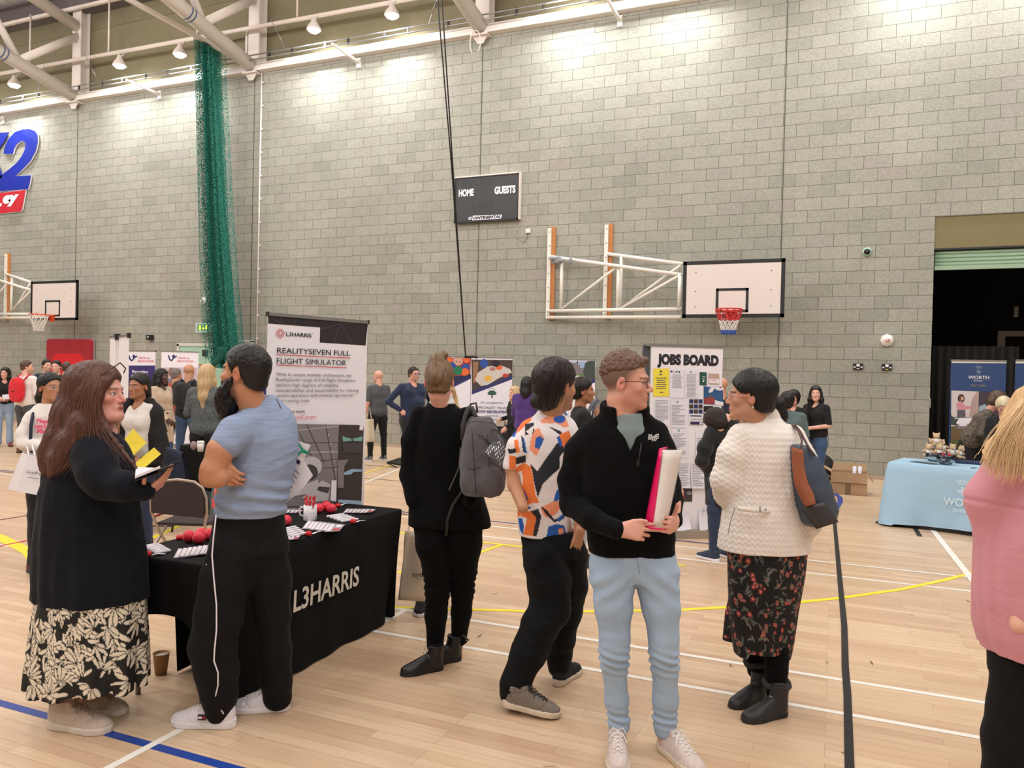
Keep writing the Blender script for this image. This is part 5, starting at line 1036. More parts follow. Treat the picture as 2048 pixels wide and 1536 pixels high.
def head_paint(c,R,s,skin,lips=(176,92,88),brow=(60,44,38),iris=(60,44,36),stub=None,fade=None,eyes=True,blush=.5,make=0):
    skin=np.array(skin,float)
    def fn(V,C):
        P=(V-np.array(c))/s@R; x,y,z=P.T; ax=np.abs(x)
        def mix(m,col): 
            m=np.clip(m,0,1)[:,None]; C[:]=C*(1-m)+np.array(col,float)*m
        inh=(np.abs(x)<.1)&(np.abs(y)<.13)&(np.abs(z)<.14)
        b=np.exp(-(((ax-.042)/.02)**2+((z+.03)/.018)**2))*(y>.03)*inh; mix(b*.28*blush,(205,92,84)); b=np.exp(-((x/.014)**2+((z+.034)/.012)**2))*(y>.09)*inh; mix(b*.4*blush,(205,98,90))
        b=(ax>.07)*(z>-.05)*(z<.03)*(np.abs(y+.01)<.03)*inh; mix(b*.25,(200,90,80))
        if stub is not None: mix(np.clip((-.035-z)/.015,0,1)*np.clip((y+.015)/.02,0,1)*inh*(z>-.13)*.45*np.clip(1.3-np.exp(-((ax-.04)/.02)**2-((z+.035)/.02)**2),0,1),stub)
        if fade is not None:
            col,z0,z1=fade; m=np.clip((z-(np.interp(y,[-.12,-.05,.0,.03,.06,.08],[z0,z0,z0+.035,z1-.02,z1+.02,z1+.04])))/.06,0,1)*inh*(ax<.0775); mix(m*.9,col)
        m=((ax/.022)**2+((z+.0665)/.0098)**2<1)*(y>.07)*inh; mix(m*.75,lips); m=((ax/.02)**2+((z+.066)/.0014)**2<1)*(y>.07)*inh; mix(m*.8,(90,36,36))
        m=((ax/.0035-2.2)**2+((z+.0425)/.0025)**2<1)*(y>.085)*inh; mix(m*.8,(90,44,40))
        zb=.0215-((ax-.03)/.03)**2*.006; m=np.clip(1.4-np.abs(z-zb)/.0036,0,1)*(ax>.011)*(ax<.05)*(y>.03)*inh; mix(m*.85,brow)
        if eyes:
            e=((ax-.031)/.0135)**2+((z+.002)/.0056)**2; mix((e<1.9)*(y>.05)*inh*.45,(110,70,62)); mix((e<1)*(y>.05)*inh,(226,220,214))
            mix(((((ax-.031)/.0062)**2+((z+.0015)/.0062)**2)<1)*(e<1.1)*(y>.05)*inh,iris); mix(((((ax-.031)/.0026)**2+((z+.0015)/.0026)**2)<1)*(y>.05)*inh,(16,12,12))
            m=np.clip(1.2-np.abs(z-(.0042-((ax-.031)/.014)**2*.005))/.0022,0,1)*(np.abs(ax-.031)<.0155)*(y>.05)*inh; mix(m*.9,(34,24,24))
        return C
    return fn
def hair_fn(c,R,s,o=.008,line=None,top=0,back=0,yo=0,wide=0):
    """cap of hair; line = (ys, zs) lower edge of the hair by y"""
    ys,zs=line or ([-.13,-.06,-.03,-.012,.012,.035,.05,.07,.1],[-.085,-.085,-.06,.01,.0,.02,.05,.072,.085])
    def fn(X,Y,Z):
        x,y,z=local(X,Y,Z,c,R,s); x,y,z=np.broadcast_arrays(x,y,z)
        d=ell(x,y,z,(0,-.016-back/2+yo,.034+top/2),(.077+o+wide,.098+o+back/2,.089+o+top/2)); d=smin(d,ell(x,y,z,(0,-.045-back/2,-.03),(.062+o,.055+o+back/2,.06+o)),.02)
        g=(np.interp(y,ys,zs)-z)*.75; return smax(d,g,.008)*s
    r=.17*s+top+back; return fn,[c[i]-r for i in range(3)],[c[i]+r for i in range(3)]
def strands(cR=None,amp=.003,st=(140,140,9),st2=None):
    def f(V,N):
        P=V if cR is None else (V-np.array(cR[0]))@cR[1]
        n=vn(P,st)*.65+vn(P+3.1,tuple(2.1*q for q in st))*.35; a=(1-np.abs(2*n-1)*1.6)*amp
        return a+ (vn(P,tuple(.25*q for q in st))-.5)*amp*2
    return f
def folds(amp=.006,s=(5,5,9),rot=None,fine=.15):
    def f(V,N):
        P=V@rot if rot is not None else V; W=P+.12*np.stack([vn(P+5,4),vn(P+9,4),vn(P+2,4)],1); n=vn(W,s); r=1-np.abs(2*n-1)*2
        n2=vn(W+7,tuple(2.2*q for q in s)); return amp*(r*.8+(1-np.abs(2*n2-1)*2)*.35-.2)
    return f
def rotz(a): a=math.radians(a); return np.array([[math.cos(a),-math.sin(a),0],[math.sin(a),math.cos(a),0],[0,0,1.]])
def roty(a): a=math.radians(a); return np.array([[math.cos(a),0,math.sin(a)],[0,1,0],[-math.sin(a),0,math.cos(a)]])
def hand(S,w,d,n,side=1,curl=(25,25,25,25),sc=1.0,thumb=(35,25),spread=.9,ra=1.0,tc=20):
    """w wrist, d wrist->knuckles, n = back of hand normal, side=+1 puts the thumb at d x n"""
    d=np.array(d,float);d/=np.linalg.norm(d); n=np.array(n,float); n-=d*(n@d); n/=np.linalg.norm(n); t=np.cross(d,n)*side; w=np.array(w,float); sg=[]
    base=[(.033,.088),(.011,.094),(-.011,.09),(-.031,.08)]; L=[(.042,.025,.02),(.047,.029,.021),(.043,.027,.02),(.034,.02,.018)]
    cl=curl if isinstance(curl,(list,tuple)) else [curl]*4
    for i,(b,l) in enumerate(base):
        k=w+(t*b*.95+d*l)*sc; sg.append((w+t*b*.45*sc+d*.01*sc,k,.0165*sc*ra,.0115*sc*ra,.014)); p=k; a=0; sp=(b/.033)*math.radians(8)*spread
        for j in range(3):
            a+=math.radians(cl[i])*(1 if j else .9); dd=d*math.cos(a)*math.cos(sp)-n*math.sin(a)+t*math.sin(sp)*math.cos(a); q=p+dd*L[i][j]*sc; r=(.0088,.0082,.0074,.0066); sg.append((p,q,r[j]*sc*ra,r[j+1]*sc*ra,.003 if j else .006)); p=q
    a=math.radians(thumb[0]); b2=math.radians(thumb[1]); p=w+(t*.022+d*.022-n*.004)*sc; k=0
    for j,(l,r0,r1) in enumerate(((.042,.0155,.011),(.031,.0105,.0092),(.026,.0092,.0075))):
        aa=a-math.radians(tc)*j*.5; dd=(d*math.cos(aa)+t*math.sin(aa))*math.cos(b2)-n*math.sin(b2); q=p+dd*l*sc; sg.append((p,q,r0*sc*ra,r1*sc*ra,.01 if j==0 else .003)); p=q
    for a_,b_,r0,r1,k_ in sg: S.cone(a_,b_,r0,r1,k_)
    return S
def shoe_parts(par,heel,yaw,m,msole,L=.28,style='trainer',pitch=0,vox=.005,lace=None,boot=0,w=1.0,name='shoe',extra=None):
    """heel point on the floor (local coords of person), toe direction by yaw"""
    R=frame(yaw,pitch); k=L/.28; heel=np.array(heel,float); tk=.03 if style=='trainer' else .016
    WY=[-.005,.005,.03,.07,.12,.17,.21,.25,.275,.285]; WW=np.array([.004,.024,.036,.037,.039,.047,.049,.042,.026,.004])*w
    HH=[.04,.085,.095,.095,.094,.075,.058,.046,.035,.012]
    if style=='boot': HH=[.04,.09,.1,.1,.1,.08,.062,.05,.04,.012]
    def up(X,Y,Z):
        x,y,z=local(X,Y,Z,heel,R,k); x,y,z=np.broadcast_arrays(x,y,z); ww=np.interp(y,WY,WW); hh=np.interp(y,WY,HH); d=((np.abs(x/ww)**2.4+np.abs(np.maximum(z-.01,0)/hh)**2.2)**(1/2.3)-1)*np.minimum(ww,hh)
        d=smax(d,np.maximum(-.003-y,y-.284),.01); d=np.maximum(d,.008-z)
        if lace is not None: d=smin(d,ell(x,y,z,(0,.098,.102),(.026,.014,.028)),.008)
        if boot: d=smin(d,cone(x,y,z,(0,.052,.06),(0,.045,boot),.045,.05),.02); d=np.maximum(d,z-boot)
        else: d=smin(d,cone(x,y,z,(0,.05,.05),(0,.045,.1),.036,.038),.02); d=np.maximum(d,z-.115); d=smax(d,-cone(x,y,z,(0,.05,.08),(0,.045,.2),.03,.034),.006)
        return d*k
    if extra is None and style=='trainer':
        def extra(V,N):
            P=(V-heel)@R/k; x,y,z=P.T; g=lambda a,w_:np.exp(-(a/w_)**2); return -.0035*g(y-.215+.25*z-2*x*x,.004)-.0035*g(y-.155-.9*z,.004)*(z<.07)-.003*g(y-.07+.5*z,.004)*(z<.085)-.003*g(z-.082-.2*(y-.05)**2*10,.003)*(y<.09)+.002*(vn(V,18)-.5)
    r=.30*k+boot; S=Sdf(vox); S.add(up,heel-[r,r,.05],heel+[r,r,.16+boot],0); o=S.mesh(name,m,par,disp=extra)
    def so(X,Y,Z):
        x,y,z=local(X,Y,Z,heel,R,k); x,y,z=np.broadcast_arrays(x,y,z); ww=np.interp(y,WY,WW)+.003
        d=np.maximum((np.abs(x)-ww),np.maximum(-.006-y,y-.287)); hz=tk*(1+.35*np.clip((.08-y)/.08,0,1)) if style=='trainer' else (np.where(y<.085,.03,.012) if style!='boot' else np.where(y<.085,.042,.016)); 
        if style!='trainer': lo=np.where((y>.09)&(y<.16),0.0,0.0)
        return smax(d,np.maximum(z-hz,-z),.006)*k
    S=Sdf(vox); S.add(so,heel-[r,r,.03],heel+[r,r,.12],0); S.mesh('sole',msole,o)
    if lace is not None:
        b=MB(); Rm=lambda p:Vector(heel+R@(np.array(p)*k)); hz=lambda y:float(np.interp(y,WY,HH))+.013
        for i in range(5):
            y0=.118+i*.019; x=.021-.001*i; b.tube([Rm((-x,y0,hz(y0)*.93+.001)),Rm((0,y0+.009,hz(y0+.009))),Rm((x,y0+.018,hz(y0+.018)*.93+.001))],.0026,5); b.tube([Rm((x,y0,hz(y0)*.93+.001)),Rm((0,y0+.009,hz(y0+.009))),Rm((-x,y0+.018,hz(y0+.018)*.93+.001))],.0026,5)
        for sx in (-1,1): b.tube([Rm((0,.12,.108)),Rm((sx*.02,.115,.122)),Rm((sx*.034,.13,.105)),Rm((sx*.02,.128,.1)),Rm((0,.122,.108))],.0026,5); b.tube([Rm((0,.12,.108)),Rm((sx*.025,.14,.1)),Rm((sx*.036,.155,.08))],.0024,5)
        b.build('laces',lace,o)
    return o
def tress(name,m,parent,guides,n,r,jit,seed=3):
    """fine hair strands laid between neighbouring guide curves"""
    R_=np.random.RandomState(seed); b=MB(); G=[np.array(g) for g in guides]
    for i in range(n):
        k=R_.randint(len(G)-1); f=R_.rand(); C=G[k]*(1-f)+G[k+1]*f; q=R_.normal(0,jit*.5,3); e=R_.uniform(.75,1.0); m_=len(C); t=np.linspace(0,e*(m_-1),m_+3); P=np.stack([np.interp(t,range(m_),C[:,j]) for j in range(3)],1); P=P+q*np.linspace(.25,1,len(P))[:,None]+R_.normal(0,jit*.12,P.shape)
        b.tube(P,[r*(1-.75*u) for u in np.linspace(0,1,len(P))],4,False)
    b.sm=[True]*len(b.sm); o=b.build(name,m,parent); o['kind']='stuff'; return o
class Person:
    def __init__(s,label,x,Z,group=None,vox=.006):
        p=depthpt(x,768,Z); s.Z=Z; s.o=Vector((p.x,p.y,0)); s.r=thing('person',label,'person',s.o,AL,group); s.s=FPX/Z; s.v=vox; s.B=Sdf(vox); s.paints=[]; s.skin=(200,150,125)
    def P(s,x,y,b=0.0):
        q=depthpt(x,y,s.Z+b)-s.o; return np.array((q.dot(_r0),q.dot(F0),q.z))
    def C(s,pts): return [(s.P(x,y,b),r/s.s) for x,y,b,r in pts]
    def R(s,rows):
        """rows of (y px, left px, right px, half depth m, b[, phi])"""
        out=[]
        for row in rows:
            y,xl,xr,hd,b=row[:5]; a=s.P(xl,y,b);c=s.P(xr,y,b); out.append(((a[2]+c[2])/2,(a[0]+c[0])/2,b,(c[0]-a[0])/2,hd)+tuple(row[5:6]))
        return out
    def head(s,x,y,b,hs,yaw,pitch=0,roll=0,skin='fair',fem=0,neck=None,nr=None,**k):
        """x,y px of head centre (eye level), hs head scale"""
        c=s.P(x,y,b); R_=frame(yaw,pitch,roll); s.hc=c; s.hR=R_; s.hs=hs; sk=SKL[skin] if isinstance(skin,str) else skin; s.skin=sk
        kp={q:k.pop(q) for q in list(k) if q in('lips','brow','iris','stub','fade','eyes','blush')}
        s.B.add(head_fn(c,R_,hs,fem,**k),c-.15*hs,c+.15*hs,.012)
        nr=nr or (.05 if fem else .058); up=R_[:,2]; nb=c-up*.03*hs-R_[:,1]*.02*hs
        if neck is not None: s.B.cone(nb-up*.05*hs,neck,nr*hs,nr*hs*1.08,.03)
        s.paints.append(head_paint(c,R_,hs,sk,**kp)); return c
    def body(s,name='body'):
        def paint(V):
            C=np.tile(np.array(s.skin,float),(len(V),1))
            for f in s.paints: C=f(V,C)
            return C
        s.body_o=s.B.mesh(name,SKIN,s.r,paint=paint); return s.body_o
    def hair(s,m,vox=None,disp=None,parts=(),name='hair',**k):
        fn,lo,hi=hair_fn(s.hc,s.hR,s.hs,**k); S=Sdf(vox or s.v); S.add(fn,lo,hi,.01)
        for p in parts: p(S)
        return S.mesh(name,m,s.r,disp=disp if disp is not None else strands((s.hc,s.hR)))
    def H(s,x,y,z): return s.hc+s.hR@(np.array((x,y,z))*s.hs)
    def glasses(s,m,lens=None,w=.026,h=.019,yf=.098,z0=-.002,rim=True,r=.0014,up=0,name='glasses'):
        t=s.r; b=MB(); Q=lambda x,y,z:Vector(s.H(x,y,z+up))
        for sx in (-1,1):
            if rim: b.tube([Q(sx*.032+w*.95*math.cos(a),yf-.012*abs(math.cos(a)*.5+sx*0) ,z0+h*math.sin(a)) for a in np.linspace(0,2*math.pi,20)],r,5,False)
            b.tube([Q(sx*(.032+w),yf-.008,z0+.008),Q(sx*.072,yf-.035,z0+.008),Q(sx*.083,-.0,z0+.006),Q(sx*.082,-.02,z0-.006)],r*1.2,5)
        b.tube([Q(-.008,yf,z0+.005),Q(0,yf+.004,z0+.007),Q(.008,yf,z0+.005)],r,5); o=b.build(name,m,t)
        if lens:
            b=MB()
            for sx in (-1,1): b.add([Q(sx*.032+w*.93*math.cos(a),yf-.005,z0+h*.96*math.sin(a)) for a in np.linspace(0,2*math.pi,16,endpoint=False)],[tuple(range(16))])
            b.build('lens',lens,o)
        return o
def hairmat(name,col,var=.35,rough=.42,st=(60,60,3),scale=3.0,bs=.7): return mat(name,col,rough,noise=(scale,var,st),bump=(scale*1.3,bs,.004,st),spec=.35)
def cloth(name,col,rough=.85,weave=900,amt=.1,**k): return mat(name,col,rough,noise=(k.pop('ns',7),amt),bump=(k.pop('bs',14),k.pop('ba',.18),k.pop('bd',.012),k.pop('bst',(1,1,1.6))),sheen=k.pop('sheen',.15),**k)
LENS=mat('lens_clear',(235,240,245),.05,alpha=.12)
# ================================================================ FOREGROUND PEOPLE
BLKC=cloth('cloth_black_fleece',(8,8,10),.95,amt=.2,sheen=.03,spec=.15,ba=.35,bs=22); WSOLE=mat('sole_white',(226,222,226),.5); LACE=mat('lace_white',(232,226,222),.6)
# ---- young man in black fleece
def man_fleece():
    p=Person('young man in black fleece pullover and pale jeans holding a pink and white folder',1262,3.45,vox=.0045)
    neck=p.P(1250,858,.03)
    p.head(1252,763,.0,1.04,76,-2,3,skin='pink',neck=neck,nr=.06,brow=(112,80,62),iris=(96,110,110),lips=(190,110,104),fade=((104,82,70),-.07,.03),stub=(176,120,100))
    B=p.B; B.rings([(1.0,0,.03,.12,.08),(1.3,0,.03,.15,.08),(1.45,0,.04,.10,.06)],.03)
    B.chain([(p.P(1185,880,.05),.025),(p.P(1146,995,.05),.025),(p.P(1235,1062,-.2),.026)],.02); B.chain([(p.P(1320,880,.05),.03),(p.P(1352,985,.08),.03),(p.P(1347,1042,-.08),.026)],.02)
    hand(B,p.P(1238,1060,-.2),(.95,-.1,-.03),(0,-1,.25),-1,curl=(12,14,40,48),sc=.98,thumb=(26,-8),spread=.5,tc=30)
    hand(B,p.P(1349,1050,-.09),(-.35,-.75,.12),(.75,-.4,-.1),1,curl=(48,50,52,50),sc=.95,thumb=(62,-10),spread=.5)
    B.chain([(p.P(1230,1130,.01),.05),(p.P(1228,1290),.042),(p.P(1235,1450,.03),.033),(p.P(1232,1492,.05),.032)]); B.chain([(p.P(1308,1130,.01),.05),(p.P(1328,1290),.042),(p.P(1332,1460,.02),.033),(p.P(1330,1500,.04),.032)]); B.chain([(p.P(1235,1130,.02),.05),(p.P(1268,1000,.04),.07),(p.P(1302,1130,.02),.05)])
    p.body()
    HM=hairmat('hair_light_brown',(104,78,66),.45,st=(1,1,1),scale=70,bs=1.0)
    p.hair(HM,vox=.004,o=.001,top=.014,line=([-.13,-.1,-.06,-.02,.02,.05,.075,.095,.12],[.0,.02,.04,.05,.055,.06,.068,.072,.08]),disp=lambda V,N:(vn(V,(120,120,120))-.35)*.010+(vn(V,(60,60,60))-.5)*.008*np.clip(N[:,2]+.4,0,1),parts=[lambda S:S.chain([(p.H(-.035,.075,.094),.014),(p.H(.035,.075,.094),.014)],.02)])
    g=p.glasses(mat('glasses_brown',(70,40,34),.3),LENS,w=.025,h=.021)
    # grey tee under the fleece
    S=Sdf(.006); S.rings(p.R([(900,1212,1300,.10,.03),(860,1205,1302,.10,.03),(845,1212,1296,.09,.03),(826,1219,1290,.078,.025)]),.01); S.cone(p.P(1252,850,.015),p.P(1250,800,.03),.056,.062,.008,'s'); S.mesh('tshirt',cloth('tee_grey_blue',(124,140,142)),p.r)
    # fleece
    S=Sdf(.0055); S.rings(p.R([(1107,1178,1349,.115,.02),(1085,1174,1349,.118,.02),(1040,1172,1350,.125,.02),(960,1160,1348,.125,.02),(900,1152,1343,.12,.03),(865,1162,1335,.105,.04),(845,1185,1318,.085,.045),(828,1200,1304,.07,.045)]),.02,sq=2.3)
    S.chain([(p.P(1184,868,.05),.055),(p.P(1160,905,.06),.064),(p.P(1143,960,.06),.057),(p.P(1144,1008,.03),.054)],.03); S.chain([(p.P(1144,1008,.03),.054),(p.P(1185,1040,-.1),.05),(p.P(1234,1060,-.19),.04)],.015)
    S.chain([(p.P(1312,868,.05),.05),(p.P(1326,905,.06),.056),(p.P(1337,975,.08),.05),(p.P(1340,1005,.06),.05),(p.P(1346,1040,-.05),.04)],.03)
    # collar: raised ring, open towards the front
    c0=p.P(1250,822,.03)
    def col(X,Y,Z):
        dx,dy=X-c0[0],Y-c0[1]; zt=c0[2]+.03+.25*0; r=np.sqrt((dx/.1)**2+(dy/.078)**2); d=(np.abs(r-1)*.08)-.009; return np.maximum(d,np.maximum(Z-(c0[2]+.035+dy*.25-np.abs(dx)*.05),c0[2]-.06-Z))
    S.add(col,c0-.14,c0+.14,.012)
    # neck opening V
    a=p.P(1256,905,-.1); 
    S.add(lambda X,Y,Z: np.maximum(np.abs(X-(c0[0]+.012))-np.clip((Z-a[2])*.42,0.0,.06), np.maximum(Y-(c0[1]-.0),a[2]-Z)),c0-[.09,.22,.2],c0+[.09,.03,.08],.01,'s')
    S.cone(p.P(1250,880,.03),p.P(1250,780,.03),.062,.066,.01,'s')
    fl=S.mesh('fleece_pullover',BLKC,p.r,disp=folds(.006,(6,6,8),roty(25)))
    b=MB(); z0=p.P(1277,905,-.115)
    b.tube([p.P(1283,886,-.118),p.P(1279,912,-.122),p.P(1276,925,-.122)],.0028,6); b.box(tuple(p.P(1276,922,-.126)-[.006,.003,.022]),tuple(p.P(1276,922,-.126)+[.006,.003,.006])); b.build('zip',BLK,fl)
    # half dome logo: three quarter arcs and small bars of text
    b=MB(); o=p.P(1311,874,-.125); WL=mat('logo_white',(216,216,216),.6)
    for r0,r1 in ((.012,.017),(.0195,.0245),(.027,.032)):
        A=[(o[0]+.016-r*math.cos(t),o[1]-.002+(.016-r*math.cos(t)+.016)*.35,o[2]-.018+r*math.sin(t)) for r in (r0,r1) for t in np.linspace(0.0,math.pi/2,9)]; b.add(A,[(i,i+1,9+i+1,9+i) for i in range(8)])
    b.build('chest_logo',WL,fl); t=text('chest_lettering','THE\nNORTH\nFACE',.0105,WL,fl,tuple(o+np.array([-.034,-.012,.004])),(math.pi/2,0,.3),bold=.0003,line=.75)
    # jeans
    JD=mat('denim_pale',(160,182,206),.8,noise=(3.2,.14,(1,1,.7)),bump=(18,.25,.01,(1,1,2.2)))
    S=Sdf(.0055); S.rings(p.R([(1160,1182,1357,.105,.02),(1125,1179,1354,.11,.02),(1095,1182,1350,.11,.02)]),.02)
    S.chain(p.C([(1226,1150,.0,45),(1227,1215,-.01,36),(1229,1280,-.02,28.5),(1228,1305,-.02,27),(1229,1330,0,24.5),(1233,1400,.02,22),(1237,1440,.03,19.5),(1238,1452,.03,20)]),.025)
    S.chain(p.C([(1312,1150,.0,45),(1322,1215,-.01,36),(1328,1280,-.02,28.5),(1328,1305,-.02,27),(1330,1335,0,25),(1331,1400,.02,25),(1330,1440,.03,22),(1330,1458,.03,22)]),.025)
    def jf(V,N): 
        zk=p.P(1228,1318)[2]; za=p.P(1228,1435)[2]; k=np.exp(-((V[:,2]-zk)/.05)**2)+.8*np.exp(-((V[:,2]-za)/.04)**2); zh=p.P(1268,1165)[2]; k2=np.exp(-((V[:,2]-zh)/.09)**2)
        return k*.007*np.sin(V[:,2]*170+V[:,0]*30+3*vn(V,9))+k2*.004*np.sin(V[:,2]*70+np.abs(V[:,0]-.02)*60)+folds(.003,(7,7,10))(V,N)
    j=S.mesh('jeans',JD,p.r,disp=jf); b=MB(); b.tube([p.P(1274,1116,-.112),p.P(1276,1130,-.113),p.P(1279,1148,-.108)],.0018,5); b.build('fly_seam',mat('denim_seam',(112,134,158),.8),j)
    b=MB(); b.add([tuple(p.P(x,y,-.115)) for x,y in ((1184,1110),(1230,1112),(1229,1187),(1198,1187))],[(0,1,2,3)]); 
    TM=mat('trainer_cream',(206,192,186),.7,noise=(60,.12),bump=(60,.4,.004)); h=p.P(1233,1475,.1)
    shoe_parts(p.r,(h[0],h[1],0),-6,TM,mat('sole_cream',(212,198,176),.6,noise=(20,.1)),L=.30,lace=LACE,vox=.0045)
    h=p.P(1322,1475,.08); shoe_parts(p.r,(h[0],h[1],0),24,TM,MATS['sole_cream'],L=.30,lace=LACE,vox=.0045)
    b=MB(); c=p.P(1281.5,1068,-.2); b.tube([c+np.array([.004*math.cos(t)*.4,.0105*math.cos(t),.0105*math.sin(t)]) for t in np.linspace(0,6.28,14)],.0014,5,False); b.build('ring',mat('gold',(220,180,110),.25,.9),p.r)
    # folder held in both hands
    t=thing('document_folder','pink and clear plastic folder with rolled white paper, held by the young man in fleece','folder',p.o,AL); MG=mat('folder_magenta',(222,16,96),.3,coat=.4); 
    def fsheet(pts): return lambda u,v: tuple(pts(u,v))
    def wpaper(u,v):
        xt=1322+43*u; xb=1301+31*u; x=xt*(1-v)+xb*v; y=(900+2*math.sin(u*3.1))*(1-v)+(1054+3*u)*v; return p.P(x,y,-.17-.055*math.sin(u*math.pi*.9)+.05*u)
    b=MB(); b.sheet(fsheet(wpaper),14,8); b.sheet(lambda u,v:tuple(wpaper(u,v)+np.array([.0,.03*math.sin(u*3.14)+.004,0])),14,8); b.build('white_sheets',mat('paper_cream',(232,226,220),.5),t,solid=.002)
    b=MB(); b.sheet(lambda u,v:tuple(p.P((1318.5+6*u)*(1-v)+(1289+17*u)*v,(896+5*u)*(1-v)+(1050+7*u)*v,-.155-.03*math.sin(u*1.6))),6,8); b.sheet(lambda u,v:tuple(p.P((1318.5+17*u)*(1-v)+(1320+10*u)*v,(897-4*u)*(1-v)+(905-2*u)*v,-.15+.01*u)),6,3); b.sheet(lambda u,v:tuple(p.P(1289+40*u,(1050+8*u)*(1-v)+(1056+8*u-3*u*u)*v,-.175-.05*math.sin(u*2.8)-.004)),8,2); b.build('cover',MG,t,solid=.002)
    b=MB(); b.sheet(lambda u,v:tuple(wpaper(u,v*.9)+np.array([.004,-.006,.008-.0*v])),14,8); b.build('clear_pocket',mat('plastic_clear',(235,235,240),.08,alpha=.16),t)
man_fleece()
# ---- bearded man
def man_beard():
    p=Person('bearded man in blue-grey t-shirt and black track trousers with arms folded',480,3.66,vox=.0045)
    neck=p.P(512,822,.04)
    p.head(488,745,.0,1.06,-103,4,-2,skin=(190,134,102),neck=neck,nr=.060,brow=(24,20,20),stub=(40,34,32),iris=(40,28,22),lips=(150,80,72))
    B=p.B; B.rings([(1.0,0,.03,.12,.08),(1.3,.05,.03,.15,.09),(1.42,.08,.04,.10,.06)],.03)
    B.chain([(p.P(464,858,-.1),.05),(p.P(442,900,-.15),.06),(p.P(425,940,-.17),.052),(p.P(419,955,-.17),.043)],.02); B.chain([(p.P(419,955,-.17),.043),(p.P(436,955,-.17),.044),(p.P(462,945,-.06),.035),(p.P(490,930,.03),.028)],.015)
    B.chain([(p.P(500,880,.25),.05),(p.P(425,950,.12),.045),(p.P(440,945,-.05),.033)],.02)
    hand(B,p.P(438,921,-.12),(.62,-.25,-.62),(-.25,-1,.1),1,curl=(42,38,36,34),sc=.98,thumb=(20,5),spread=.25,ra=1.1)
    B.chain([(p.P(472,1070,.02),.055),(p.P(440,1230),.042),(p.P(440,1425,-.02),.036)]); B.chain([(p.P(520,1070,.06),.055),(p.P(550,1230,.1),.042),(p.P(556,1390,.16),.036)]); B.chain([(p.P(475,1070,.03),.055),(p.P(508,950,.06),.07),(p.P(515,1070,.06),.055)])
    p.body()
    HM=hairmat('hair_black',(26,23,24),.5,st=(1,1,1),scale=50)
    ln=([-.14,-.09,-.05,-.028,-.022,.0,.01,.02,.045,.075,.1],[-.085,-.075,-.055,-.01,.03,.03,-.01,.0,.045,.062,.085])
    p.hair(HM,vox=.0045,o=.007,top=.004,back=.006,line=ln,disp=lambda V,N:(vn(V,(90,90,90))-.4)*.005)
    # beard
    S=Sdf(.0045); H=p.H
    S.chain([(H(.068,.012,-.018),.009),(H(.062,.028,-.05),.016),(H(.042,.062,-.09),.026),(H(0,.085,-.115),.032)],.02).chain([(H(-.068,.012,-.018),.009),(H(-.062,.028,-.05),.016),(H(-.042,.062,-.09),.026),(H(0,.085,-.115),.032)],.02)
    S.chain([(H(0,.088,-.10),.034),(H(0,.08,-.145),.044),(H(0,.068,-.185),.036),(H(0,.06,-.215),.018)],.03); S.ell(H(0,.05,-.12),(.055,.05,.04),.03); S.chain([(H(-.03,.09,-.062),.006),(H(0,.103,-.051),.007),(H(.03,.09,-.062),.006)],.01)
    S.mesh('beard',hairmat('beard_black',(24,21,22),.5,st=(1,1,.6),scale=60,bs=1),p.r,disp=lambda V,N:(vn(V,(120,120,70))-.4)*.012+(vn(V,(40,40,30))-.5)*.012)
    TE=mat('tee_slub_blue',(138,154,184),.8,noise=(14,.13,(1,1,9)),bump=(9,.35,.012,(1,1,3)))
    S=Sdf(.0055); S.rings(p.R([(1030,431,566,.137,.04),(1000,434,571,.138,.04),(950,440,584,.145,.05),(900,450,594,.15,.06),(865,462,594,.15,.07),(838,470,588,.135,.08),(815,482,574,.11,.08),(800,495,560,.08,.07),(790,502,548,.066,.06)]),.02,sq=2.2)
    S.chain([(p.P(500,842,-.02),.065),(p.P(472,864,-.09),.074),(p.P(453,888,-.13),.073)],.03)
    a=p.P(443,900,-.15); dd=p.P(443,900,-.15)-p.P(466,860,-.09); dd/=np.linalg.norm(dd)
    S.add(lambda X,Y,Z:-( (X-a[0])*dd[0]+(Y-a[1])*dd[1]+(Z-a[2])*dd[2])*1.0 ,a-[.12,.12,.1],a+[.09,.12,.1],.006,'s') if False else None
    S.chain([(p.P(540,838,.16),.075),(p.P(520,880,.26),.07)],.04)
    S.cone(p.P(512,812,.05),p.P(505,770,.03),.066,.075,.01,'s')
    def tf(V,N):
        zt=p.P(480,1000)[2]; k=np.clip((zt+.10-V[:,2])/.12,0,1); k=np.maximum(k*0.0,np.exp(-((V[:,2]-zt)/.09)**2)); return folds(.005,(4,4,10),roty(-25))(V,N)+k*.008*np.sin(V[:,2]*95+V[:,0]*22+4*vn(V,6))
    te=S.mesh('tshirt',TE,p.r,disp=tf); b=MB(); b.tube([p.P(553,798,-.073),p.P(557,806,-.077),p.P(562,817,-.072)],.003,5); b.build('neck_print',GRYI,te)
    # track trousers
    TK=cloth('trackpants_black',(5,5,7),.75,sheen=.02,spec=.25); S=Sdf(.0055)
    S.rings(p.R([(1100,422,574,.13,.05),(1060,426,570,.135,.05),(1008,435,564,.13,.04)]),.03)
    S.chain(p.C([(468,1100,0,48),(452,1160,-.03,46),(436,1230,-.05,44),(425,1290,-.05,44),(432,1340,-.04,40),(438,1390,-.03,32),(440,1418,-.02,27)]),.03)
    S.chain(p.C([(526,1100,.06,46),(538,1160,.08,42),(546,1230,.1,35),(552,1300,.13,31),(554,1360,.15,29),(555,1392,.16,28)]),.03)
    S.cone(p.P(400,1300,-.04),p.P(412,1380,-.04),.04,.025,.03)
    tp=S.mesh('track_trousers',TK,p.r,disp=folds(.008,(5,5,4)))
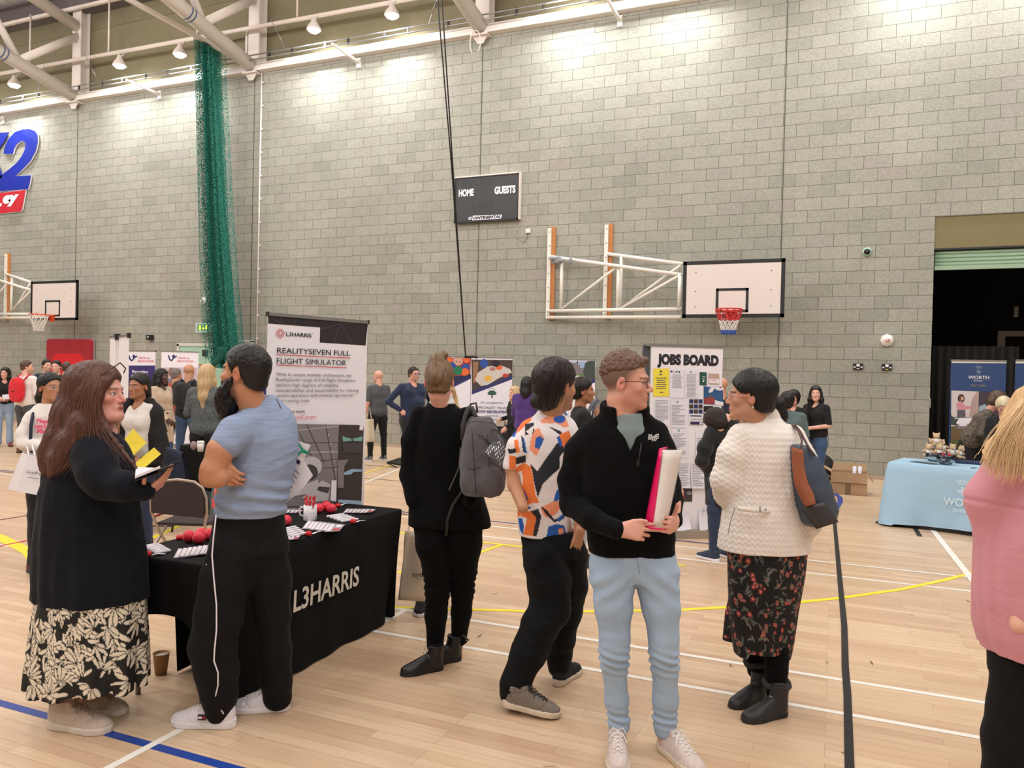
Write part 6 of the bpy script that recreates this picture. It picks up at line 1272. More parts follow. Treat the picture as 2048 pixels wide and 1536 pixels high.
    b=MB(); pts=[(432,1030,-.155),(427,1075,-.15),(424,1110,-.16),(428,1160,-.165),(433,1210,-.165),(433,1260,-.165),(429,1300,-.163),(428,1322,-.16),(436,1345,-.145),(436,1370,-.13),(431,1392,-.115),(438,1412,-.1),(447,1428,-.09)]
    b.tube([p.P(*q) for q in pts],.0034,6); b.build('piping',PW,tp); b=MB(); b.tube([p.P(413,1128,-.1),p.P(414,1141,-.1),p.P(418,1141,-.1)],.0032,5); b.build('thigh_mark',PW,tp)
    WS=mat('trainer_white',(222,216,222),.45,bump=(30,.1,.004)); h=p.P(470,1440,-.03)
    o=shoe_parts(p.r,(h[0],h[1],0),-93,WS,WSOLE,L=.30,lace=LACE,vox=.0045)
    q=p.P(404,1435,-.093); b=MB(); X,Y,Z=q; 
    for i,(x0,x1,z0,z1,mi) in enumerate(((-.019,.019,-.013,.013,0),(-.016,0,-.005,.005,1),(0,.016,-.005,.005,2))): b.mi=mi; b.box((X+x0,Y-.0015*i-.002,Z+z0),(X+x1,Y+.004,Z+z1))
    b.build('flag_patch',[mat('patch_navy',(24,26,44),.5),WS,mat('patch_red',(150,30,44),.5)],o)
    h=p.P(578,1400,.17); shoe_parts(p.r,(h[0],h[1],0),-82,WS,WSOLE,L=.28,lace=LACE,vox=.0045)
    # papers held behind
    t=thing('paper_sheets','printed paper sheets with a green corner poking out behind the bearded man','papers',p.o,AL); b=MB()
    b.add([p.P(560,918,.12),p.P(590,890,.14),p.P(626,951,.16),p.P(598,985,.16),p.P(566,1010,.16),p.P(540,1040,.16)],[(0,1,2,3,4,5)]); b.build('sheet',PAPER,t,solid=.001)
    b=MB(); b.add([p.P(590,880,.13),p.P(593,881,.13),p.P(621,890,.15),p.P(607,921,.15),p.P(585,925,.14)],[(0,1,2,3,4)]); b.build('sheet',PW,t,solid=.001)
    b=MB(); 
    for q in stroke([(594,884),(604,898),(617,907),(602,903),(594,912)],4.5): b.add([p.P(x,y,.128) for x,y in q],[(0,1,2,3)])
    b.build('green_print',mat('print_emerald',(40,160,130),.5),t); b=MB(); b.add([p.P(x,y,.14) for x,y in ((594,918),(601,922),(599,930),(592,926))],[(0,1,2,3)]); b.build('print_mark',NAVY,t)
    b=MB()
    for k in range(7): b.add([p.P(x,y,.115) for x,y in ((584-k*4,940+k*9),(592-k*4,938+k*9),(600-k*5,948+k*9),(599-k*5,950+k*9))],[(0,1,2,3)])
    b.build('printed_lines',NT,t)
man_beard()
# ---- long haired woman in navy cardigan
def woman_navy():
    p=Person('woman with long auburn hair in navy cardigan and cream leaf-print skirt',175,3.6,vox=.0045)
    neck=p.P(192,868,.02)
    p.head(201,787,.0,1.06,84,2,0,skin=(214,156,140),fem=.6,neck=neck,nr=.062,brow=(104,70,56),iris=(60,50,44),lips=(176,88,88),smile=1,double=1,blush=1.2)
    B=p.B; B.rings([(.9,0,.03,.14,.1),(1.3,0,.03,.15,.09),(1.42,0,.04,.10,.06)],.03)
    B.chain([(p.P(180,900,-.12),.05),(p.P(205,960,-.18),.04),(p.P(286,988,-.2),.028)],.02); B.chain([(p.P(180,900,.2),.05),(p.P(215,1000,.2),.05),(p.P(285,985,.05),.03)],.02)
    hand(B,p.P(286,990,-.19),(.72,.1,.55),(.5,-.2,-.8),-1,curl=(8,12,18,24),sc=.98,thumb=(50,25),spread=.6)
    B.chain([(p.P(150,1190,.0),.07),(p.P(145,1320,.02),.05),(p.P(138,1420,.02),.037),(p.P(138,1448,.02),.036)]); B.chain([(p.P(195,1190,.1),.07),(p.P(185,1320,.12),.05),(p.P(172,1385,.16),.037),(p.P(168,1412,.17),.036)]); B.chain([(p.P(150,1190),.09),(p.P(180,1000,.04),.1),(p.P(195,1190,.1),.07)])
    p.body()
    HM=hairmat('hair_auburn',(84,52,43),.45,st=(1,1,.06),scale=90,bs=.8); HM2=mat('hair_auburn_strand',(112,74,60),.4,spec=.5)
    ln=([-.14,-.06,-.02,.0,.02,.035,.06,.08,.1],[-.2,-.2,-.19,-.12,-.05,.02,.055,.066,.08])
    S_=lambda S:[S.chain([(p.P(165,765,.02),.085),(p.P(148,830,.0),.085),(p.P(125,890,-.03),.075),(p.P(106,915,-.05),.052),(p.P(93,940,-.06),.022)],.05),S.chain([(p.P(180,800,-.07),.04),(p.P(170,850,-.08),.055),(p.P(142,888,-.1),.05),(p.P(116,920,-.12),.035),(p.P(100,952,-.12),.01)],.04),
        S.chain([(p.P(196,820,-.045),.018),(p.P(214,862,-.09),.012),(p.P(240,895,-.12),.009),(p.P(263,925,-.14),.007),(p.P(281,950,-.15),.004)],.015),S.chain([(p.P(175,810,.1),.04),(p.P(165,880,.12),.05),(p.P(150,930,.13),.03)],.04),
        S.chain([(p.P(226,748,-.03),.014),(p.P(210,764,-.07),.022),(p.P(195,790,-.085),.024),(p.P(190,830,-.08),.024),(p.P(186,855,-.08),.02)],.02)]
    def hd(V,N):
        Q=(V-p.P(165,765,.0)); ang=Q[:,0]+.42*np.minimum(Q[:,2],0)*-1; W=np.stack([ang,V[:,1],V[:,2]*.06],1); n=vn(W,(150,150,150)); n2=vn(W+4,(60,60,60)); return (1-np.abs(2*n-1)*1.5)*.003+(n2-.5)*.006
    p.hair(HM,vox=.0045,o=.012,top=.01,back=.012,line=ln,disp=hd,parts=[S_])
    tress('hair_strands',HM2,p.r,[[p.P(*q) for q in g] for g in (
      ((222,745,-.05),(206,762,-.095),(196,800,-.115),(196,840,-.115),(215,875,-.13),(240,900,-.145),(270,935,-.155)),
      ((205,735,-.06),(188,770,-.12),(182,820,-.125),(178,860,-.135),(170,890,-.15),(150,920,-.17),(118,958,-.17)),
      ((190,729,-.06),(165,775,-.12),(155,830,-.12),(145,870,-.13),(132,900,-.15),(118,930,-.155),(98,955,-.15)),
      ((175,730,-.03),(148,780,-.08),(132,830,-.08),(118,870,-.09),(106,900,-.11),(92,930,-.11),(80,945,-.10)))],170,.0016,.012)
    # sunglasses pushed up in the hair
    b=MB(); H=p.H; b.tube([H(-.03,.075,.135),H(-.045,.03,.115),H(-.088,.0,.045),H(-.09,-.01,.02)],.0032,6); b.tube([H(-.03,.075,.135),H(-.05,.088,.11),H(-.062,.07,.09)],.003,6); b.tube([H(-.03,.075,.135),H(.05,.088,.11)],.003,6); b.tube([H(.05,.088,.11),H(.088,.03,.06)],.003,6); b.build('sunglasses',mat('tortoise',(60,34,26),.3),p.r)
    CD=cloth('cardigan_navy',(17,19,28),.92,ba=.35,bs=24,sheen=.04,spec=.2); 
    pl=lambda a,t:.025*np.sin(a*9+1)*(1-t)+.012*np.sin(a*17)*(1-t)
    S=Sdf(.006); S.rings(p.R([(1197,70,291,.20,.04),(1150,71,289,.2,.04),(1080,74,283,.19,.04),(1010,80,272,.18,.03),(960,92,266,.17,.03),(920,110,262,.16,.03),(890,128,250,.14,.03),(866,148,232,.11,.03),(850,164,218,.08,.03)]),.02,pleat=pl)
    S.chain([(p.P(188,882,-.06),.07),(p.P(186,915,-.12),.082),(p.P(196,945,-.17),.08),(p.P(210,965,-.19),.07)],.05).chain([(p.P(210,965,-.19),.07),(p.P(250,972,-.22),.062),(p.P(290,982,-.21),.042)],.03)
    S.cone(p.P(192,880,.02),p.P(196,820,.02),.066,.075,.01,'s')
    S.mesh('cardigan',CD,p.r,disp=folds(.006,(7,7,3)))
    # skirt with painted leaf print
    import itertools
    r_=random.Random(11); a0=p.P(172,1280,.04); lv=[]
    def wrap(V): return np.arctan2(V[:,1]-a0[1],V[:,0]-a0[0])*.27, V[:,2]
    for i in range(260):
        cu=r_.uniform(-.85,.85); cz=r_.uniform(.2,.80); th=r_.uniform(0,6.28)
        for k in range(r_.choice((3,5,6))): lv.append((cu,cz,th+k*.5,r_.uniform(.04,.085),r_.uniform(.008,.015),r_.uniform(-6,6)))
    def sp(V):
        U,Z=wrap(V); C=np.tile(np.array((20,18,20),float),(len(V),1)); m=np.zeros(len(V),bool); edge=np.zeros(len(V),bool)
        for (cu,cz,th,L,w,cv) in lv:
            dx=U-cu;dz=Z-cz; q=(dx*dx+dz*dz)<(L*1.6)**2
            if not q.any(): continue
            x=dx[q]*math.cos(th)+dz[q]*math.sin(th); y=-dx[q]*math.sin(th)+dz[q]*math.cos(th); y=y-cv*(x**2)*.6; t=(x-.012)/L
            d=np.abs(y)-w*np.clip(np.sqrt(np.clip(t,0,1))*np.clip(1-t,0,1)**.45*1.5,0,1); ins=(d<0)&(t>0)&(t<1); out=(d<.004)&(t>-.05)&(t<1.05)
            mm=m[q]; mm[out]=False; mm[ins]=True; m[q]=mm
        C[m]=(228,216,196); return C
    pl2=lambda a,t:.055*np.sin(a*11+1)*(1-t*.7)+.02*np.sin(a*23+2)*(1-t)
    rr=p.R([(1372,60,284,.23,.04),(1330,63,286,.225,.04),(1270,68,286,.21,.04),(1210,76,284,.2,.04),(1180,80,282,.19,.04)]); S=Sdf(.0045); S.rings(rr,.02,pleat=pl2)
    zb=rr[0][0]; c=rr[0]
    S.rings([(zb-.05,c[1],c[2],c[3]*.93,c[4]*.93),(zb+.03,c[1],c[2],c[3]*.93,c[4]*.93)],.01,'s'); S.ell((c[1]+.12,c[2]-.25,zb),(.16,.12,.02),.01,'s') 
    S.mesh('skirt',mat('skirt_print',(255,255,255),.75,vcol=True,bump=(10,.2,.01)),p.r,paint=sp)
    TB=mat('trainer_beige',(190,172,158),.8,noise=(40,.1),bump=(50,.3,.004)); SB2=mat('sole_offwhite',(212,200,188),.6,noise=(15,.1)); LB2=mat('lace_beige',(150,128,112),.7)
    h=p.P(97,1448,-.0); shoe_parts(p.r,(h[0]+.01,h[1],0),80,TB,SB2,L=.31,lace=LB2,vox=.0045,w=1.12); h=p.P(148,1420,.2); shoe_parts(p.r,(h[0],h[1],0),78,TB,SB2,L=.29,lace=LB2,vox=.0045,w=1.1)
    t=thing('notebook','open black notebook with white pages held over the maroon chair','notebook',p.o,AL)
    A=[p.P(268,955,-.33),p.P(320,936,-.26),p.P(330,946,-.08),p.P(280,952,-.08)]; b=MB(); up=np.array([0,0,.004])
    pg=[p.P(270,957,-.32),p.P(320,937,-.25),p.P(316,941,-.1),p.P(272,939,-.1)]; b.add(pg+[q+up*3 for q in pg],[(0,3,2,1),(4,5,6,7),(0,1,5,4),(1,2,6,5),(2,3,7,6),(3,0,4,7)]); b.build('pages',PW,t)
    cv=[p.P(270,961,-.33),p.P(326,942,-.25),p.P(322,940,-.1),p.P(272,944,-.1)]; b=MB(); b.add(cv+[q-up for q in cv],[(0,1,2,3),(7,6,5,4),(0,4,5,1),(1,5,6,2),(2,6,7,3),(3,7,4,0)]); cv=[p.P(320,938,-.25),p.P(358,925,-.24),p.P(352,928,-.1),p.P(318,934,-.1)]; b.add(cv+[q-up*2.5 for q in cv],[(0,1,2,3),(7,6,5,4),(0,4,5,1),(1,5,6,2),(2,6,7,3),(3,7,4,0)]); b.build('cover',BLK,t)
    b=MB(); b.tube([p.P(322,934,-.2),p.P(361,922,-.19)],.0035,6); b.build('pen',BLK,t)
woman_navy()
# ---- woman with a bun, black blazer, seen from behind
def woman_bun():
    p=Person('woman with a high hair bun in black blazer and leggings, seen from behind',885,4.45,vox=.0055)
    neck=p.P(884,818,.03)
    p.head(879,762,.0,1.0,178,0,0,skin='pink',fem=.8,neck=neck,nr=.054,blush=1.2)
    B=p.B; B.chain([(p.P(850,860,.02),.025),(p.P(824,950,.01),.025),(p.P(829,985,-.03),.022)],.01); B.chain([(p.P(925,860,.02),.025),(p.P(948,950,.01),.025),(p.P(943,985,-.07),.022)],.01)
    B.chain([(p.P(865,1060,.01),.05),(p.P(874,1160),.03),(p.P(870,1290),.03),(p.P(868,1320),.03)]); B.chain([(p.P(925,1060,.01),.05),(p.P(925,1160,.05),.03),(p.P(919,1275,.1),.025),(p.P(915,1305,.12),.03)]); B.chain([(p.P(868,1040),.06),(p.P(885,900,.02),.09),(p.P(920,1040),.06)])
    p.body()
    HM=hairmat('hair_dark_blond',(112,88,62),.5,st=(1,1,.35),scale=60)
    def bun(S):
        H=p.H; S.ell(H(.0,-.095,.02),(.052,.045,.045),.02); S.ell(H(-.01,-.04,.125),(.045,.04,.03),.02); S.ell(H(.02,-.03,.155),(.03,.03,.02),.02); S.cone(H(-.03,-.05,.14),H(.035,-.05,.15),.014,.016,.01); S.cone(H(.0,-.06,.12),H(0,-.08,.06),.03,.03,.02)
    sw=lambda V,N:(vn(np.stack([np.arctan2(V[:,0]-p.hc[0],V[:,2]-p.hc[2]+.1),V[:,1]*.3,np.hypot(V[:,0]-p.hc[0],V[:,2]-p.hc[2]+.1)*.12],1),(22,60,60))-.5)*.009
    p.hair(HM,vox=.005,o=.008,top=.008,line=([-.13,-.09,-.07,-.03,-.01,.02,.05,.08],[-.062,-.062,-.07,-.03,.02,.04,.07,.09]),disp=sw,parts=[bun])
    b=MB(); H=p.H
    for k in range(6): b.tube([H(-.035+.013*k,-.085,.085),H(-.034+.013*k,-.1,.06),H(-.03+.012*k,-.092,.035)],.0045,6)
    b.tube([H(-.04,-.085,.088),H(.035,-.085,.088)],.006,6); b.tube([H(-.035,-.09,.035),H(.032,-.09,.033)],.006,6); b.build('claw_clip',mat('clip_tortoise',(46,34,32),.2,coat=.6),p.r)
    S=Sdf(.006); S.rings(p.R([(808,857,912,.075,.03),(798,862,906,.066,.03),(789,865,903,.062,.03)]),.01); S.cone(p.P(884,800,.03),p.P(884,760,.04),.05,.055,.006,'s'); S.mesh('shirt_collar',mat('collar_white',(222,218,222),.7),p.r)
    BZ=cloth('blazer_black',(8,8,9),.9,sheen=.02,spec=.15); S=Sdf(.0065)
    S.rings(p.R([(1052,816,981,.15,.02),(1030,818,978,.15,.02),(990,822,966,.14,.03),(940,824,955,.13,.03),(880,832,946,.13,.03),(845,836,938,.12,.03),(825,842,930,.1,.035),(812,855,915,.07,.04),(803,862,906,.058,.04)]),.02,sq=2.3)
    S.chain([(p.P(838,831,.02),.05),(p.P(826,880,.02),.062),(p.P(821,950,.02),.057),(p.P(828,1000,-.04),.043)],.02); S.chain([(p.P(932,831,.02),.05),(p.P(946,880,.02),.06),(p.P(952,950,.0),.055),(p.P(940,1000,-.1),.043)],.02)
    S.cone(p.P(884,802,.03),p.P(884,770,.045),.05,.055,.006,'s'); bz=S.mesh('blazer',BZ,p.r,disp=folds(.006,(6,6,6)))
    TR_=cloth('leggings_black',(5,5,6),.85,sheen=.02,spec=.15); S=Sdf(.006)
    S.chain(p.C([(866,1040,.02,40),(868,1090,.0,36),(873,1140,0,27),(875,1180,0,24),(872,1230,0,21),(870,1290,0,17)]),.02); S.chain(p.C([(924,1040,.02,42),(926,1090,.02,37),(926,1140,.04,27),(925,1180,.06,23),(923,1225,.08,20),(918,1278,.1,16)]),.02)
    S.mesh('leggings',TR_,p.r,disp=lambda V,N: np.exp(-((V[:,2]-.46)/.09)**2)*.004*np.sin(V[:,2]*160+V[:,0]*20)+folds(.003)(V,N))
    BT=mat('boot_black',(18,17,18),.4,bump=(20,.3,.006)); BS=mat('boot_sole',(14,14,14),.6)
    h=p.P(886,1330,-.02); o=shoe_parts(p.r,(h[0],h[1]-.03,0),-62,BT,BS,L=.25,style='boot',boot=.16,vox=.005); h=p.P(921,1318,.1); o2=shoe_parts(p.r,(h[0],h[1],0),-60,BT,BS,L=.25,style='boot',boot=.17,vox=.005)
    b=MB(); b.tube([p.P(848,1295,-.08),p.P(853,1303,-.09),p.P(851,1315,-.09),p.P(846,1304,-.08)],.003,5); b.build('buckle',GRYM,o); b=MB(); b.tube([p.P(925,1270,.03),p.P(937,1280,.02),p.P(930,1286,.03)],.006,5); b.build('strap',BT,o2)
    # backpack
    t=thing('backpack','grey backpack with twin handles and a patterned bandana, over the black blazer','backpack',p.o,AL)
    GM=cloth('canvas_grey',(86,84,88),.85,amt=.12,ns=60,bs=120,ba=.35,bd=.003); S=Sdf(.0055)
    S.rings(p.R([(990,928,998,.09,-.17,.25),(975,924,1008,.10,-.17,.25),(930,922,1012,.10,-.17,.25),(880,926,1006,.095,-.16,.25),(855,932,992,.08,-.155,.25),(838,940,984,.06,-.15,.25),(834,944,980,.05,-.15,.25)]),.02,sq=3.2)
    S.ell(p.P(982,965,-.26),(.07,.03,.085),.02); S.ell(p.P(934,960,-.2),(.035,.06,.085),.015)
    S.mesh('pack_body',GM,t,disp=folds(.006,(8,8,8)))
    b=MB(); q=[p.P(x,y,-.262) for x,y in ((955,868),(966,872),(978,884),(1000,893),(1010,893),(1011,884),(1000,868),(990,858),(982,860))]; b.tube(q,.006,6); q=[p.P(x,y,-.17) for x,y in ((925,880),(926,850),(932,828),(938,815),(944,815),(950,830),(956,842))]; b.tube(q,.014,6); q=[p.P(x,y,-.08) for x,y in ((938,815),(942,808),(952,806),(954,818),(954,826))]; b.tube(q,.007,6); b.build('handle',mat('handle_grey',(62,60,64),.6),t)
    b=MB(); b.tube([p.P(932,968,-.12),p.P(920,990,-.11),p.P(906,1010,-.115),p.P(895,1040,-.135),p.P(892,1072,-.14)],.010,6); b.build('hanging_strap',BLK,t); b=MB(); b.tube([p.P(921,895,-.26),p.P(918,935,-.24),p.P(906,962,-.2),p.P(898,980,-.17)],.0028,5); b.build('earphone_cable',GRYM,t)
    b=MB()
    for pts in (((944,862),(952,985)),((975,870),(982,984))): b.tube([p.P(pts[0][0],pts[0][1],-.265),p.P(pts[1][0],pts[1][1],-.275)],.0022,5)
    b.tube([p.P(x,y,-.26) for x,y in ((930,850),(950,842),(985,846),(1000,858))],.0025,5); b.tube([p.P(x,y,-.272) for x,y in ((935,934),(945,938),(960,934))],.0025,5); b.build('zip_seam',mat('zip_dark',(48,46,50),.5),t)
    BD=bpy.data.materials.new('bandana_ikat'); BD.use_nodes=True; nt=BD.node_tree; N=nt.nodes.new; L=nt.links.new; tc=N('ShaderNodeTexCoord'); mp=N('ShaderNodeMapping'); mp.inputs['Rotation'].default_value=(0,.5,0); mp.inputs['Scale'].default_value=(95,95,45); L(tc.outputs['Object'],mp.inputs[0]); v=N('ShaderNodeTexVoronoi'); v.inputs['Scale'].default_value=1; v.inputs['Randomness'].default_value=.25; L(mp.outputs[0],v.inputs['Vector']); c=N('ShaderNodeValToRGB'); c.color_ramp.elements[0].position=.33; c.color_ramp.elements[0].color=(.7,.72,.72,1); c.color_ramp.elements[1].position=.42; c.color_ramp.elements[1].color=(.07,.075,.09,1); L(v.outputs['Distance'],c.inputs[0]); L(c.outputs[0],nt.nodes['Principled BSDF'].inputs['Base Color'])
    b=MB(); q=[p.P(x,y,bb) for x,y,bb in ((967,900,-.345),(982,886,-.345),(1000,883,-.34),(1012,893,-.32),(1011,905,-.33),(1005,918,-.35),(1004,936,-.355),(993,928,-.355),(981,915,-.355))]; c0=np.mean(q,0)+[0,-.015,0]; b.add([c0]+q,[(0,i+1,(i+1)%9+1) for i in range(9)]); b.build('bandana',BD,t,solid=.004)
woman_bun()
# ---- man in patterned shirt
def man_shirt():
    p=Person('man with dark collar-length hair in orange, blue and white patterned shirt, walking away',1090,4.02,vox=.005)
    neck=p.P(1102,838,.02); sk=SKL['tan']
    p.head(1115,772,.0,1.04,128,-4,0,skin=(188,136,104),neck=neck,nr=.062,brow=(40,30,28),stub=(110,76,60),blush=.8)
    B=p.B; B.chain([(p.P(1050,880,-.02),.04),(p.P(1026,935,.0),.04),(p.P(1030,970,-.03),.036),(p.P(1046,1015,-.14),.028)],.02)
    B.chain([(p.P(1135,880,.05),.04),(p.P(1160,960,.06),.04),(p.P(1163,1020,-.02),.034),(p.P(1158,1062,-.05),.03)],.02); hand(B,p.P(1160,1058,-.06),(-.2,0,-1),(.6,-.8,0),-1,curl=(15,15,15,15),sc=.9)
    B.chain([(p.P(1085,1080),.06),(p.P(1105,1215),.045),(p.P(1040,1370,-.1),.035),(p.P(1030,1400,-.1),.034)]); B.chain([(p.P(1130,1080,.05),.06),(p.P(1135,1215,.12),.045),(p.P(1118,1330,.22),.035),(p.P(1118,1348,.23),.034)]); B.chain([(p.P(1090,1080,.02),.06),(p.P(1092,950,.03),.09),(p.P(1125,1080,.03),.06)])
    p.body()
    HM=hairmat('hair_darkbrown',(38,30,30),.5,st=(1,1,.3),scale=60)
    ln=([-.15,-.06,-.035,-.028,.0,.018,.04,.06,.08,.1],[-.125,-.125,-.07,.0,.02,.0,.03,.06,.08,.095])
    p.hair(HM,vox=.005,o=.013,top=.008,back=.02,line=ln,disp=strands((p.hc,p.hR),.006,(70,40,22)),parts=[lambda S:S.ell(p.H(0,-.08,-.085),(.07,.045,.045),.03)])
    # painted shirt
    W_=(232,224,226);O_=(234,120,56);PO=(236,148,112);BLU=(24,86,176);K_=(26,30,42)
    pol=[(O_,[(1012,865),(1050,835),(1060,842),(1040,862),(1015,880)]),(O_,[(1062,842),(1052,850),(1040,848),(1070,820)]),(BLU,[(1016,868),(1028,852),(1034,860),(1030,874),(1018,874)]),(K_,[(1050,848),(1068,845),(1068,866),(1050,870)]),(PO,[(1080,840),(1095,832),(1115,826),(1130,832),(1138,853),(1128,855),(1112,846),(1095,846),(1082,846)]),(BLU,circ(1119,838,12,8)),(K_,[(1096,852),(1118,868),(1128,875),(1122,862),(1105,855)]),
     (PO,[(1070,858),(1078,855),(1088,876),(1084,890),(1072,910),(1058,898),(1060,876)]),(BLU,[(1071,875),(1079,870),(1087,877),(1083,890),(1077,897),(1069,892)]),(O_,[(1028,880),(1036,878),(1040,903),(1030,905)]),(BLU,[(1044,876),(1048,874),(1054,905),(1049,905)]),(K_,[(1042,872),(1045,872),(1049,902),(1046,903)]),
     (K_,[(1015,898),(1032,896),(1032,904),(1018,908)]),(O_,[(1018,910),(1032,912),(1032,938),(1018,938)]),(K_,[(1031,915),(1051,909),(1051,924),(1032,928)]),(O_,[(1031,936),(1048,925),(1062,932),(1066,955),(1070,985),(1078,1002),(1062,1004),(1040,1018),(1034,990),(1032,955)]),(W_,[(1036,944),(1043,941),(1046,958),(1044,976),(1038,975),(1035,958)]),(BLU,[(1042,980),(1048,978),(1056,996),(1050,1002),(1044,992)]),
     (K_,[(1060,925),(1074,940),(1090,915),(1112,885),(1124,878),(1128,900),(1118,912),(1118,935),(1100,950),(1085,965),(1075,992),(1068,965),(1064,940)]),(W_,[(1052,862),(1060,870),(1058,900),(1073,939),(1111,887),(1106,860),(1096,852),(1088,876),(1072,910),(1058,898),(1062,875),(1068,850)]),(O_,[(1117,868),(1138,860),(1142,875),(1132,892),(1120,890)]),(BLU,[(1112,873),(1118,870),(1124,888),(1119,892)]),(O_,[(1124,910),(1134,905),(1134,930),(1126,925)]),
     (PO,[(1080,1012),(1092,1006),(1108,998),(1118,1000),(1120,1014),(1108,1028),(1092,1032),(1084,1024)]),(BLU,[(1106,998),(1112,978),(1124,972),(1126,995),(1112,999)]),(K_,[(1080,1008),(1092,1016),(1108,1036),(1130,1030),(1128,1036),(1108,1042),(1090,1024)]),(BLU,[(1112,1036),(1130,1022),(1134,1028),(1118,1042)]),(O_,[(1032,1020),(1060,1020),(1072,1030),(1066,1070),(1046,1070),(1054,1035),(1040,1032),(1034,1042)]),(BLU,[(1036,1040),(1044,1036),(1048,1050),(1046,1070),(1040,1062)]),
     (K_,[(1060,1020),(1076,1014),(1082,1030),(1073,1070),(1065,1070),(1072,1032)]),(BLU,[(1092,1070),(1096,1050),(1112,1045),(1128,1050),(1134,1072),(1114,1072)]),(PO,[(1116,1056),(1124,1054),(1128,1062),(1122,1070),(1116,1066)]),(K_,[(1028,1000),(1036,996),(1038,1008),(1030,1014)]),(BLU,[(1036,1018),(1060,1010),(1062,1014),(1040,1024)]),(BLU,[(1094,812),(1099,812),(1096,824),(1088,818)]),(BLU,[(1122,812),(1132,820),(1140,830),(1134,832),(1124,824)])]
    PL=[(c,[(lambda q:(q[0],q[2]))(p.P(x,y,-.05)) for x,y in ps]) for c,ps in pol]
    def paint(V):
        C=np.tile(np.array(W_,float),(len(V),1)); x,z=V[:,0],V[:,2]
        for c,ps in PL:
            ins=np.zeros(len(V),bool); n=len(ps)
            for i in range(n):
                (x0,z0),(x1,z1)=ps[i],ps[(i+1)%n]; cnd=((z0>z)!=(z1>z)); ins^=cnd&(x<(x1-x0)*(z-z0)/((z1-z0) if z1!=z0 else 1e-9)+x0)
            C[ins]=c
        return C
    S=Sdf(.0042); S.rings(p.R([(1071,1038,1138,.12,.02),(1040,1036,1140,.125,.02),(1000,1034,1140,.13,.02),(950,1036,1142,.13,.02),(900,1040,1146,.135,.02),(865,1046,1150,.125,.02),(845,1058,1146,.1,.02),(828,1074,1134,.075,.02),(815,1080,1126,.062,.02),(808,1082,1124,.06,.02)]),.02,sq=2.3)
    S.chain([(p.P(1062,860,.0),.062),(p.P(1042,895,-.01),.066),(p.P(1028,930,.0),.056)],.03); S.chain([(p.P(1130,858,.04),.06),(p.P(1145,895,.05),.066),(p.P(1150,925,.06),.06)],.03)
    zc=p.P(1028,936)[2]; S.add(lambda X,Y,Z:np.maximum(np.maximum(Z-zc,X-p.P(1033,936)[0]+.0),-.1-Z*0-1),p.P(1000,975,-.15)-[.05,.1,0],p.P(1033,936,.15)+[0,.1,.002],.004,'s')
    S.cone(p.P(1103,822,.02),p.P(1108,775,.03),.062,.072,.008,'s')
    tress('hair_strands',hairmat('hair_dark_strand',(52,42,40),.2,st=(1,1,1),scale=20),p.r,[[p.H(*q) for q in g] for g in (((.03,.03,.132),(.07,-.01,.12),(.098,-.03,.07),(.104,-.035,.0),(.098,-.04,-.07),(.085,-.045,-.115)),((.01,-.0,.138),(.06,-.06,.125),(.088,-.095,.07),(.094,-.105,.0),(.085,-.105,-.07),(.07,-.1,-.12)),((-.01,-.0,.138),(.0,-.09,.13),(.02,-.128,.07),(.02,-.14,.0),(.015,-.135,-.07),(.01,-.12,-.12)),((-.03,.0,.135),(-.06,-.06,.12),(-.08,-.1,.06),(-.085,-.11,.0),(-.075,-.105,-.07),(-.06,-.1,-.12)))],200,.0015,.010); sh=S.mesh('shirt',mat('shirt_print',(255,255,255),.7,vcol=True),p.r,paint=paint,disp=folds(.005,(5,5,5),roty(20)))
    CG=cloth('cargo_black',(9,11,14),.85,sheen=.03,spec=.2,ba=.4); S=Sdf(.006); S.rings(p.R([(1110,1046,1170,.12,.02),(1080,1042,1168,.12,.02),(1062,1042,1150,.115,.02)]),.02)
    S.chain(p.C([(1088,1110,-.02,43),(1098,1165,-.04,42),(1100,1215,-.06,39),(1082,1250,-.08,36),(1055,1310,-.11,33),(1030,1370,-.13,29),(1027,1384,-.13,29)]),.02); S.chain(p.C([(1135,1110,.06,40),(1140,1170,.09,34),(1132,1220,.13,32),(1122,1280,.18,28),(1117,1330,.22,25)]),.02)
    S.cone(p.P(1141,1150,.02),p.P(1140,1185,.03),.035,.04,.01); S.mesh('cargo_trousers',CG,p.r,disp=folds(.008,(6,6,7)))
    VG=mat('shoe_taupe',(118,106,96),.75,noise=(30,.12)); VS=mat('sole_cream_dirty',(206,192,172),.6,noise=(14,.2)); h=p.P(1010,1392,-.16)
    shoe_parts(p.r,(h[0]-.01,h[1],.035),78,VG,VS,L=.29,lace=BLK,pitch=-6,vox=.005); h=p.P(1112,1352,.16); shoe_parts(p.r,(h[0],h[1],0),150,mat('shoe_black_suede',(22,22,24),.85),VS,L=.28,lace=None,pitch=0,vox=.005)
man_shirt()
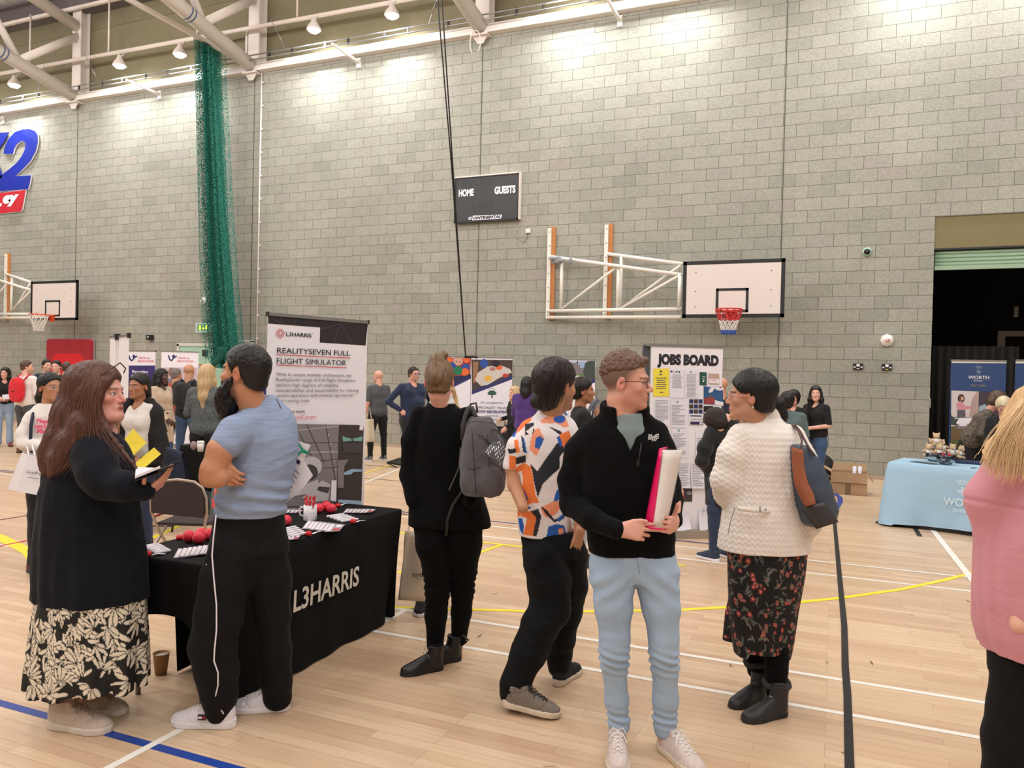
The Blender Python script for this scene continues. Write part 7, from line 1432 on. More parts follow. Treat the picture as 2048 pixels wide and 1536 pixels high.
# ---- woman in white quilted jacket
def woman_quilt():
    p=Person('woman with black low ponytail in white quilted jacket and dark floral skirt',1530,3.95,vox=.005)
    neck=p.P(1518,842,.02); p.head(1500,793,.0,1.04,-112,0,0,skin='medium',fem=.7,neck=neck,nr=.055,brow=(60,46,42),lips=(180,100,96))
    B=p.B; B.chain([(p.P(1475,880,-.02),.035),(p.P(1452,985,.0),.035),(p.P(1500,960,.3),.03)],.02); B.chain([(p.P(1580,880,.02),.035),(p.P(1618,985,.02),.035),(p.P(1626,1055,-.02),.028)],.02)
    B.chain([(p.P(1500,1100),.06),(p.P(1515,1230,.1),.045),(p.P(1513,1340,.15),.035)]); B.chain([(p.P(1560,1100),.06),(p.P(1556,1230),.045),(p.P(1552,1380,-.02),.035)]); B.chain([(p.P(1505,1100),.06),(p.P(1530,960,.03),.09),(p.P(1555,1100),.06)])
    p.body()
    HM=hairmat('hair_black2',(20,19,21),.5,st=(1,1,.4),scale=50)
    p.hair(HM,vox=.005,o=.012,top=.008,back=.008,line=([-.14,-.06,-.03,-.012,.0,.02,.04,.06,.08,.1],[-.075,-.075,-.06,-.01,.02,.015,.02,.04,.06,.075]),disp=strands((p.hc,p.hR),.003,(60,60,20)),parts=[lambda S:S.ell(p.P(1553,813,.05),(.048,.045,.055),.02),lambda S:S.ell(p.P(1562,833,.04),(.035,.03,.045),.02)])
    p.glasses(mat('glasses_pink',(214,150,140),.3),LENS,r=.002); b=MB(); e=p.H(-.082,-.01,-.055); b.sphere(p.P(1506,815,-.09),.006,8,6); b.tube([p.P(1506,806,-.09),p.P(1506,815,-.09)],.0012,4); b.build('earring',mat('earring_pearl',(216,196,170),.3,.5),p.r)
    QM=cloth('quilt_white',(236,228,220),.75,amt=.03,sheen=.1)
    def quilt(V,N):
        u=np.arctan2(V[:,1],V[:,0]-p.P(1535,1000)[0])*.2; arm=(V[:,0]<p.P(1478,950)[0])&(V[:,2]>p.P(1478,1010)[2]); xx=np.where(arm,V[:,0]*1.2,u); zz=V[:,2]+np.where(arm,V[:,0]*.6,0)
        xx=xx+.004*vn(V,12); tri=np.abs(((xx*32)%1)-.5)*2; ph=(zz+tri*.017)/.029; a=np.abs(np.sin(ph*math.pi)); return (a**.6)*.0045-.003+folds(.007,(4,4,5))(V,N)
    S=Sdf(.005); S.rings(p.R([(1099,1438,1619,.17,.02),(1070,1441,1622,.17,.02),(1020,1450,1616,.16,.02),(960,1464,1606,.15,.02),(910,1466,1606,.145,.02),(880,1466,1600,.13,.02),(862,1474,1590,.11,.02),(848,1488,1572,.09,.03),(836,1492,1560,.07,.03),(824,1494,1552,.06,.03)]),.02,sq=2.2)
    S.chain([(p.P(1482,872,-.0),.062),(p.P(1464,912,-.01),.07),(p.P(1452,960,-.01),.07),(p.P(1455,988,.04),.062),(p.P(1480,975,.2),.05)],.03); S.chain([(p.P(1585,872,.02),.06),(p.P(1604,920,.02),.066),(p.P(1614,985,.02),.06),(p.P(1622,1052,-.03),.047)],.03)
    S.cone(p.P(1518,832,.03),p.P(1505,790,.03),.056,.07,.008,'s'); zt=p.P(1530,1050)[2]
    j=S.mesh('quilted_jacket',QM,p.r,disp=quilt)
    S=Sdf(.005); S.rings(p.R([(836,1490,1562,.078,.03),(822,1498,1556,.07,.035),(816,1500,1552,.066,.04)]),.01); S.cone(p.P(1520,842,.03),p.P(1515,780,.04),.056,.072,.006,'s'); S.mesh('collar',cloth('collar_cream',(224,214,206),.7,amt=.03),j)
    b=MB(); b.sheet(lambda u,v:tuple(p.P(1476+68*u,1012+6*u+9*v+1.5*math.sin(u*3),-.172+.035*(2*u-.75)**2+.0)),12,1); b.build('back_belt',QM,j,solid=.008); b=MB(); b.tube([p.P(x,y,-.19) for x,y in ((1519,1013),(1519,1024),(1521,1024),(1521,1013),(1519,1013))],.0018,5); b.sphere(p.P(1531,1019,-.178),.006,10,6); b.build('buckle',GRYM,j)
    b=MB(); b.tube([p.P(1470,1015,-.13),p.P(1462,1040,-.14),p.P(1456,1068,-.145)],.002,5); b.build('pocket_zip',mat('zip_mid',(120,108,104),.5),j)
    # floral skirt
    r_=random.Random(5); a0=p.P(1533,1200,.03); fl=[]
    for i in range(760): fl.append((r_.uniform(-.62,.62),r_.uniform(.2,.95),r_.choice((0,0,1,2,2,2,3,3)),r_.uniform(0,6.28),r_.uniform(.8,1.45)))
    CC=[(150,58,58),(168,104,90),(92,104,100),(122,116,110)]
    def sp(V):
        U=np.arctan2(V[:,1]-a0[1],V[:,0]-a0[0])*.2; Z=V[:,2]; C=np.tile(np.array((16,13,15),float),(len(V),1)); o=np.argsort(U)
        for u,z,k,th,sc in fl:
            q=np.nonzero((np.abs(U-u)<.03)&(np.abs(Z-z)<.03))[0]
            if not len(q): continue
            dx,dz=U[q]-u,Z[q]-z; rr=np.hypot(dx,dz)/sc; an=np.arctan2(dz,dx)+th
            if k<2: m=rr<.012*(.65+.35*np.abs(np.cos(an*2.5))); C[q[m]]=CC[k]; m=rr<.004; C[q[m]]=(120,40,50) if k else (226,150,120)
            else:
                x=dx*math.cos(th)+dz*math.sin(th); y=-dx*math.sin(th)+dz*math.cos(th); m=(np.abs(y)<.0042*sc*np.sqrt(np.clip(1-(x/(.016*sc))**2,0,1)))&(np.abs(x)<.016*sc); C[q[m]]=CC[k]; m=(np.abs(y-x*x*20)<.0013)&(np.abs(x)<.022*sc); C[q[m]]=(96,96,84)
        return C
    S=Sdf(.004); S.rings(p.R([(1312,1472,1584,.12,.03),(1280,1466,1590,.125,.03),(1220,1460,1598,.135,.03),(1150,1458,1610,.15,.02),(1085,1456,1616,.15,.02)]),.02,pleat=lambda a,t:.02*np.sin(a*7+1)*(1-t)); S.rings(p.R([(1282,1447,1480,.04,.12),(1230,1452,1482,.05,.12),(1190,1462,1485,.05,.1)]),.01)
    c=p.P(1528,1312,.03); S.rings([(c[2]-.05,c[0],c[1],.12,.1),(c[2]+.03,c[0],c[1],.125,.105)],.01,'s'); S.mesh('skirt',mat('skirt_floral',(255,255,255),.85,vcol=True),p.r,paint=sp)
    S=Sdf(.006); S.chain(p.C([(1512,1290,.14,24),(1513,1340,.16,19)]),.01); S.chain(p.C([(1554,1290,-.0,26),(1553,1340,-.02,22),(1552,1385,-.03,19)]),.01); S.mesh('tights',BLKC,p.r)
    BT=mat('boot_charcoal',(34,33,36),.5,bump=(20,.3,.006)); h=p.P(1575,1432,-.05); o=shoe_parts(p.r,(h[0]-.01,h[1],0),-68,BT,MATS['boot_sole'],L=.265,style='flat',boot=.17,vox=.005,w=1.05); FU=mat('fur_grey',(60,57,58),.95,bump=(150,1,.01))
    b=MB(); c=p.P(1553,1366,-.02); b.tube([c+np.array([.058*math.cos(t),.058*math.sin(t),.008*math.sin(t*3)]) for t in np.linspace(0,6.283,18)],.017,8,False); b.build('fur_cuff',FU,o); b=MB(); q=p.P(1542,1398,-.085); b.tube([p.P(x,y,-.095) for x,y in ((1539,1392),(1547,1394),(1547,1404),(1539,1402),(1539,1392))],.0024,5); b.build('buckle',GRYM,o)
    h=p.P(1530,1372,.14); o=shoe_parts(p.r,(h[0],h[1],0),-58,BT,MATS['boot_sole'],L=.26,style='flat',boot=.17,vox=.005); b=MB(); c=p.P(1513,1326,.15); b.tube([c+np.array([.056*math.cos(t),.056*math.sin(t),.006*math.sin(t*3)]) for t in np.linspace(0,6.283,18)],.015,8,False); b.build('fur_cuff',FU,o)
    # tote handbag
    t=thing('handbag','slate-blue leather tote with tan lining folded out, on the white jacket arm','handbag',p.o,AL)
    LB_=mat('leather_slate',(62,74,92),.42,bump=(9,.3,.02),noise=(4,.1)); LK_=mat('leather_charcoal',(50,48,50),.45,bump=(12,.3,.01)); TN=mat('suede_tan',(150,88,60),.85,noise=(8,.08))
    S=Sdf(.006); S.rings(p.R([(1052,1618,1636,.03,-.10,.2),(1046,1600,1672,.07,-.10,.2),(1015,1592,1676,.085,-.11,.25),(980,1588,1664,.08,-.12,.25),(940,1584,1646,.07,-.12,.25),(910,1583,1628,.055,-.12,.2),(892,1586,1612,.04,-.12,.2)]),.01,sq=2.8)
    pz=p.P(1625,1015); 
    S.mesh('bag_body',LB_,t,disp=folds(.007,(5,5,5)))
    b=MB(); 
    def tan(u,v):
        L_=[(1583,894),(1584,930),(1589,970),(1602,1000),(1612,1014)]; R_=[(1606,900),(1608,935),(1615,965),(1628,990),(1631,1008)]; f=v*4; i=min(3,int(f)); f-=i; xl=L_[i][0]*(1-f)+L_[i+1][0]*f; yl=L_[i][1]*(1-f)+L_[i+1][1]*f; xr=R_[i][0]*(1-f)+R_[i+1][0]*f; yr=R_[i][1]*(1-f)+R_[i+1][1]*f
        return tuple(p.P(xl+(xr-xl)*u,yl+(yr-yl)*u,-.215-.02*math.sin(u*3.1)-.01*v))
    b.sheet(tan,8,14); b.build('suede_lining',TN,t,solid=.004)
    b=MB(); b.sheet(lambda u,v:tuple(p.P(*[ (1-u)*((1-v)*a+v*d)+u*((1-v)*c_+v*e) for a,c_,d,e in ((1602,1648,1633,1677),(1016,1004,1058,1044))],-.212-.0*u-.015*math.sin(u*3.1))),8,6); b.build('base_panel',LK_,t,solid=.004)
    b=MB(); SB3=mat('strap_brown',(84,60,60),.5); b.tube([p.P(x,y,bb) for x,y,bb in ((1601,905,-.2),(1604,880,-.14),(1597,862,-.08),(1588,853,-.04),(1583,848,.02))],.0055,6); b.tube([p.P(x,y,bb) for x,y,bb in ((1627,912,-.19),(1612,885,-.14),(1600,862,-.08),(1590,850,-.02))],.0055,6); b.build('strap',SB3,t)
woman_quilt()
# ---- woman in pink shirt, close at the right edge
def woman_pink():
    p=Person('woman with long blond hair in dusty pink shirt and black leggings',2090,2.55,vox=.006)
    neck=p.P(2092,915,.02); p.head(2096,848,.0,1.05,176,0,0,skin='fair',fem=.8,neck=neck,nr=.054,eyes=False)
    B=p.B; B.chain([(p.P(2020,960),.035),(p.P(2005,1120,.0),.035),(p.P(2040,1250,-.1),.03)],.02); B.chain([(p.P(2170,960),.035),(p.P(2190,1120),.035),(p.P(2150,1240,-.12),.03)],.02); hand(B,p.P(2150,1240,-.13),(-.8,-.2,-.3),(0,-1,.2),1,curl=30,sc=.9)
    B.chain([(p.P(2045,1330),.07),(p.P(2030,1560),.05),(p.P(2030,1770),.035)]); B.chain([(p.P(2140,1330),.07),(p.P(2145,1560),.05),(p.P(2145,1770),.035)]); B.chain([(p.P(2050,1330),.06),(p.P(2092,1050,.02),.1),(p.P(2135,1330),.06)]); p.body()
    HM=hairmat('hair_blond',(206,168,120),.28,st=(1,1,.05),scale=80,bs=.5)
    def lh(S):
        S.rings(p.R([(925,1972,2195,.09,-.02),(912,1968,2200,.10,-.02),(900,1972,2200,.12,-.0),(870,2000,2190,.12,0),(820,2022,2180,.12,0),(785,2044,2160,.10,0),(770,2066,2140,.06,0)]),.03,pleat=lambda a,t:.04*np.sin(a*23)*(1-t)+.03*np.sin(a*41+2)*(1-t)+.02*np.sin(a*13)-.05*(1-t))
    def hd(V,N): W=np.stack([V[:,0]+.25*(V[:,2]-1.6)*np.sign(V[:,0]-p.P(2092,800)[0]),V[:,1],V[:,2]*.05],1); return (vn(W,(120,120,120))-.5)*.008+(vn(W+3,(40,40,40))-.5)*.012
    p.hair(HM,vox=.0055,o=.015,top=.012,disp=hd,parts=[lh],line=([-.2,.05,.08],[-.4,-.3,.08])); HM2=mat('hair_blond_strand',(222,190,146),.4,spec=.5)
    tress('hair_strands',HM2,p.r,[[p.P(2100,770,-.05)]+[p.P(2096-a*xx,y,bb) for xx,y,bb in ((.36,792,-.12),(.64,830,-.15),(.92,870,-.16),(1.08,905,-.16),(1.15,928+sh,-.17),(1.2,942+sh*1.3,-.165))] for a,sh in ((114,-10),(104,4),(86,14),(66,20),(45,14),(22,18),(0,14),(-25,10),(-50,6))],420,.0022,.014)
    PK=cloth('shirt_dusty_pink',(204,138,150),.8,amt=.05,ba=.25,bs=30); S=Sdf(.0065)
    S.rings(p.R([(1312,1985,2200,.19,.0),(1270,1970,2215,.19,.0),(1200,1964,2215,.18,.0),(1120,1966,2212,.17,0),(1060,1972,2205,.16,0),(1000,1976,2200,.15,.01),(960,1985,2195,.13,.02),(935,2000,2180,.11,.02),(915,2040,2145,.07,.02)]),.03,sq=2.3,pleat=lambda a,t:.012*np.sin(a*13+2)*(1-t)+.008*np.sin(a*21))
    S.chain([(p.P(2012,955,.0),.075),(p.P(1985,1000,.02),.075),(p.P(2005,1100,.02),.06)],.03); S.chain([(p.P(2175,955,.0),.075),(p.P(2200,1000,.0),.085),(p.P(2195,1120,-.05),.07),(p.P(2160,1225,-.13),.05)],.04)
    j=S.mesh('shirt',PK,p.r,disp=lambda V,N:folds(.008,(3.5,3.5,2.2))(V,N)+(-.006*np.exp(-((V[:,2]-p.P(2000,1005)[2]+.12*(V[:,0]+.18))/.006)**2)))
    S=Sdf(.007); S.rings(p.R([(1345,1990,2195,.14,.01),(1290,1988,2195,.14,.01)]),.03); S.chain(p.C([(2043,1350,0,55),(2040,1420,0,57),(2028,1480,0,56),(2022,1560,0,50),(2025,1700,0,40)]),.02); S.chain(p.C([(2145,1350,0,55),(2148,1420,0,57),(2150,1480,0,56),(2152,1560,0,50),(2150,1700,0,40)]),.02); S.mesh('leggings',cloth('leggings_black2',(10,10,11),.8,sheen=.03,spec=.2,bs=300,ba=.4,bd=.002),p.r)
    for x in (2030,2150): h=p.P(x,1750,.05); shoe_parts(p.r,(h[0],h[1],0),178,MATS['trainer_white'],WSOLE,L=.26,vox=.008)
woman_pink()
# ================================================================ PEOPLE FURTHER BACK
CL={}
def cm(name,col=None,**k):
    if name not in CL: CL[name]=cloth('c_'+name,col,k.pop('rough',.85),**k)
    return CL[name]
KB=cm('black',(14,14,17),sheen=.04); DJ=cm('jeans',(58,82,118),ns=9,amt=.15); LJ=cm('pale_jeans',(150,174,200),ns=9); WHC=cm('white',(224,218,214),sheen=.1)
HB=hairmat('hair_far_black',(24,21,22),.5,st=(1,1,.3),scale=40); HBR=hairmat('hair_far_brown',(84,62,50),.4,st=(1,1,.3),scale=40); HBL=hairmat('hair_far_blond',(196,166,126),.3,st=(1,1,.08),scale=60)
ARM=dict(down=((.21,-.02,1.10),(.22,.05,.84)),front=((.215,.0,1.10),(.09,.25,1.06)),crossed=((.22,.06,1.12),(-.03,.2,1.13)),hip=((.32,-.08,1.12),(.19,.04,.98)),back=((.24,-.1,1.12),(.05,-.16,1.0)),strap=((.22,.10,1.14),(.13,.13,1.34)),reach=((.22,.15,1.14),(.15,.4,1.0)),low=((.21,.06,1.08),(.15,.25,.92)))
def std(label,x,ytop,Z,yaw,skin='fair',fem=0,hair='short',hm=None,top=KB,sleeve=1,hem=.88,bot=KB,shoe=None,arms=('down','down'),bulk=1.0,hyaw=None,hpitch=0,lean=0,coat=None,skirt=0,vox=None,group='people at the far stands',hpos=None,npos=None,hx=0,legs=True,nm=('top','trousers'),hlen=.3,sole=None,stance=.1,brow=(50,38,34),side=0,flare=1,hands=True,tz=None):
    v=vox or (.011 if Z>11.5 else .009 if Z>8 else .007); p=Person(label,x,Z,group,v); h=p.P(x,ytop)[2]
    if tz: h=tz
    k=h/1.70; hs=.97*k**.6; R_=frame(yaw); le=math.radians(lean); sb=math.radians(side)
    def J(X,Y,Zz):
        if Zz>.95 and (le or sb):
            d=Zz-.95; Y=Y+d*math.sin(le) if True else Y; X=X-d*math.sin(sb); Zz=.95+d*math.cos(le)*math.cos(sb)-Y*0
        q=R_@np.array((X*k,Y*k,0.)); return np.array((q[0],q[1],Zz*k))
    p.J=J; p.k=k
    hc=J(0,.02,1.70-.118*hs/k) if hpos is None else p.P(*hpos); hc[0]+=hx
    if ytop and lean: pass
    hR=frame(yaw if hyaw is None else hyaw,hpitch,0); p.hc=hc;p.hR=hR;p.hs=hs;sk=SKL[skin] if isinstance(skin,str) else skin;p.skin=sk
    p.B.add(head_fn(hc,hR,hs,fem,ears=hair in('short','bald','pony','bun')),hc-.15*hs,hc+.15*hs,.012); p.B.cone(hc-hR[:,2]*.07*hs-hR[:,1]*.02,(J(0,-.01,1.40) if npos is None else p.P(*npos)),(.05 if fem else .06)*k,(.055 if fem else .066)*k,.02)
    dk=skin in('brown','dark','olive'); p.paints.append(head_paint(hc,hR,hs,sk,brow=(20,16,16) if dk else brow,iris=(40,28,24) if dk else (70,60,54),lips=(130,70,66) if skin=='dark' else (172,92,88),stub=None if fem else tuple(int(c*.75) for c in sk),fade=((40,32,30),-.06,.02) if hair=='bald' and not fem else None))
    if hair=='bald': p.paints[-1]=head_paint(hc,hR,hs,sk,brow=brow,stub=tuple(int(c*.75) for c in sk))
    w=bulk; B=p.B; B.chain([(J(0,0,.95),.08*k),(J(0,0,1.36),.08*k)])
    S=Sdf(v)
    hz=hem; S.chain([(J(s_*.065*w,0,hz),.10*k*w) for s_ in (-1,1)],.05); 
    for s_ in (-1,1): S.chain([(J(s_*.065*w,.0,hz),.10*k*w),(J(s_*.055*w,.005,1.08),.097*k*w),(J(s_*.075*w,.005,1.28),.098*k*w),(J(s_*.07,0,1.36),.065*k)],.05)
    if fem: 
        for s_ in (-1,1): S.ell(J(s_*.065,.07*w,1.23),(.055*k,.055*k,.055*k),.06)
    else: S.ell(J(0,.05*w,1.1),(.12*k*w,.10*k*w,.13*k),.05)
    S.cone(J(-.135*w,-.005,1.375),J(.135*w,-.005,1.375),.052*k,.052*k,.05); S.cone(J(0,-.01,1.36),J(0,-.005,1.40),.075*k,.064*k,.04); S.cone(J(0,.05,1.43),J(0,.02,1.5),.062*k,.07*k,.01,'s')
    for s_,a in ((1,arms[0]),(-1,arms[1])):
        if a is None: continue
        if isinstance(a,str): e,wr=[J(s_*q[0]*(1 if abs(q[0])<.15 else w),q[1],q[2]) for q in ARM[a]]
        else: e,wr=[np.array(q) for q in a]
        sh=J(s_*.165*w,-.005,1.365); f=wr-e; f/=np.linalg.norm(f); rr=.055*k*(w**.5)
        if sleeve==1: S.chain([(sh,rr),(e,rr*.82),(e+(wr-e)*.95,rr*.66)],.025)
        elif sleeve==.5: S.chain([(sh,rr),(sh+(e-sh)*.85,rr*.9)],.025)
        else: S.chain([(sh,rr),(e,rr*.85),(e+(wr-e)*.25,rr*.8)],.025)
        B.chain([(sh,.03*k),(e,.038*k),(wr,.026*k)],.02)
        n_=np.array(R_[:,0])*s_*.7+np.array((0,0,.5)); 
        if hands: hand(B,wr,f,n_-f*(n_@f),s_,curl=28,sc=.95*k,ra=1.15 if Z>9 else 1.0)
    p.to=S.mesh(nm[0],top,p.r,disp=folds(.006,(5,5,6)))
    if legs:
        for s_ in (-1,1): B.chain([(J(s_*.08,0,.9),.06*k),(J(s_*stance,.01,.49),.04*k),(J(s_*stance*1.05,-.01,.07),.033*k)])
        S=Sdf(v)
        if skirt: q=[J(0,0,z) for z in (skirt,.95)]; S.rings([(q[0][2],0,0,.2*k*flare,.17*k*flare),(.75*k,0,0,.19*k,.15*k),(q[1][2],0,0,.15*k,.12*k)],.02)
        else:
            for s_ in (-1,1): S.chain([(J(s_*.075*w,0,.93),.09*k*w),(J(s_*.088*w,0,.8),.088*k*w),(J(s_*stance,.015,.49),.062*k),(J(s_*stance*1.05,-.005,.09),.05*k*flare)],.03)
        S.mesh(nm[1],bot,p.r,disp=folds(.005,(6,6,8)))
        sm=shoe or mat('shoe_far_dark',(34,32,34),.6)
        for s_ in (-1,1): q=J(s_*stance*1.05,-.07,0); shoe_parts(p.r,(q[0],q[1],0),yaw-s_*6,sm,sole or mat('sole_dark',(40,38,38),.6),L=.27*k,vox=max(v,.008))
    p.body()
    H=p.H; hm=hm or HB
    if hair!='bald':
        P_=[]; ln=None; kw={}
        if hair=='short': ln=([-.13,-.07,-.04,-.012,.01,.03,.055,.075,.1],[-.06,-.06,-.03,.0,.0,.035,.062,.074,.09]); kw=dict(o=.006,top=.008)
        elif hair=='long': ln=([-.15,-.03,.0,.02,.04,.06,.08,.1],[-.12,-.12,-.08,-.03,.02,.05,.07,.085]); kw=dict(o=.012,top=.006,back=.01); L_=hlen; P_=[lambda S:S.chain([(H(.0,-.06,-.02),.085*hs),(H(0,-.075,-.12),.08*hs),(H(0,-.085,-.05-L_*.6),.07*hs),(H(0,-.085,-.05-L_),.035*hs)],.04)]+[(lambda s_:(lambda S:S.chain([(H(s_*.07,-.0,.0),.03*hs),(H(s_*.085,.0,-.09),.033*hs),(H(s_*.09,.01,-.09-L_*.5),.025*hs)],.03)))(s_) for s_ in (-1,1)]
        elif hair=='bob': ln=([-.15,-.03,.0,.02,.04,.06,.08,.1],[-.11,-.11,-.09,-.06,.0,.04,.07,.085]); kw=dict(o=.018,top=.006,back=.012,wide=.006)
        elif hair=='pony': ln=([-.13,-.06,-.03,-.012,.0,.02,.04,.06,.08,.1],[-.075,-.075,-.06,-.01,.02,.015,.03,.055,.072,.085]); kw=dict(o=.009,top=.006); P_=[lambda S:S.chain([(H(0,-.11,-.02),.035*hs),(H(.01,-.12,-.09),.035*hs),(H(.01,-.11,-.09-hlen*.5),.02*hs)],.02)]
        elif hair=='bun': ln=([-.13,-.06,-.03,-.012,.0,.02,.04,.06,.08,.1],[-.075,-.075,-.06,-.01,.02,.015,.03,.055,.072,.085]); kw=dict(o=.009,top=.006,back=.01); P_=[lambda S:S.ell(H(0,-.12,-.03),(.05*hs,.05*hs,.05*hs),.02)]
        p.hair(hm,vox=max(v*.85,.005),line=ln,parts=P_,disp=strands((p.hc,p.hR),.004,(70,70,12)),**kw)
    return p
def pack(p,m,label,w=.3,h=.42,z=1.15,d=.13,name='backpack',off=-.19):
    t=thing(name,label,'backpack',p.o,AL); S=Sdf(max(p.v,.008)); J=p.J; c=J(0,off,z); S.ell(c,(.0+w/2*p.k,w/2*p.k,h/2*p.k),.02)
    R_=np.array(p.hR); S.p=[]
    f=J(0,1,z)-J(0,0,z); f/=np.linalg.norm(f); x=J(1,0,z)-J(0,0,z); x/=np.linalg.norm(x)
    def fn(X,Y,Z):
        u=(X-c[0])*x[0]+(Y-c[1])*x[1]; v=(X-c[0])*f[0]+(Y-c[1])*f[1]; q=Z-c[2]; return ((np.abs(u/(w/2*p.k))**3+np.abs(v/(d/2*p.k*1.2))**2.5+np.abs(q/(h/2*p.k))**3)**(1/3)-1)*d/2
    S.add(fn,c-.3,c+.3,0); o=S.mesh('pack_body',m,t,disp=folds(.006,(8,8,8))); b=MB(); b.tube([c+f*-.07+x*-.08+[0,0,-.02],c+f*-.085+[0,0,-.03],c+f*-.07+x*.08+[0,0,-.02]],.008,6); b.tube([c+x*-.03+[0,0,h/2],c+[0,0,h/2+.04],c+x*.03+[0,0,h/2]],.008,6); b.build('handle',BLK,o)
    for s in (-1,1): b=MB(); b.tube([J(s*.09,off+.04,z+.16),J(s*.1,-.03,1.455),J(s*.1,.09,1.40),J(s*.12,.12,1.2),J(s*.13,-.02,1.0)],.014,6); b.build('strap',m,t)
    return t
def sheets(label,p,quads,m,name='papers',cat='papers'):
    t=thing(name,label,cat,p.o,AL)
    for q in quads: b=MB(); b.add([p.P(*a) for a in q],[(0,1,2,3)]); b.build('sheet',m,t,solid=.0015)
    return t
G0='people behind the black table'
# woman in white sweatshirt
p=std('woman with glasses in white sweatshirt with pink lettering, carrying a white bag',98,748,6.3,62,'olive',1,'pony',HB,WHC,1,.93,cm('navy_trousers',(20,22,32)),mat('shoe_oxblood',(90,44,38),.5),(None,None),1.05,66,2,group=G0)
bpy.data.objects.remove(p.to)
S=Sdf(.007); S.rings(p.R([(915,52,140,.13,.0),(880,50,140,.13,0),(850,54,138,.125,0),(830,58,132,.11,.0),(815,70,122,.08,.0),(808,78,116,.06,0)]),.03,sq=2.3); S.chain([(p.P(62,838,-.05),.055),(p.P(48,870,-.1),.058),(p.P(50,888,-.13),.05),(p.P(96,893,-.2),.038)],.03); bpy.data.objects.remove(p.body_o); p.B.chain([(p.P(50,885,-.13),.03),(p.P(98,893,-.2),.026)],.02); hand(p.B,p.P(98,893,-.2),(1,-.2,-.1),(0,-1,.4),1,curl=40,sc=.95); p.body(); sw=S.mesh('sweatshirt',WHC,p.r,disp=folds(.007,(6,6,6)))
PKL=mat('lettering_pink',(232,90,130),.7)
for i,(tx,x0,x1,y) in enumerate((('Please',72,97,846),("can't",68,97,856),('Make',73,97,866))): 
    o=text('lettering',tx,.05,PKL,sw,tuple(p.P(x0,y,-.165)),(math.pi/2,0,.0),bold=.002,shear=.2); 
b=MB(); b.tube([p.P(x,y,bb) for x,y,bb in ((74,818,-.02),(66,828,-.1),(62,850,-.15),(61,880,-.165),(64,905,-.15))],.013,6); b.build('shoulder_strap',mat('strap_navy',(28,34,56),.7),p.r); p.glasses(mat('glasses_gold',(190,140,110),.3,.5),LENS)
t=thing('paper_bag','white paper carrier bag with small grey print below the white sweatshirt','bag',p.o,AL); b=MB(); T=[p.P(44,905,-.27),p.P(55,909,-.34),p.P(84,912,-.34),p.P(80,906,-.27)]; Bt=[p.P(15,978,-.2),p.P(33,982,-.38),p.P(78,991,-.38),p.P(66,985,-.2)]; b.add(T+Bt,[(0,1,5,4),(1,2,6,5),(2,3,7,6),(3,0,4,7),(4,5,6,7)]); b.build('bag_body',mat('bag_paper_white',(226,222,228),.6),t); b=MB(); b.tube([p.P(57,910,-.33),p.P(54,892,-.28),p.P(64,890,-.28),p.P(70,911,-.34)],.006,5); b.build('handle',PW,t); o=text('lettering','LloydPers',.034,GRYI,t,tuple(p.P(52,946,-.392)),(math.pi/2,.13,-.0)); b=MB(); b.add([p.P(55,954,-.395),p.P(78,957,-.395),p.P(78,958,-.395),p.P(55,955,-.395)],[(0,1,2,3)]); b.build('printed_line',GRYI,t)
# woman with yellow papers
p=std('woman in white top and open black cardigan holding yellow papers and a phone',280,749,7.1,-12,'brown',1,'pony',HB,WHC,0,.95,cm('jeans_dark',(34,46,74)),mat('shoe_far_dark',(34,32,34),.6),(None,None),.95,-18,0,group=G0,vox=.006)
S=Sdf(.006); 
for s_ in (-1,1): S.chain([(p.P(280+s_*20,806,.0),.05),(p.P(280+s_*31,830,-.02),.06),(p.P(280+s_*32,870,-.02),.065),(p.P(280+s_*30,935,-.02),.07)],.03)
S.rings(p.R([(940,243,322,.09,.07),(860,246,318,.09,.06),(812,255,306,.06,.04)]),.02); S.chain([(p.P(313,820,.0),.055),(p.P(322,880,-.02),.058),(p.P(318,908,-.06),.055),(p.P(284,926,-.2),.045)],.03); S.chain([(p.P(245,820,.0),.05),(p.P(238,870,-.02),.055),(p.P(240,905,-.08),.045)],.03); S.mesh('cardigan',KB,p.r,disp=folds(.006))
hand_=Sdf(.006); hand_.chain([(p.P(318,905,-.08),.034),(p.P(284,926,-.22),.026)],.01); hand(hand_,p.P(284,926,-.22),(-.9,-.3,.15),(0,-1,.3),1,curl=30,sc=.95); bpy.data.objects.remove(p.body_o); p.B.p+=hand_.p; hand(p.B,p.P(241,905,-.1),(.1,-.3,-1),(-.6,-.7,0),-1,curl=30,sc=.95); p.B.cone(p.P(240,900,-.08),p.P(241,908,-.1),.03,.026,.01); p.body()
sheets('upper yellow paper held against the white top',p,[((235,897,-.2),(266,857,-.19),(293,885,-.22),(256,922,-.24))],PY); sheets('lower yellow paper pointing down past the black cardigan cuff',p,[((269,927,-.26),(308,895,-.24),(322,908,-.25),(283,941,-.28))],PY)
b=MB(); b.tube([p.P(x,y,bb) for x,y,bb in ((243,808,-.07),(238,840,-.1),(236,880,-.12),(236,900,-.12))],.012,6); o=b.build('bag_strap',mat('strap_tan',(140,98,66),.6),p.r)
t=thing('shoulder_bag','dark tan shoulder bag at the hip of the woman holding yellow papers','bag',p.o,AL); b=MB(); b.sphere(p.P(240,925,-.12),.11,16,10,(1,.6,.9)); b.build('bag_body',mat('bag_tan_dark',(96,62,44),.6),t)
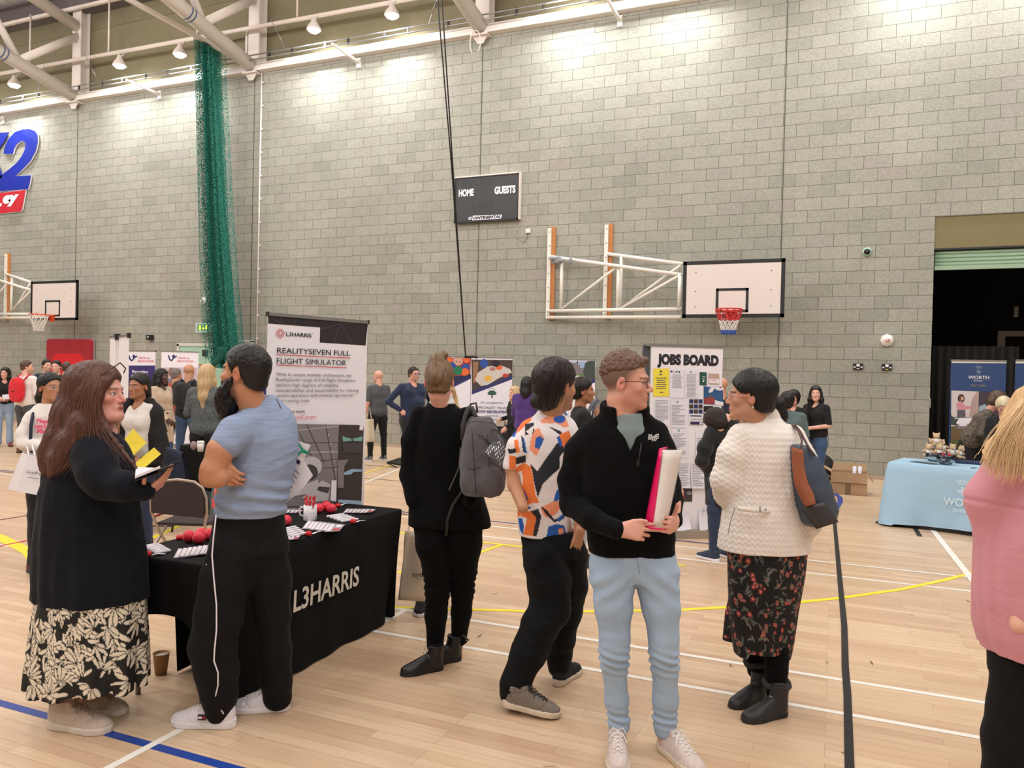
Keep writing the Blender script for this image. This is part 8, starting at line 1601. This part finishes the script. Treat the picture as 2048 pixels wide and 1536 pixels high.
# far left group
BR_=mat('shoe_brown',(110,74,50),.6)
p=std('woman in black top and pale jeans holding papers at the far left edge',10,736,15.6,30,'pink',1,'long',HB,KB,.8,1.0,LJ,mat('shoe_red_far',(140,40,44),.5),('front','front'),1,10,flare=1.3); sheets('white papers held by the woman in pale jeans',p,[((4,790,-.35),(24,787,-.3),(26,796,-.3),(6,799,-.35))],PAPER)
p=std('man in white shirt with red backpack seen from behind at far left',52,722,14.5,165,'fair',0,'short',HBR,WHC,1,.95,cm('grey_trousers',(66,66,68)),BR_,('front','down'),1.1,120); pack(p,cm('red_pack',(206,30,44)),'red backpack worn over the white shirt at far left',.3,.46,1.17)
std('man in dark jacket with dark hair, behind the others by the red mat',93,720,15.9,40,'fair',0,'short',HB,cm('navy_jacket',(26,30,44)),1,.9,KB,None,('crossed','crossed'),1,60)
p=std('dark-haired young man in dark suit facing the hall, by the red mat',113,722,15.1,0,'fair',0,'short',HB,cm('charcoal',(34,36,42)),1,.9,KB,None,('front','front'),1,8)
std('man in red polo shirt turned away in front of the red mat',131,725,15.5,150,'pink',0,'short',HBR,cm('red',(214,36,46)),.5,.93,KB,None,('down','down'),1.05,200)
# group by the vision banners
p=std('woman with black braids in long beige trench coat, seen side on',322,739,12.0,75,'dark',1,'long',HB,cm('beige',(192,170,148)),1,.88,KB,None,('low','down'),1.1,80,hlen=.22,vox=.009)
S=Sdf(.01); J=p.J; S.rings([(.52,0,0,.2,.19),(.8,0,0,.18,.17),(1.0,0,0,.155,.14)],.03); S.mesh('coat_skirt',cm('beige',(0,0,0)),p.r,disp=folds(.008)); b=MB()
for x,y in ((334,821),(341,826),(335,848),(342,847),(333,862),(340,862)): b.sphere(p.P(x-6,y,-.2),.014,8,6)
b.build('button',BLK,p.r)['kind']='stuff'
std('man in rust-orange sweater seen from behind, next to the trench coat',352,738,13.9,172,'medium',0,'short',hairmat('hair_far_grey',(120,108,104),.3,scale=40),cm('rust',(150,66,40)),1,.86,DJ,None,('front','front'),1.25,150)
p=std('cropped-haired man in black jacket and jeans seen from behind, left of the blond woman',377,728,12.6,178,'medium',0,'bald',None,cm('black_jacket',(24,25,30)),1,.92,DJ,None,('front','front'),1.15,178,stance=.13); p.paints; pack(p,cm('black_pack',(32,32,36)),'black backpack worn by the cropped-haired man',.28,.42,1.2)
p=std('woman with long straight blond hair in mottled grey sweater, seen from behind',414,731,9.7,176,'fair',1,'long',HBL,mat('knit_grey',(92,98,98),.9,noise=(55,.55),bump=(60,.8,.01)),1,.92,KB,None,('front','front'),1.12,172,hlen=.38)
# middle
p=std('bald man in grey t-shirt and black jeans holding a cream tote, beyond the tall banner',757,741,14.5,-140,'pink',0,'bald',None,cm('grey_tee',(78,78,82)),.5,.93,KB,mat('shoe_grey_far',(110,110,112),.7),('front','down'),1.08,-120,sole=WSOLE,stance=.14)
t=thing('tote_bag','cream tote bag held by the far bald man','bag',p.o,AL); b=MB(); q=p.P(736,860,-.3); b.sheet(lambda u,v:(q[0]+(-.13+.26*u)*(1-.35*(1-v)),q[1]+.03*math.sin(u*9),q[2]+.2-.42*v),10,10); b.build('bag_body',mat('canvas_cream',(206,194,172),.8),t,solid=.03); b=MB(); b.tube([(q[0]-.05,q[1],q[2]+.2),(q[0]+.02,q[1],q[2]+.42),(q[0]+.06,q[1],q[2]+.2)],.01,5); b.build('handle',mat('canvas_cream',(206,194,172),.8),t)
p=std('stocky man in navy sweatshirt and dark-framed glasses with a hand on his hip',826,735,13.6,40,'pink',0,'short',hairmat('hair_far_darkbrown',(46,36,34),.4,scale=40),cm('navy',(22,36,66)),1,.9,cm('dark_trousers',(22,24,30)),None,('hip','hip'),1.35,52); p.glasses(mat('glasses_black',(20,20,22),.3),None,r=.003)
p=std('blond woman in white blouse and black trousers, mostly hidden behind the hair bun',889,766,5.5,10,'fair',1,'long',HBL,WHC,1,.93,KB,mat('shoe_canvas_black',(18,18,20),.8),('down','low'),1.0,20,hlen=.2,sole=WSOLE,group=G0,stance=.13)
t=thing('tote_bag','cream canvas tote printed EXPERIENCE hanging at the black leggings','bag',p.o,AL); b=MB(); b.sheet(lambda u,v:tuple(p.P((812+26*v*0-(14*v))*(1-u)+(846+30*v)*u,1062+138*v+3*u,-.3+.03*math.sin(u*5+v*3))),14,12); b.build('bag_body',mat('canvas_natural',(200,184,162),.85,bump=(60,.3,.003)),t,solid=.02); b=MB(); b.tube([p.P(816,1066,-.3),p.P(824,1010,-.2),p.P(838,1066,-.3)],.007,5); b.build('handle',mat('canvas_natural',(0,0,0)),t); q=p.P(824,1153,-.36); text('lettering','EXPERIENCE',.03,INK,t,tuple(q),(math.pi/2,0,0),bold=.0006); q=p.P(831,1157,-.36); text('lettering','FROM THE FIRST',.008,INK,t,tuple(q),(math.pi/2,0,0))
p=std('woman in purple jacket with long dark hair, facing the far dark table',1053,755,12.3,160,'fair',1,'long',HB,cm('purple',(74,44,116)),1,.9,KB,None,('front','low'),1.1,165,hlen=.16)
std('blond woman in black, half hidden between the far banner and the purple jacket',1030,774,13.2,-60,'fair',1,'long',HBL,KB,1,.92,KB,None,('front','low'),.95,-60,hlen=.32)
GT_=cm('grey_trousers_pale',(158,162,166)); p=std('woman with pinned dark hair in black t-shirt holding a grey backpack strap',1163,757,6.9,96,'brown',1,'bun',HB,KB,.5,.95,GT_,None,('strap','low'),1.02,92,group='people near the jobs board')
b=MB(); b.tube([p.P(x,y,bb) for x,y,bb in ((1176,842,-.16),(1178,822,-.17),(1186,806,-.16),(1194,799,-.12))],.02,6); b.tube([p.P(x,y,bb) for x,y,bb in ((1184,842,-.15),(1186,822,-.17),(1192,808,-.16),(1198,803,-.12))],.012,6); b.build('backpack_strap',mat('strap_grey',(88,92,102),.6),p.r)
# bending woman at the jobs board
p=std('woman in long black coat and dark jeans bending towards the jobs board',1452,0,7.2,-150,'fair',1,'bob',hairmat('hair_far_dark2',(44,32,30),.5,scale=40),cm('coat_black',(16,18,22)),1,.90,cm('jeans_dark2',(34,50,78)),mat('shoe_navy',(36,48,70),.6),(None,None),1.0,-150,-38,hpos=(1430,846,-.02),npos=(1446,872,.02),group='people near the jobs board',sole=WSOLE,tz=1.62); bpy.data.objects.remove(p.to)
S=Sdf(.008); S.rings(p.R([(1012,1412,1494,.13,0),(960,1410,1494,.14,0),(900,1410,1492,.14,0),(868,1412,1490,.13,.0),(850,1420,1484,.11,.02),(838,1436,1478,.08,.03),(830,1450,1472,.05,.03)]),.04); S.chain([(p.P(1424,866,-.05),.07),(p.P(1410,895,-.08),.065),(p.P(1404,922,-.08),.055),(p.P(1412,936,.12),.045)],.03); S.chain([(p.P(1440,840,.02),.06),(p.P(1456,850,.02),.09)],.03); p.to=S.mesh('coat',cm('coat_black',(0,0,0)),p.r,disp=folds(.007)); b=MB(); b.tube([p.P(1476,832,-.16),p.P(1482,848,-.17),p.P(1486,858,-.16)],.012,6); b.build('bag_strap',mat('strap_tan',(140,98,66),.6),p.r)
std('man in navy t-shirt standing behind the edge of the jobs board',1443,755,10.3,-160,'medium',0,'bald',None,cm('navy_tee',(26,34,52)),.5,.93,KB,None,('down','front'),1.15,-150,group='people near the jobs board')
# right group by the wall
GG='people by the cardboard boxes'
std('woman in grey-green sweatshirt with black hair, beyond the white jacket shoulder',1575,786,10.0,170,'medium',1,'bob',HB,cm('sage',(86,104,104)),1,.9,KB,None,('front','front'),1.25,170,group=GG)
std('woman with dark bobbed hair facing left, behind the grey-green sweatshirt',1588,782,11.4,-35,'pink',1,'bob',HB,KB,1,.9,KB,None,('front','front'),1,-35,group=GG)
p=std('woman with very long straight black hair in black t-shirt and blue jeans by the boxes',1634,773,11.4,-62,'fair',1,'long',HB,KB,.5,.98,DJ,None,('front','front'),1.12,-22,4,group=GG,hlen=.62)
# behind the pale blue table
FB=mat('blouse_floral',(84,76,66),.8,noise=(34,.95),bump=(20,.4,.01))
p=std('woman in dark floral blouse with brown hair leaning over behind the pale blue table',1944,0,10.6,62,'pink',1,'bob',HBR,FB,.8,.98,KB,None,('low','low'),1.25,80,-35,lean=28,group='people behind the pale blue table',tz=1.66,skirt=.5,nm=('blouse','skirt'))
std('woman with pale blond bob and dark roots looking down behind the pale blue table',2008,797,10.2,-30,'fair',1,'bob',hairmat('hair_far_platinum',(206,190,160),.3,st=(1,1,.1),scale=50),KB,1,.92,KB,None,('low','low'),1,-30,-35,group='people behind the pale blue table')
